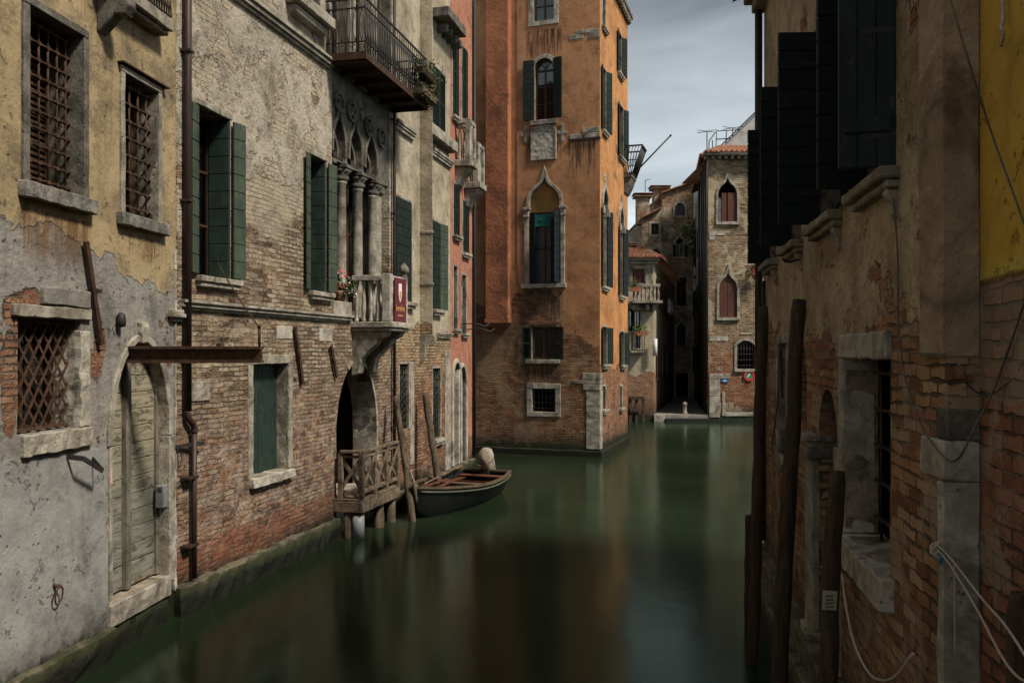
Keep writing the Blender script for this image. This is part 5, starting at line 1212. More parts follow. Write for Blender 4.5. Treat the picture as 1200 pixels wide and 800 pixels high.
mb = MB(); roof_tiles(mb, (3.0, -.45, GH + .12), (GX + .45, -.45, GH + .12), (3.0, 3.4, GH + 1.0), (GX - .3, 3.4, GH + 1.25), 20, 9, .07); mb.quad((3, -.42, GH + .1), (GX + .45, -.42, GH + .1), (GX - .3, 3.4, GH + 1.2), (3, 3.4, GH + .95)); rf = build('roof', mb, tiles, G, FG, fixn=False)
mb = MB(); roof_tiles(mb, FGs.M @ Vector((0, -.45, GH + .1)), FGs.M @ Vector((15, -.45, GH + .1)), (GX - .3, 43.4, GH + 1.2), (GX + 2.2, 55, GH + 1.2), 40, 6, .07); build('roof', mb, tiles, G, M=Matrix.Identity(4), fixn=False)
def chimney(F, P, px, ytop, ybot, wd, d, mat, kind='pot', tile=True):
    u = F.u(px); z0, z1 = F.z(px, ybot), F.z(px, ytop); mb = MB(); h = z1 - z0
    mb.box(u - wd / 2, u + wd / 2, z0 - .6, z1 - .22 * h, -d - wd, -d); mb.box(u - wd * .72, u + wd * .72, z1 - .22 * h + .001, z1 - .14 * h, -d - wd * 1.22, -d + wd * .22)
    o = build('chimney', mb, mat, P, F, bevel=.015)
    mb = MB(); c = (u, d + wd / 2, z1 - .14 * h); s = wd * .8
    b = [mb.vw((c[0] + sx_ * s, c[1] + sy * s, c[2] + .05 * h)) for sx_, sy in ((-1, -1), (1, -1), (1, 1), (-1, 1))]; b2 = [mb.vw((c[0] + sx_ * s, c[1] + sy * s, c[2] + .07 * h)) for sx_, sy in ((-1, -1), (1, -1), (1, 1), (-1, 1))]; t_ = mb.vw((c[0], c[1], c[2] + .16 * h))
    mb.face(b[::-1])
    for k in range(4): mb.face((b[k], b[(k + 1) % 4], b2[(k + 1) % 4], b2[k])); mb.face((b2[k], b2[(k + 1) % 4], t_))
    for sx_ in (-.7, .7): mb.box(u + sx_ * wd * .5 - .04, u + sx_ * wd * .5 + .04, c[2] + .001, c[2] + .05 * h, -d - wd * .9, -d - wd * .1)
    build('chimney_cap', mb, tiles, o, F); return o
chimney(FG, G, 740.5, 277, 296, .75, 2.2, m_G)
# stone balcony of the corner house
zt, zb_ = pz(FG, 334), pz(FG, 353); b0, b1 = FG.u(738), FG.u(771)
bb = slab(FG, G, 'stone_balcony', b0, b1 + .1, zb_ - .12, zb_, -.02, .75, stone_shade, rough=(.3, .012))
mb = MB(); mb.box(b0, b1, zt - .12, zt, .60, .72); mb.box(b1 - .12, b1, zt - .121, zt - .001, 0, .599); build('top_rail', mb, stone_shade, bb, FG, bevel=.01)
for k in range(7): mb = MB(); rail_baluster(mb, b0 + .1 + (b1 - b0 - .2) * k / 6, .66, zb_, zt - .12, .07, 8); build('baluster', mb, stone_shade, bb, FG)
for q in (b0 + .1, (b0 + b1) / 2, b1 - .35): mb = MB(); mb.prism([(q, zb_ - .45), (q + .2, zb_ - .45), (q + .2, zb_ - .121), (q, zb_ - .121)], -.02, .45); build('bracket', mb, stone_shade, bb, FG, bevel=.04)
# iron balcony lower
b0, b1 = FG.u(737.5), FG.u(754); z0 = pz(FG, 411)
ib3 = slab(FG, G, 'iron_balcony', b0, b1, z0 - .1, z0, -.02, .5, stone_shade)
mb = MB()
for zz in (z0 + .05, z0 + .85): mb.bar((b0, -.47, zz), (b1, -.47, zz), .03, .03); mb.bar((b1 - .02, -.47, zz), (b1 - .02, 0, zz), .03, .03)
for k in range(9): u = b0 + .02 + (b1 - b0 - .04) * k / 8; mb.tube([(u, -.47, z0), (u, -.47, z0 + .85)], .014, 5)
build('railing', mb, iron, ib3, FG)
rnd = random.Random(9)
def planter(label, u, z, w_, L, F, m_leaf, n, grp=None, h=.2, cat='planter'):
    p = thing('planter', label, cat, F.world(u, z, w_), -R(F.az - 90), grp); mb = MB(); mb.loft([[(-L / 2, -.1, 0), (L / 2, -.1, 0), (L / 2, .1, 0), (-L / 2, .1, 0)], [(-L / 2, -.12, .2), (L / 2, -.12, .2), (L / 2, .12, .2), (-L / 2, .12, .2)]]); build('trough', mb, terracotta, p)
    mb = MB()
    for k in range(max(1, int(L / .2))): leaves(mb, (-L / 2 + .1 + .2 * k, 0, .2 + h * .4), .2, .2, h, n, .07, rnd, .15)
    build('foliage', mb, m_leaf, p, fixn=False); return p
planter('trough of bright green plants hung on the lower iron balcony of the corner house', (b0 + b1) / 2 + .1, z0 + .7, .62, .62, FG, leaf_pale, 70, h=.2)
planter('pale bowl of dark green plants on the corner house wall under the shutters', FG.u(742), pz(FG, 343), .72, .5, FG, leaf_mat, 90, h=.4)
mb = MB(); u = FG.u(766.5)
tag(build('awning_roll', MB().tube([(u, -.3, pz(FG, 397)), (u, -.3, pz(FG, 417))], .1, 10), white_cloth, None, M=FG.M), 'rolled white awning upright at the corner of the small balconied house', 'awning')
mb = MB()
for zz in (pz(FG, 467.5), pz(FG, 482)): mb.box(FG.u(737), FG.u(753.5), zz, zz + .16, .28, .36)
for xa in (737.5, 745, 753): mb.box(FG.u(xa) - .07, FG.u(xa) + .07, -.9, pz(FG, 465), .18, .279)
tag(build('timber_fender', mb, wood_dark, None, M=FG.M, bevel=.01), 'dark timber landing fender along the foot of the corner house', 'fender')
# ---- alley pavement and steps
mb = MB(); z = .31; P = [(GX - .05, 40.0), (FG.u(831), 40.0), (12.2, 56), (9.8, 56)]
i = [mb.vw((*p, z)) for p in P]; j = [mb.vw((*p, -1)) for p in P]; mb.face(i); mb.face((i[0], j[0], j[1], i[1])); structure(build('alley_pavement', mb, flag_stone, fixn=False))
st = structure(slab(FG, None, 'quay_steps', FG.u(779), FG.u(831), -.6, .16, .002, .35, stone_algae, rough=(.4, .012)))
structure(slab(FG, None, 'quay_edge', GX, FG.u(778.8), -.6, .312, .002, .12, stone, rough=(.4, .012)))
bo = MB(); bo.lathe([(.13, 0), (.13, .08), (.10, .1), (.095, .42), (.12, .45), (.11, .52), (.05, .57), (0, .58)], (0, 0, 0), 14); tag(build('bollard', bo, stone_shade, None, M=Matrix.Translation((FG.u(803) + .1, 40.6, .31))), 'short stone bollard standing in the mouth of the dark alley', 'bollard')
# ---- brick house closing the alley
H = thing('brick_house', 'tall brick house with gabled top closing the far end of the alley', 'house', (10.6, 55, 0)); holes = []
def arched_win(F, P, x0, x1, yt, yb, holes, kind, mat=stone, t=.14, rise=.6, tt=.3):
    u0, u1, z0, z1 = F.u(x0), F.u(x1), F.z(x0, yb), F.z(x0, yt); zs = z1 - rise
    holes.append((arched(u0, u1, z0, zs, z1, kind), .25, 1)); w = surround(F, P, [(u1, z0)] + list(reversed(arch_pts(u0, u1, zs, z1, 10, kind))) + [(u0, z0)], t, -.2, .05, mat, tt=tt if kind == 'ogee' else None, name='window')
    mb = MB(); mb.box(u0 - t, u1 + t, z0 - .14, z0 - .002, -.2, .1); build('sill', mb, mat, w, F, bevel=.01); dark_box(F, w, u0, u1, z0, z1, -.26); return w, u0, u1, z0, z1
w, u0, u1, z0, z1 = arched_win(FH, H, 791, 802.5, 238, 253, holes, 'segment', rise=.25); casement(FH, w, u0, u1, z0, z1, -.12, cols=2, rows=2, name='inner_window')
w, u0, u1, z0, z1 = arched_win(FH, H, 792, 801, 276, 301, holes, 'ogee', rise=.55); casement(FH, w, u0, u1, z0, z1 - .5, -.1, white_cloth and joinery_pale, 2, 3, name='inner_window', curtain=curtain_grey); leaf(FH, w, (u0 - .03, .03), (u0 - .2, .25), z0, z1 - .6, dark_green); leaf(FH, w, (u1 + .03, .03), (u1 + .2, .25), z0, z1 - .6, dark_green)
w, u0, u1, z0, z1 = arched_win(FH, H, 793, 803, 377, 405, holes, 'ogee', rise=.5); leaf(FH, w, (u0, -.05), ((u0 + u1) / 2, -.05), z0, z1 - .25, teal_paint, kind='plank'); leaf(FH, w, ((u0 + u1) / 2 + .01, -.05), (u1, -.05), z0, z1 - .25, teal_paint, kind='plank')
w, u0, u1, z0, z1 = plain_win(FH, H, 793, 804, 325, 358, holes); casement(FH, w, u0, u1, z0, z1, -.1, cols=2, rows=3, name='inner_window')
w, u0, u1, z0, z1 = plain_win(FH, H, 792, 806, 437, 466, holes, mat=stone_shade); 
top = [(FH.u(776), -1), (FH.u(834), -1), (FH.u(834), pz(FH, 209)), (FH.u(811), pz(FH, 214)), (FH.u(776), pz(FH, 227))]
wall(FH, H, FH.u(776), FH.u(834), -1, 15, holes, [m_H, stone_shade], T=8, top=top)
mb = MB(); mb.strip([(FH.u(775), pz(FH, 227) + .005), (FH.u(811), pz(FH, 214) + .005), (FH.u(835), pz(FH, 209) + .005)], [(FH.u(775), pz(FH, 225.5)), (FH.u(811), pz(FH, 212.5)), (FH.u(835), pz(FH, 207.5))], -8, .25); build('roof', mb, tiles, H, FH)
u, z = FH.at(784, 273); mb = MB(); n = 20; mb.prism([(u + .42 * math.cos(2 * math.pi * k / n), z + .42 * math.sin(2 * math.pi * k / n)) for k in range(n)], -.01, .04); build('round_plaque', mb, stone, H, FH, bevel=.01)
for (xa, xb, ya, yb) in ((776, 786, 262, 268), (799, 806, 263, 267)): mb = MB(); mb.box(FH.u(xa), FH.u(xb), pz(FH, yb), pz(FH, ya), -.02, .03); build('stone_block', mb, stone, H, FH, bevel=.01)
chimney(FH, H, 776, 214, 238, .85, .6, m_H)
# lower wing
FK = Facade(0, 54.0, 90)
K = thing('grey_house', 'low grey brick house with a chimney behind the red tiled corner roof', 'house', (FK.u(764), 54, 0)); holes = []
w, u0, u1, z0, z1 = plain_win(FK, K, 763, 772, 262, 275, holes); casement(FK, w, u0, u1, z0, z1, -.1, cols=2, rows=2, name='inner_window')
w, u0, u1, z0, z1 = arched_win(FK, K, 764, 774, 291, 305, holes, 'ogee', rise=.4)
wall(FK, K, FK.u(735), FK.u(776) - .01, -1, pz(FK, 256), holes, [m_H, stone_shade], T=9, top=[(FK.u(753), -1), (FK.u(776) - .01, -1), (FK.u(776) - .01, pz(FK, 244)), (FK.u(753), pz(FK, 256))])
mb = MB(); mb.strip([(FK.u(752), pz(FK, 256) + .005), (FK.u(776) - .02, pz(FK, 244) + .005)], [(FK.u(752), pz(FK, 254)), (FK.u(776) - .02, pz(FK, 242))], -9, .3); build('roof', mb, tiles, K, FK)
chimney(FK, K, 755.5, 223, 250, .8, .5, m_H)
mb = MB(); u = FK.u(759); mb.tube([(u, 1, pz(FK, 252)), (u, 1, pz(FK, 207))], .025, 5); mb.tube([(u, 1, pz(FK, 208)), (u + .35, 1, pz(FK, 206))], .02, 5); build('antenna', mb, iron, K, FK)
# ---- gothic house at the right
IX = FG.u(830); IE = FG.z(830, 184)
I = thing('gothic_house', 'brick house with pointed gothic windows and brown shutters right of the alley', 'house', (IX + 2, 40, 0)); holes = []
w, u0, u1, z0, z1 = arched_win(FG, I, 841.5, 863.5, 207, 260, holes, 'ogee', t=.12, rise=1.0); um = u0 + (u1 - u0) * .5
casement(FG, w, u0, um, z0, z1 - .95, -.14, cols=1, rows=2, name='inner_window'); leaf(FG, w, (um + .02, -.06), (u1 - .01, -.06), z0, z1 - .75, brown_paint, kind='plank'); leaf(FG, w, (um - .25, -.1), (um - .02, -.1), z0, z1 - .75, brown_paint, kind='plank')
w, u0, u1, z0, z1 = arched_win(FG, I, 842.5, 863.5, 317, 372, holes, 'ogee', t=.12, rise=1.0); um = (u0 + u1) / 2
for a, b in ((u0, um - .01), (um + .01, u1)): leaf(FG, w, (a, -.06), (b, -.06), z0, z1 - .55, brown_paint, kind='plank')
for xk in (13.6, 16.6, 19.8):
    for za, zt_, knd in ((1.6, 2.9, 'segment'), (4.9, 7.2, 'ogee'), (9.2, 11.4, 'ogee')):
        holes.append((arched(xk, xk + .95, za, zt_ - (.9 if knd == 'ogee' else .25), zt_, knd), .25, 1)); w2 = surround(FG, I, [(xk + .95, za)] + list(reversed(arch_pts(xk, xk + .95, zt_ - (.9 if knd == 'ogee' else .25), zt_, 10, knd))) + [(xk, za)], .12, -.2, .05, stone, name='window'); dark_box(FG, w2, xk, xk + .95, za, zt_, -.26)
        if knd == 'ogee': leaf(FG, w2, (xk, -.06), (xk + .46, -.06), za, zt_ - .5, brown_paint, kind='plank'); leaf(FG, w2, (xk + .48, -.06), (xk + .95, -.06), za, zt_ - .5, brown_paint, kind='plank')
mb = MB(); ap = arch_pts(u0 + .02, u1 - .02, z1 - 1.0, z1 - .02, 10, 'ogee'); mb.prism([p for p in reversed(ap)], -.10, -.08); build('shutter_head', mb, brown_paint, w, FG)
w, u0, u1, z0, z1 = arched_win(FG, I, 863.5, 884, 399, 432, holes, 'segment', t=.13, rise=.22); grid_grille(FG, w, u0, u1, z0, z1, -.05, 6, 5, iron, .015)
for (xa, xb, ya, yb) in ((831, 849, 271, 276), (831, 838, 276.5, 281), (831, 853, 394, 399.5), (867, 881, 390, 391.5)): mb = MB(); mb.box(FG.u(xa), FG.u(xb), FG.z(xa, yb), FG.z(xa, ya), -.02, .025); build('stone_block', mb, stone_pale, I, FG, bevel=.01, rough=(.25, .01))
for (xa, xb, ya, yb) in ((831, 855, 438, 443.5), (831, 843.5, 444, 464), (831, 843.5, 464.5, 489), (846, 849.5, 459, 487)): mb = MB(); mb.box(FG.u(xa), FG.u(xb), FG.z(xa, yb), FG.z(xa, ya), -.02, .04); build('corner_stone', mb, stone, I, FG, bevel=.012, rough=(.25, .014))
mb = MB(); mb.box(FG.u(849), FG.u(884), .25, FG.z(850, 483), -.02, .05); build('footing', mb, stone, I, FG, bevel=.012, rough=(.3, .014))
wall(FG, I, IX, IX + 14, -1, IE, holes, [m_I, stone_shade], T=6.4, sides='rt')
FIs = Facade(IX + 15 * math.sin(R(9.5)), 40 + 15 * math.cos(R(9.5)), 189.5); hs = []
for k in range(3):
    for za in (2.0, 5.4, 8.6):
        u0 = 2.0 + k * 4.2; hs.append((rect(u0, u0 + .8, za, za + 1.6), .2, 1)); w = frame4(FIs, I, u0, u0 + .8, za, za + 1.6, .1, -.15, .04, stone_shade, name='window'); dark_box(FIs, w, u0, u0 + .8, za, za + 1.6, -.21); leaf(FIs, w, (u0 - .02, .03), (u0 - .38, .12), za, za + 1.6, dark_green); leaf(FIs, w, (u0 + .82, .03), (u0 + 1.2, .12), za, za + 1.6, dark_green)
wall(FIs, I, 0, 15, -1, IE, hs, [m_I, stone_shade], T=.4, sides='t', name='alley_wall')
mb = MB()
for u in (14.6, 13.1, 11.6, 9): mb.tube([(u, -.12, .4), (u, -.12, IE)], .06, 8)
build('downpipe', mb, pipe_grey, I, FIs)
mb = MB(); mb.box(IX - .3, IX + 14, IE + .002, IE + .10, -.1, .45); build('eave', mb, stone_shade, I, FG, bevel=.01)
mb = MB()
for k in range(46): u = IX - .2 + .3 * k; mb.box(u, u + .13, IE - .14, IE, -.02, .3)
build('eave_brackets', mb, stone_shade, I, FG)
mb = MB(); roof_tiles(mb, (IX - .35, -.5, IE + .12), (IX + 14, -.5, IE + .12), (IX + 1.5, 4.2, IE + 1.5), (IX + 14, 4.2, IE + 1.5), 60, 9, .08); mb.quad((IX - .35, -.48, IE + .1), (IX + 14, -.48, IE + .1), (IX + 14, 4.2, IE + 1.45), (IX + 1.5, 4.2, IE + 1.45)); build('roof', mb, tiles, I, FG, fixn=False)
mb = MB(); q0 = FIs.M @ Vector((15.2, -.35, IE + .1)); q1 = FIs.M @ Vector((5, -.35, IE + .1)); roof_tiles(mb, q0, q1, (IX + 1.5, 44.2, IE + 1.5), (IX + 4, 50, IE + 1.5), 30, 6, .08); build('roof', mb, tiles, I, M=Matrix.Identity(4), fixn=False)
# whitish gable and taller house behind
FI2 = Facade(0, 46.5, 90)
N = thing('pale_gable_house', 'pale rendered gable with roof terrace railings rising behind the gothic house', 'house', (FI2.u(860), 46.5, 0)); holes = []
top = [(FI2.u(845), -1), (FI2.u(960), -1), (FI2.u(960), pz(FI2, 60)), (FI2.u(845), pz(FI2, 173))]
m_gable = simple('pale_gable_render', (.36, .36, .36), (.46, .46, .455), 1.2, .9, .01, stain=(.25, .24, .23))
wall(FI2, N, FI2.u(845), FI2.u(960), -1, 16, [], [m_gable, stone_shade], T=7, top=top)
mb = MB(); mb.strip([(FI2.u(840), pz(FI2, 176)), (FI2.u(960), pz(FI2, 60) + .005)], [(FI2.u(840), pz(FI2, 174.5)), (FI2.u(960), pz(FI2, 57.5))], -7, .25); build('roof', mb, pipe_grey, N, FI2)
mb = MB(); FT = FI2
def rl(pts, r=.03): mb.tube([(FI2.u(x), 1.2, pz(FI2, y)) for x, y in pts], r, 5)
rl([(845, 171), (846, 147), (882, 145)]); rl([(845, 157), (882, 155)]); rl([(836.5, 178), (837, 159), (845, 148)]); rl([(841, 175), (841, 158)]); rl([(857, 163), (858, 146)])
build('terrace_railing', mb, iron, N, FI2)
def antenna(x, y0, y1, els, dx):
    mb = MB(); u = FI2.u(x); za, zb_ = pz(FI2, y0), pz(FI2, y1); mb.tube([(u, .6, za), (u, .6, zb_)], .03, 5)
    for k in range(els): mb.tube([(u - dx * .5 + dx * k / els, .2, zb_ - .1 - .02 * k), (u - dx * .5 + dx * k / els, 1.0, zb_ - .1 + .25 - .02 * k)], .014, 4)
    mb.tube([(u - dx * .6, .6, zb_ - .12), (u + dx * .6, .6, zb_ + .05)], .018, 4); build('antenna', mb, iron, N, FI2)
antenna(831.5, 182, 150, 6, .9); antenna(862, 165, 146, 7, .9)
# ---- small things over there
u, z = FG.at(877.5, 440); rs = thing('round_sign', 'round red rimmed sign with green face on the gothic house wall', 'sign', FG.world(u, z, .06)); mb = MB(); n = 28
mb.strip([(.17 * math.cos(2 * math.pi * k / n), .17 * math.sin(2 * math.pi * k / n)) for k in range(n)], [(.25 * math.cos(2 * math.pi * k / n), .25 * math.sin(2 * math.pi * k / n)) for k in range(n)], -.07, .02, True); build('rim', mb, sign_red, rs)
mb = MB(); mb.prism([(.169 * math.cos(2 * math.pi * k / n), .169 * math.sin(2 * math.pi * k / n)) for k in range(n)], -.06, .0); fc = build('face', mb, sign_green, rs)
mb = MB(); mb.prism([(-.10, -.06), (-.03, -.06), (.06, .09), (.0, .09)], .0005, .006); build('white_mark', mb, white_print, rs)
u0, u1, z0, z1 = FG.u(845.5), FG.u(853.5), FG.z(845, 447.6), FG.z(845, 444.2); mb = MB(); mb.box(u0, u1, z0, z1, .03, .05); bs = tag(build('street_sign', mb, sign_blue, None, M=FG.M), 'small blue street sign with white arrow fixed beside the corner stones', 'sign')
mb = MB(); zc = (z0 + z1) / 2; mb.prism([(u0 + .14, zc - .02), (u1 - .1, zc - .02), (u1 - .1, zc + .02), (u0 + .14, zc + .02)], .0505, .053); mb.prism([(u0 + .06, zc), (u0 + .14, zc - .045), (u0 + .14, zc + .045)], .0505, .053); build('arrow', mb, white_print, bs, FG)
iv = thing('ivy', 'hanging green ivy bush high on the wall above the alley', 'plant', (FH.u(808) - .1, 52.2, FH.z(808, 330)))
mb = MB()
for k in range(8): leaves(mb, (rnd.uniform(-.3, .3), rnd.uniform(-.3, .3), 1.0 + .38 * k - (k > 6) * .5), .5, .45, .55, 150, .16, rnd, .3)
build('foliage', mb, leaf_mat, iv, fixn=False)
mb = MB(); mb.tube(smooth_path([(0, .3, -.2), (.1, .2, 1.2), (-.1, .1, 2.4), (.1, 0, 3.4)]), .03, 5); mb.box(-.3, .9, -.02, .15, -.3, .3); build('stem', mb, wood_old, iv)
# washing hung across the alley mouth
ln = thing('washing_line', 'line of pale washing hung out along the alley side of the corner house', 'washing', FGs.world(6.0, 6.0, .4), -R(FGs.az - 90))
mb = MB(); mb.tube([(-2.2, 0, .02), (2.2, 0, 0)], .008, 4); build('line', mb, cable_grey, ln)
for k, (m_, h) in enumerate(((white_cloth, .7), (curtain_grey, .5), (simple('pale_red_cloth', (.34, .12, .11), (.42, .17, .15), 6), .8), (white_cloth, .55), (simple('blue_cloth', (.08, .12, .22), (.12, .17, .28), 6), .75))):
    mb = MB(); x0 = -1.8 + .75 * k; n = 8; P0 = [mb.vw((x0 + .55 * j / n, .03 * math.sin(j * 1.3), 0)) for j in range(n + 1)]; P1 = [mb.vw((x0 + .02 + .52 * j / n, .05 * math.sin(j * 1.3 + .5), -h)) for j in range(n + 1)]
    for j in range(n): mb.face((P0[j], P0[j + 1], P1[j + 1], P1[j]))
    o = build('cloth', mb, m_, ln, fixn=False); s_ = o.modifiers.new('thickness', 'SOLIDIFY'); s_.thickness = .006
mb = MB(); g = IX + .3
fp = thing('flower_basket', 'small basket of red flowers hung beside the upper gothic windows', 'flower basket', FG.world(FG.u(883), pz(FG, 328), .3)); mb = MB(); mb.lathe([(.1, 0), (.18, .2), (.18, .22), (.1, .2)], (0, 0, 0), 12); build('basket', mb, terracotta, fp)
mb = MB(); leaves(mb, (0, 0, .3), .4, .3, .35, 150, .09, rnd); build('foliage', mb, leaf_mat, fp, fixn=False)
mb = MB(); leaves(mb, (0, -.1, .35), .4, .3, .35, 60, .07, rnd); build('red_flowers', mb, red_petal, fp, fixn=False)
# side canal houses closing the view beyond the bend
for (nm, lab, x0, x1, y, hh, m_) in (('canal_house', 'plain plastered house closing the side canal beyond the orange palace', -24, 2.98, 40.6, 11.0, m_G), ('canal_house', 'plain brick house on the side canal to the right of the gothic house', IX + 14.02, IX + 30, 40.4, 12.0, m_H)):
    Fx = Facade(0, y, 90); T_ = thing(nm, lab, 'house', ((x0 + x1) / 2, y, 0)); hs = []
    k = x0 + 1.5
    while k < x1 - 2:
        for za in (3.2, 6.8): hs.append((rect(k, k + .9, za, za + 1.7), .25, 1)); w = frame4(Fx, T_, k, k + .9, za, za + 1.7, .12, -.2, .04, stone, name='window'); leaf(Fx, w, (k, -.05), (k + .44, -.05), za, za + 1.7, dark_green); leaf(Fx, w, (k + .46, -.05), (k + .9, -.05), za, za + 1.7, dark_green)
        k += 3.4
    wall(Fx, T_, x0, x1, -1, hh, hs, [m_, stone_shade], T=8)
    mb = MB(); mb.box(x0 - .2, x1 + .0, hh, hh + .25, -8, .4); build('roof', mb, tiles, T_, Fx, bevel=.04)
# ------------------------------------------------------------------ shaded house along the right bank
def footR(az, D):                                          # wall on the right of the camera, u grows towards the camera
    a = R(az); return Facade(math.cos(a) * D, -math.sin(a) * D, az + 180)
RD = 1.45; FR = footR(9.54, RD)
S = lambda s: -s                                          # distance ahead of the camera -> u
SN, SF = 4.60, 11.95
Rr = thing('shaded_house', 'dark shaded house on the right bank with tall black open shutters', 'house', FR.world(-9, 0), -R(FR.az - 90)); holes = []
ZS = 4.39
def bigwin(sn, sf, near=None, far=None, mat=black_paint, wn=.33, wf=.33, zt=6.15, near_kind='boards'):
    u0, u1 = -sf, -sn; holes.append((rect(u0, u1, ZS, zt), .28, 1))
    mb = MB(); mb.box(u0 - .10, u1 + .10, zt + .002, zt + .14, -.2, .03); w = build('window', mb, stone_shade, Rr, FR, bevel=.01)
    mb = MB(); mb.box(u0 - .12, u1 + .12, ZS - .075, ZS, -.25, .13); mb.box(u0 - .10, u1 + .10, ZS - .125, ZS - .077, -.2, .08)
    si = build('sill', mb, stone_shade, w, FR, bevel=.012, rough=(.18, .010), seed=int(sn * 3))
    for q in (u1 - .02,):
        mb = MB(); pr = [(-.02, ZS - .126), (.075, ZS - .126), (.07, ZS - .17), (.04, ZS - .21), (.03, ZS - .30), (-.02, ZS - .32)]
        a = [mb.vert(q, z, e) for e, z in pr]; b = [mb.vert(q + .08, z, e) for e, z in pr]; mb.face(a); mb.face(b[::-1])
        for k in range(len(pr)): mb.face((a[k], a[(k + 1) % len(pr)], b[(k + 1) % len(pr)], b[k]))
        build('corbel', mb, stone_shade, w, FR, bevel=.015)
    casement(FR, w, u0, u1, ZS, zt, -.24, joinery, 2, 3, name='inner_window'); dark_box(FR, w, u0, u1, ZS, zt, -.29)
    if far: leaf(FR, w, (u0, .0), (u0 + (.05 if far == 'perp' else .12), wf), ZS + .015, zt - .01, mat, n=10, thick=.045); straps(FR, w, (u0, 0), (u0 + .05, wf), (ZS + .3, zt - .3), iron)
    if near == 'perp': leaf(FR, w, (u1, .0), (u1 - .02, wn), ZS + .015, zt - .01, slate_paint, n=10, thick=.045, kind='plank'); straps(FR, w, (u1, .0), (u1 - .02, wn), (ZS + .2, ZS + .85, zt - .3), iron)
    if near == 'flat': leaf(FR, w, (u1 + .02, .03), (u1 + .34, .05), ZS + .015, zt - .01, mat, n=10)
bigwin(5.55, 6.32, 'perp', 'perp'); bigwin(7.15, 8.02, 'flat', 'perp', wf=.36); bigwin(8.95, 9.62, None, 'perp', black_paint); bigwin(10.75, 11.45, None, 'perp', dark_green, wf=.27)
# ground openings
def low(sn, sf, z0, z1, d=.24, m=stone_shade, t=.12):
    u0, u1 = -sf, -sn; holes.append((worn(rect(u0, u1, z0, z1), .15, .02, 3), d, 1)); return u0, u1
u0, u1 = low(5.66, 6.93, 1.87, 3.22)
w = slab(FR, Rr, 'window', u0 - .16, u1 + .02, 3.222, 3.40, -.3, .035, stone_pale, rough=(.15, .02), seed=31)
slab(FR, w, 'jamb', u0 - .14, u0 - .004, 1.87, 3.22, -.22, .03, stone_pale, rough=(.15, .014), seed=32)
slab(FR, w, 'sill', u0 - .10, u0 + .62, 1.67, 1.868, -.3, .09, stone_pale, rough=(.12, .02), seed=33); slab(FR, w, 'sill', u0 + .63, u1 + .08, 1.65, 1.862, -.3, .085, stone_pale, rough=(.12, .02), seed=34)
dark_box(FR, w, u0, u1, 1.87, 3.22, -.25)
grid_grille(FR, w, u0 + .1, u1, 1.87, 3.22, -.20, 4, 5, iron, .012)
u0, u1 = low(9.78, 10.42, 2.08, 3.36); w = frame4(FR, Rr, u0, u1, 2.08, 3.36, .10, -.22, .035, stone, name='window', rough=(.2, .012)); casement(FR, w, u0, u1, 2.08, 3.36, -.2, joinery, 2, 2, name='inner_window'); dark_box(FR, w, u0, u1, 2.08, 3.36, -.25)
# water door with pilaster
u0, u1 = -8.02, -7.25; holes.append((arched(u0, u1, .62, 2.55, 2.95), .5, 2))
wd2 = slab(FR, Rr, 'water_door', u0 - .36, u0 - .004, .75, 2.30, -.4, .06, stone_shade, rough=(.2, .014), seed=35)
mb = MB(); mb.box(u0 - .40, u0 + .02, 2.302, 2.40, -.4, .10); mb.box(u0 - .38, u0, 2.401, 2.46, -.4, .08); mb.box(u0 - .42, u0 + .03, 2.461, 2.52, -.4, .12); build('capital', mb, stone_shade, wd2, FR, bevel=.012, rough=(.15, .01))
mb = MB(); mb.box(u0 - .40, u0 + .03, .62, .748, -.4, .10); build('pilaster_base', mb, stone_shade, wd2, FR, bevel=.012)
slab(FR, wd2, 'jamb', u1 + .002, u1 + .16, .7, 2.5, -.3, .03, stone, rough=(.18, .016), seed=36)
leaf(FR, wd2, (u0 + .02, -.42), (u1 - .02, -.42), .66, 2.9, wood_dark, kind='plank', name='door_leaf'); dark_box(FR, wd2, u0, u1, .64, 2.95, -.51)
u0 = -9.05; holes.append((worn([(u0, 2.55), (u0 + .42, 2.55), (u0 + .40, 3.0), (u0 + .24, 3.36), (u0 + .10, 3.2)], .12, .02, 5), .22, 2))
mb = MB(); mb.box(u0 - .02, u0 + .44, 2.5, 3.4, -.26, -.222); build('niche_back', mb, stone_dark, Rr, FR)
# corner stones of the pier
uc = -SN
slab(FR, Rr, 'corner_block', uc - .36, uc + .022, 2.62, 2.82, -.15, .03, stone_pale, rough=(.12, .012), seed=41)
slab(FR, Rr, 'pier_stone', uc - .05, uc + .020, .3, 2.615, -.152, .035, stone_pale, rough=(.18, .012), seed=42)
slab(FR, Rr, 'corner_block', uc - .14, uc + .018, 2.825, 2.98, -.151, .012, stone_dark, rough=(.12, .012), seed=43)
mb = MB(); mb.box(uc - .36, uc + .014, 3.24, 8.0, -.153, .035); build('pier_plaster', mb, pier_plaster, Rr, FR, bevel=.012, rough=(.3, .006))
wall(FR, Rr, -SF, uc, -1, 8.0, holes, [m_R, reveal_plaster, m_R], T=5)
mb = MB(); mb.box(-SF, -7.0, .45, .68, -.02, .14); mb.box(-SF, -7.0, -1, .448, -.02, .22); build('ledge', mb, stone_algae, Rr, FR, bevel=.02, rough=(.3, .02))
mb = MB(); mb.box(-6.99, uc, -1, .55, -.02, .16); build('ledge', mb, stone_algae, Rr, FR, bevel=.02, rough=(.3, .02))
mb = MB(); mb.box(-SF - .12, uc + .1, 8.002, 8.10, -5, .26); mb.box(-SF - .06, uc + .05, 7.86, 8.0, -.02, .16); build('eave', mb, stone_shade, Rr, FR, bevel=.02)
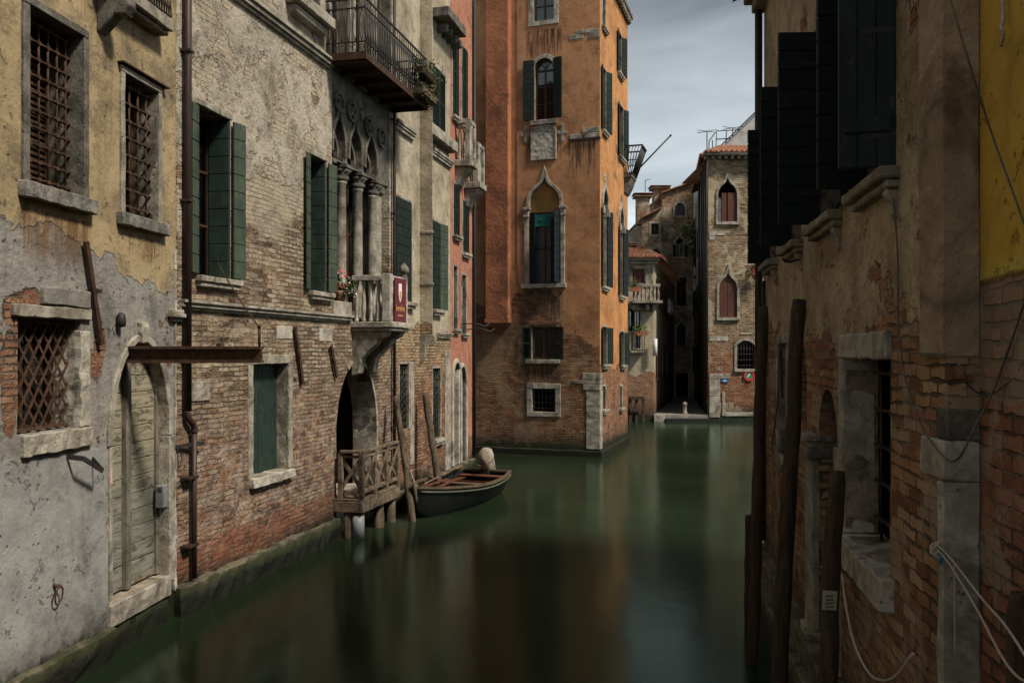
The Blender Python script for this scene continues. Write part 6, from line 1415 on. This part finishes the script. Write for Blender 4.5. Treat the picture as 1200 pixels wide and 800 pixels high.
mb = MB(); mb.quad((-SF - .2, -.4, 8.1), (uc + .1, -.4, 8.1), (uc + .1, 2.5, 9.1), (-SF - .2, 2.5, 9.1)); mb.quad((-SF - .2, 5.2, 8.1), (uc + .1, 5.2, 8.1), (uc + .1, 2.5, 9.1), (-SF - .2, 2.5, 9.1)); build('roof', mb, tiles, Rr, FR)
mb = MB(); mb.tube([(-SF + .07, -.08, 7.85), (-SF + .07, -.08, .8)], .05, 8); mb.tube([(-11.6, -.05, 4.2), (-11.6, -.05, .8)], .03, 8); build('downpipe', mb, pipe_grey, Rr, FR)
# iron bits
for s_, z in ((10.0, 3.0), (11.8, 3.15)):
    mb = MB(); mb.bar((-s_, -.04, z - .25), (-s_ - .12, -.04, z + .3), .03, .05); build('iron_tie_bar', mb, iron, Rr, FR)
mb = MB(); mb.tube(smooth_path([(-9.55, 0, 4.32), (-9.58, -.16, 4.31), (-9.6, -.2, 4.36)]), .012, 6); mb.tube(smooth_path([(-8.9, 0, 4.2), (-8.9, -.14, 4.17), (-8.85, -.2, 4.2)]), .012, 6); build('shutter_catch', mb, iron, Rr, FR)
# ------------------------------------------------------------------ yellow house, nearest right
FJ = footR(9.54, RD + .15)
J = thing('yellow_house', 'yellow plastered house with bare brick foot at the right edge, nearest the viewer', 'house', FJ.world(-3, 0), -R(FJ.az - 90)); holes = []
wall(FJ, J, -SN + .001, 12, -1, 8.2, [], [m_J, stone_shade], T=5)
mb = MB(); mb.box(-SN + .01, 12, 8.202, 8.30, -5, .3); build('eave', mb, stone_shade, J, FJ, bevel=.02)
mb = MB(); mb.box(-SN + .01, 12, -1, .45, -.02, .12); build('plinth', mb, stone_algae, J, FJ, bevel=.02, rough=(.3, .02))
mb = MB(); mb.quad((-SN, -.3, 8.3), (12, -.3, 8.3), (12, 2.5, 9.3), (-SN, 2.5, 9.3)); mb.quad((-SN, 5.2, 8.3), (12, 5.2, 8.3), (12, 2.5, 9.3), (-SN, 2.5, 9.3)); build('roof', mb, tiles, J, FJ)
# ------------------------------------------------------------------ cables and ropes
def wp(F, px, py, w): u, z = F.at(px, py, w); return F.world(u, z, w)
def cable(name, pts, r, mat, label, cat, extra=None):
    base = Vector(pts[0]); mb = MB(); mb.tube([Vector(p) - base for p in smooth_path(pts)], r, 6); o = tag(build(name, mb, mat, None, M=Matrix.Translation(base)), label, cat); return o
cable('cable', [wp(FR, 1108, -20, .06), wp(FJ, 1130, 55, .22), wp(FJ, 1160, 150, .06), wp(FJ, 1185, 220, .03), wp(FJ, 1225, 330, .02)], .005, cable_grey, 'grey cable slanting across the brown pier and the yellow wall', 'cable')
cable('cable', [wp(FR, 1047, 232, .03), wp(FR, 1052, 300, .02), wp(FR, 1053, 380, .02), wp(FR, 1060, 440, .05), wp(FR, 1078, 495, .06), wp(FR, 1104, 533, .05), wp(FJ, 1122, 538, .24), wp(FJ, 1140, 505, .20), wp(FJ, 1165, 455, .03), wp(FJ, 1185, 400, .02), wp(FJ, 1205, 340, .02)], .0055, cable_grey, 'long sagging cable looped under the stone block of the brown pier', 'cable')
cable('cable', [wp(FR, 1056, 412, .03), wp(FR, 1085, 414, .05), wp(FR, 1110, 416, .05), wp(FJ, 1128, 432, .22), wp(FJ, 1138, 455, .15), wp(FJ, 1160, 462, .03), wp(FJ, 1185, 445, .02)], .004, cable_grey, 'thin cable strung level around the brick top of the pier', 'cable')
cable('hanging_cord', [wp(FJ, 1175, -15, .03), wp(FJ, 1175, 25, .03), wp(FJ, 1173, 32, .05), wp(FJ, 1176, 40, .04), wp(FJ, 1173, 54, .03)], .008, rope_pale, 'knotted cord hanging down the yellow wall', 'cord')
kn = wp(FR, 1097, 640, .05)
mr_ = thing('mooring_rope', 'pale mooring rope tied with blue cord to the pier corner and running off right', 'rope', kn)
K3 = kn
for a in (((1097, 637, .05, FR), (1115, 655, .06, FR), (1150, 700, .35, FJ), (1180, 735, .42, FJ), (1215, 790, .45, FJ)), ((1096, 640, .05, FR), (1112, 660, .05, FR), (1140, 705, .30, FJ), (1172, 765, .40, FJ), (1190, 790, .42, FJ), (1205, 800, .42, FJ))):
    mb = MB(); mb.tube([p - K3 for p in smooth_path([wp(F_, x, y, w_) for x, y, w_, F_ in a])], .005, 6); build('strand', mb, rope_pale, mr_)
mb = MB()
for k in range(3): mb.tube([Vector((.025 * math.cos(q), .02 * math.sin(q), .03 * math.sin(q + k) - .02 + .012 * k)) for q in [j * math.pi / 5 for j in range(11)]], .007, 5)
build('knot', mb, rope_pale, mr_)
mb = MB(); mb.tube(smooth_path([Vector((.01, -.02, -.01)), Vector((.03, -.04, -.03)), Vector((.0, -.03, -.06)), Vector((.03, -.02, -.09))]), .009, 5); build('blue_cord', mb, blue_cord, mr_)
cable('rope_end', [wp(FR, 1118, 662, .03), wp(FR, 1119, 710, .02), wp(FR, 1119, 768, .02)], .004, rope_pale, 'thin loose string hanging down the face of the stone pier', 'string')
cable('hose', [wp(FR, 962, 664, .16), wp(FR, 985, 672, .12), wp(FR, 990, 700, .10), wp(FR, 1000, 750, .10), wp(FR, 1020, 790, .10), wp(FR, 1045, 795, .10), wp(FR, 1070, 765, .08)], .009, rope_pale, 'pale rope drooping from the short black post along the brick wall', 'rope')
cable('rope', [wp(FR, 913, 400, .06), wp(FR, 911, 470, .05), wp(FR, 905, 520, .06), wp(FR, 908, 545, .06), wp(FR, 914, 552, .06)], .009, cable_grey, 'grey rope hanging beside the far small window of the shaded house', 'rope')
# ------------------------------------------------------------------ mooring poles on the right
def pole(name, label, bx, tx, r0, r1, mat, Yb, Yt, ztop, grp=None, seed=0, zdip=-1.0, seg=14):
    b = Vector(((bx[0] - CX) / FPX * Yb, Yb, 0)); t_ = Vector(((tx[0] - CX) / FPX * Yt, Yt, ztop)); d = (t_ - b); b2 = b + d * (zdip / d.z)
    mb = MB(); n = 46; rnd = random.Random(seed)
    pts = [b2.lerp(t_, k / n) - b + mnoise.noise_vector(Vector((seed, 0, k * .16))) * .022 for k in range(n + 1)]
    mb.tube(pts, [(r0 + (r1 - r0) * k / n) * (1 + .10 * mnoise.noise(Vector((seed, 5, k * .3)))) * (.86 if k == n else 1) for k in range(n + 1)], 18)
    mb.v = [tuple(Vector(v) + mnoise.noise_vector(Vector((v[0] * 22, v[1] * 22, v[2] * 1.3 + seed))) * .009) for v in mb.v]
    o = tag(build(name, mb, mat, None, M=Matrix.Translation(b)), label, 'mooring pole', grp); return o, b, t_
GR = 'mooring poles at the right bank'
pole('mooring_pole', 'tall thin dark mooring pole farther of the two at the shaded bank', (881, 0), (894, 0), .063, .055, wood_dark, 9.0, 9.3, 3.27 + 52 * .0093, GR, 1)
pole('mooring_pole', 'tall thick dark mooring pole leaning to the wall, nearer of the two tall ones', (908, 0), (935, 0), .068, .060, wood_dark, 6.9, 7.25, 3.27 + 62 * .00725, GR, 2)
o, b, t_ = pole('mooring_pole', 'short black wooden post carrying a small pale tag before the stone pilaster', (955, 0), (981, 0), .060, .052, wood_dark, 5.0, 5.35, 3.27 - 141 * .00535, GR, 3)
mb = MB(); c = b.lerp(t_, .70) - b
mb.bar(c + Vector((-.035, -.068, -.055)), c + Vector((-.028, -.066, .06)), .085, .008, up=(0, 1, 0)); tg = tag(build('tag', mb, simple('pale_tag', (.30, .27, .2), (.4, .36, .28), 14, .7, .002), None, M=Matrix.Translation(b)), 'small pale tag nailed to the short black mooring post', 'tag')
mb = MB(); [mb.bar(c + Vector((-.058, -.076, .03 - .022 * k)), c + Vector((-.012, -.076, .031 - .022 * k)), .002, .006) for k in range(4)]; build('writing', mb, iron, tg, M=Matrix.Translation(b))
pole('mooring_pole', 'stub of an old post standing in the water behind the tall dark poles', (878, 0), (878, 0), .06, .05, wood_dark, 10.2, 10.2, 3.27 - 190 * .0102, GR, 4)
pole('mooring_pole', 'thick black post at the right edge against the brick foot of the yellow house', (1196, 0), (1199, 0), .06, .055, wood_dark, 3.25, 3.3, 3.27 - 285 * .0033, GR, 5)
# ------------------------------------------------------------------ mooring poles by the landing
GL_ = 'mooring poles at the landing stage'
pole('mooring_pole', 'grey brown mooring pole leaning over the jetty corner, nearer of two on the left bank', (484, 0), (463.5, 0), .075, .062, wood_pole, 16.5, 17.2, 3.27 - 52 * .0172, GL_, 6)
pole('mooring_pole', 'grey brown mooring pole leaning behind the boat, farther of two on the left bank', (517, 0), (498, 0), .085, .07, wood_pole, 18.7, 19.0, 3.27 - 49 * .0190, GL_, 7)
# ------------------------------------------------------------------ landing stage with railing
def pw(px, py, z): Y = (CAMZ - z) / ((py - HY) / FPX); return Vector(((px - CX) / FPX * Y, Y, z))
FJT = FB
dz = .70
j0 = FB.u(396); jp = 1.05
un, uf, wn_ = 13.84, 15.64, .56
jt = thing('landing_stage', 'weathered wooden landing stage with cross braced railing before the arched water door', 'jetty', FB.world((un + uf) / 2, 0, wn_ / 2), -R(FB.az - 90))
mb = MB(); n = int((uf - un) / .13)
for k in range(n): a = un + (uf - un) * k / n; b = un + (uf - un) * (k + 1) / n; mb.box(a + .006, b - .006, dz - .04, dz, .0, wn_)
build('deck', mb, wood_deck, jt, FB, bevel=.005)
mb = MB(); mb.box(un, uf, dz - .24, dz - .045, wn_ - .08, wn_); mb.box(un, un + .09, dz - .241, dz - .046, .0, wn_ - .081); mb.box(uf - .09, uf, dz - .241, dz - .046, .0, wn_ - .081); build('beam', mb, wood_deck, jt, FB, bevel=.01, rough=(.3, .006))
rt = dz + 1.03
def rail_side(a, b):
    a = Vector(a); b = Vector(b); L = (b - a).length; n = max(1, round(L / .62))
    for hz, hw_, ht in ((.82, .11, .05), (.12, .06, .07), (.73, .05, .05)): mb = MB(); mb.bar(a + Vector((0, 0, hz)), b + Vector((0, 0, hz)), hw_, ht); build('rail', mb, wood_deck, jt, FB, bevel=.008)
    for k in range(n + 1):
        p = a.lerp(b, k / n); mb = MB(); mb.bar(p, p + Vector((0, 0, .79)), .085, .085); build('post', mb, wood_deck, jt, FB, bevel=.008)
        if k < n:
            q = a.lerp(b, (k + 1) / n); mb = MB(); off = (b - a).normalized().cross(Vector((0, 0, 1))) * .02
            mb.bar(p + Vector((0, 0, .15)) + off, q + Vector((0, 0, .71)) + off, .03, .065); mb.bar(p + Vector((0, 0, .71)) - off, q + Vector((0, 0, .15)) - off, .03, .065); build('cross_brace', mb, wood_deck, jt, FB, bevel=.004)
rail_side((un + .05, -.12, dz), (un + .05, -(wn_ - .05), dz)); rail_side((un + .05, -(wn_ - .05), dz), (uf - .05, -(wn_ - .05), dz))
for (u, w_) in ((un + .12, wn_ - .14), (uf - .14, wn_ - .14), ((un + uf) / 2 + .2, wn_ - .16), (un + .12, .25), (uf - .14, .25)):
    mb = MB(); mb.tube([(u, -w_, -1), (u, -w_, dz - .245)], .095, 12); build('pile', mb, wood_pole, jt, FB)
mb = MB(); mb.tube([(un + .12, -(wn_ - .14), -.02), (un + .12, -(wn_ - .14), .40)], .105, 14); build('pile_sleeve', mb, grey_plastic, jt, FB)
# ------------------------------------------------------------------ moored boat
bow = pw(492, 580, .45); stern = pw(570, 553, .45); ctr = (bow + stern) / 2; ax = (stern - bow); Lb = ax.length; ang = math.atan2(ax.y, ax.x)
sheer_paint = simple('pale_green_sheer_strake', (.05, .055, .035), (.10, .105, .07), 8, .6, .003)
bt = thing('boat', 'small dark wooden boat with red brown thwarts moored between the poles', 'boat', (ctr.x, ctr.y, 0), ang)
Wb = .78
def section(t, inset=0.0, lift=0.0):
    """half widths and heights at t in 0..1 from bow to stern"""
    half = .015 + Wb * (math.sin(math.pi / 2 * min(1, t / .56)) ** .72 if t < .56 else 1 - .24 * ((t - .56) / .44) ** 2)
    sheer = .43 + .20 * (1 - t) ** 2.6 + .07 * t ** 3; keel = -.16 + .34 * max(0, (.16 - t) / .16) ** 2
    x = -Lb / 2 + Lb * t - (.14 * (1 - t) ** 3); pts = []
    for s in range(-6, 7):
        q = s / 6; yy = (half - inset) * math.copysign(abs(q) ** .75, q); zz = keel + lift + (sheer - keel - lift) * (abs(q) ** 2.3); pts.append((x - .18 * (zz - keel) * (1 - t) ** 2, yy, zz))
    return pts
N_ = 26; ts = [(k / N_) ** 1.25 for k in range(N_ + 1)]
mb = MB(); mb.smooth = True; mb.loft([section(t) for t in ts], closed=False); mb.loft([section(t, .03 * min(1, t * 8), .05)[::-1] for t in ts], closed=False)
mb.smooth = False; s1 = section(1.0); s2 = section(1.0, .03, .05); mb.face([mb.vw(p) for p in s1]); mb.face([mb.vw((p[0] - .03, p[1], p[2])) for p in s2][::-1])
build('hull', mb, hull_paint, bt, fixn=False)
mb = MB(); p0_, p1_ = section(0)[6], section(0)[0]; mb.tube([(p0_[0] + .12, 0, p0_[2] - .1), (p0_[0] - .02, 0, (p0_[2] + p1_[2]) / 2), (p1_[0] - .03, 0, p1_[2] + .10)], [.03, .035, .04], 8); build('stem_post', mb, boat_rim, bt)
for sgn in (0, 12):
    mb = MB(); mb.loft([[(q[0], q[1] * .93 + (0 if t > .02 else 0), q[2] - .01), (q[0], q[1] * 1.03, q[2] - .015), (q[0], q[1] * 1.03, q[2] + .03), (q[0], q[1] * .93, q[2] + .03)] for t in ts for q in [section(t)[sgn]]]); build('gunwale', mb, boat_rim, bt)
    mb = MB(); mb.tube([(section(t)[sgn][0], section(t)[sgn][1] * 1.005, section(t)[sgn][2] - .075) for t in ts[1:]], .02, 6); build('rubbing_strake', mb, sheer_paint, bt)
a, b = section(1.0)[0], section(1.0)[12]; mb = MB(); mb.bar((a[0] - .02, a[1], a[2]), (b[0] - .02, b[1], b[2]), .06, .05); build('transom_cap', mb, boat_rim, bt, bevel=.006)
def deck(name, t0, t1, drop, mat, side=None, inn=.0):
    mb = MB(); n = 10; L_, R_ = [], []
    for k in range(n + 1):
        t = t0 + (t1 - t0) * k / n; s = section(t, .03); z = section(t)[12][2] - drop; y = abs(s[11][1]) * .97
        if side is None: a, b = -y, y
        else: a, b = (y - inn, y) if side > 0 else (-y, -y + inn)
        if k: pass
        L_.append((s[6][0], a, z)); R_.append((s[6][0], b, z))
    mb.loft([[l, r, (r[0], r[1], r[2] - .02), (l[0], l[1], l[2] - .02)] for l, r in zip(L_, R_)]); return build(name, mb, mat, bt, bevel=.003)
deck('foredeck', .03, .20, .035, boat_wood)
deck('side_bench', .2, .95, .12, boat_wood, 1, .17); deck('side_bench', .2, .95, .12, boat_wood, -1, .17)
mb = MB()
for k in range(5): y = -.30 + .15 * k; mb.box(-Lb * .16, Lb * .40, .06, .08, y * .8 - .05, y * .8 + .05)
build('floorboards', mb, boat_wood, bt, bevel=.004)
for t, wd_, m_ in ((.24, .14, boat_rim), (.42, .20, boat_wood), (.62, .16, boat_rim), (.93, .22, boat_wood)):
    zz = section(t)[12][2] - .085; hw = abs(section(t)[11][1]) * .97; x = section(t)[6][0]; mb = MB(); mb.bar((x, -hw, zz), (x, hw, zz), wd_, .03); build('thwart', mb, m_, bt, bevel=.006)
mb = MB(); t = .80; hw = abs(section(t)[11][1]) * .9; x = section(t)[6][0]; z_ = section(t)[12][2]; mb.box(x - .012, x + .012, z_ - .36, z_ - .125, -hw * .8, hw * .8); build('bulkhead', mb, boat_wood, bt)
for t in (.3, .36, .5, .56, .7, .76):
    mb = MB(); mb.tube([(p[0], p[1], p[2] + .02) for p in section(t, .04, .05)], .016, 5); build('rib', mb, boat_wood, bt)
for (xa, ya, xb, yb, zz) in ((-.36, .22, .10, .36, .52), (-.30, -.12, .05, .15, .53)):
    mb = MB(); mb.bar((Lb * xa, ya, zz), (Lb * xb, yb, zz - .06), .10, .025); build('plank', mb, boat_wood, bt, bevel=.004)
mb = MB(); mb.tube([(-Lb * .2, .42, .50), (Lb * .36, .60, .56)], .018, 8); mb.bar((Lb * .36, .60, .56), (Lb * .48, .62, .58), .13, .015); build('oar', mb, wood_old, bt)
# outboard motor under its cloth
xm = Lb / 2 + .06
mt = None; mb = MB(); mb.lathe([(.05, -.55), (.06, -.1), (.075, .2), (.09, .42), (.10, .56)], (xm, .0, 0), 12); mb.box(xm - .16, xm + .05, .38, .56, -.09, .09); mt = build('outboard_motor', mb, iron, bt, bevel=.006)
mb = MB(); mb.smooth = True; rr = [(.09, -.12), (.13, -.08), (.145, .03), (.165, .18), (.18, .34), (.165, .46), (.11, .54), (.05, .57), (.0, .575)]
mb.lathe(rr, (0, 0, 0), 26, lambda a, k: (1.0 + .30 * math.cos(a) ** 2) * (1 + .05 * math.sin(5 * a + k * .8)))
mb.smooth = False; mb.v = [tuple(Matrix.Translation((xm + .10, 0, .50)) @ Matrix.Rotation(R(-32), 4, 'Y') @ Vector(v)) for v in mb.v]
cv = build('motor_cover', mb, tarp, mt)
for zz in (.08, .34):
    mb = MB(); mb.tube([Matrix.Translation((xm + .10, 0, .50)) @ Matrix.Rotation(R(-32), 4, 'Y') @ Vector(((.178 + .1 * zz) * 1.12 * math.cos(a), (.142 + .1 * zz) * 1.06 * math.sin(a), zz)) for a in [j * math.pi / 8 for j in range(17)]], .008, 5); build('strap', mb, iron, cv)
mb = MB(); mb.tube([(xm - .1, 0, .58), (xm - .5, .06, .66)], .018, 8); build('tiller', mb, iron, mt)
p0 = bt.location + Vector((math.cos(ang) * -Lb / 2, math.sin(ang) * -Lb / 2, .55)); p1 = Vector(((481 - CX) / FPX * 16.7, 16.7, .95))
cable('mooring_line', catenary(p1, p0, .06, 6), .010, rope_pale, 'thin line tying the dark boat to the nearer leaning pole', 'rope')
# ------------------------------------------------------------------ camera, sun, sky
cam = bpy.data.cameras.new('camera'); co = bpy.data.objects.new('camera', cam); COL.objects.link(co); SC.camera = co
cam.sensor_width = 36; cam.lens = 36 * FPX / 1200; cam.shift_y = 12 / 1200; cam.clip_end = 3000; cam.clip_start = .05
co.location = (0, 0, CAMZ); co.rotation_euler = (R(90), 0, 0)
SUN_AZ, SUN_EL = 123, 50
sd = bpy.data.lights.new('sun', 'SUN'); sd.energy = 3.9; sd.angle = R(9); sd.color = (1, .90, .76)
so = bpy.data.objects.new('sun', sd); COL.objects.link(so)
d = Vector((math.sin(R(SUN_AZ)) * math.cos(R(SUN_EL)), math.cos(R(SUN_AZ)) * math.cos(R(SUN_EL)), math.sin(R(SUN_EL))))
so.rotation_euler = d.to_track_quat('Z', 'Y').to_euler(); so.location = d * 60
W = bpy.data.worlds.new('World'); SC.world = W; W.use_nodes = True; t = W.node_tree; t.nodes.clear()
def wn(typ, **kw):
    n = t.nodes.new(typ)
    for k, v in kw.items(): setattr(n, k, v)
    return n
sky = wn('ShaderNodeTexSky', sky_type='NISHITA'); sky.sun_disc = False; sky.sun_elevation = R(SUN_EL); sky.sun_rotation = R(SUN_AZ); sky.dust_density = 2.0
tc = wn('ShaderNodeTexCoord'); mp = wn('ShaderNodeMapping'); mp.inputs['Scale'].default_value = (1, 1, 3.2); mp.inputs['Location'].default_value = (.3, 1.7, .2)
t.links.new(tc.outputs['Generated'], mp.inputs[0])
nz = wn('ShaderNodeTexNoise'); nz.inputs['Scale'].default_value = 1.9; nz.inputs['Detail'].default_value = 7; nz.inputs['Roughness'].default_value = .55; nz.inputs['Distortion'].default_value = .5; t.links.new(mp.outputs[0], nz.inputs[0])
rp = wn('ShaderNodeValToRGB'); e = rp.color_ramp.elements; e[0].position = .34; e[0].color = (2.05, 2.35, 2.55, 1); e[1].position = .66; e[1].color = (5.2, 5.55, 5.65, 1); t.links.new(nz.outputs[0], rp.inputs[0])
sx = wn('ShaderNodeSeparateXYZ'); t.links.new(tc.outputs['Generated'], sx.inputs[0])
mr = wn('ShaderNodeMapRange'); mr.inputs[1].default_value = .03; mr.inputs[2].default_value = .38; mr.inputs[3].default_value = 2.45; mr.inputs[4].default_value = .60; t.links.new(sx.outputs[2], mr.inputs[0])
ml = wn('ShaderNodeVectorMath', operation='SCALE'); t.links.new(rp.outputs[0], ml.inputs[0]); t.links.new(mr.outputs[0], ml.inputs['Scale'])
mx = wn('ShaderNodeMix', data_type='RGBA'); mx.inputs[0].default_value = .85; t.links.new(sky.outputs[0], mx.inputs[6]); t.links.new(ml.outputs[0], mx.inputs[7])
bg = wn('ShaderNodeBackground'); bg.inputs[1].default_value = .10; t.links.new(mx.outputs[2], bg.inputs[0])
wo = wn('ShaderNodeOutputWorld'); t.links.new(bg.outputs[0], wo.inputs[0])
SC.render.engine = 'CYCLES'; SC.view_settings.view_transform = 'Standard'; SC.view_settings.look = 'None'; SC.view_settings.exposure = .4; SC.view_settings.gamma = 1
SC.cycles.use_denoising = True; SC.cycles.max_bounces = 8; SC.cycles.sample_clamp_indirect = 4; SC.cycles.caustics_reflective = False; SC.cycles.caustics_refractive = False
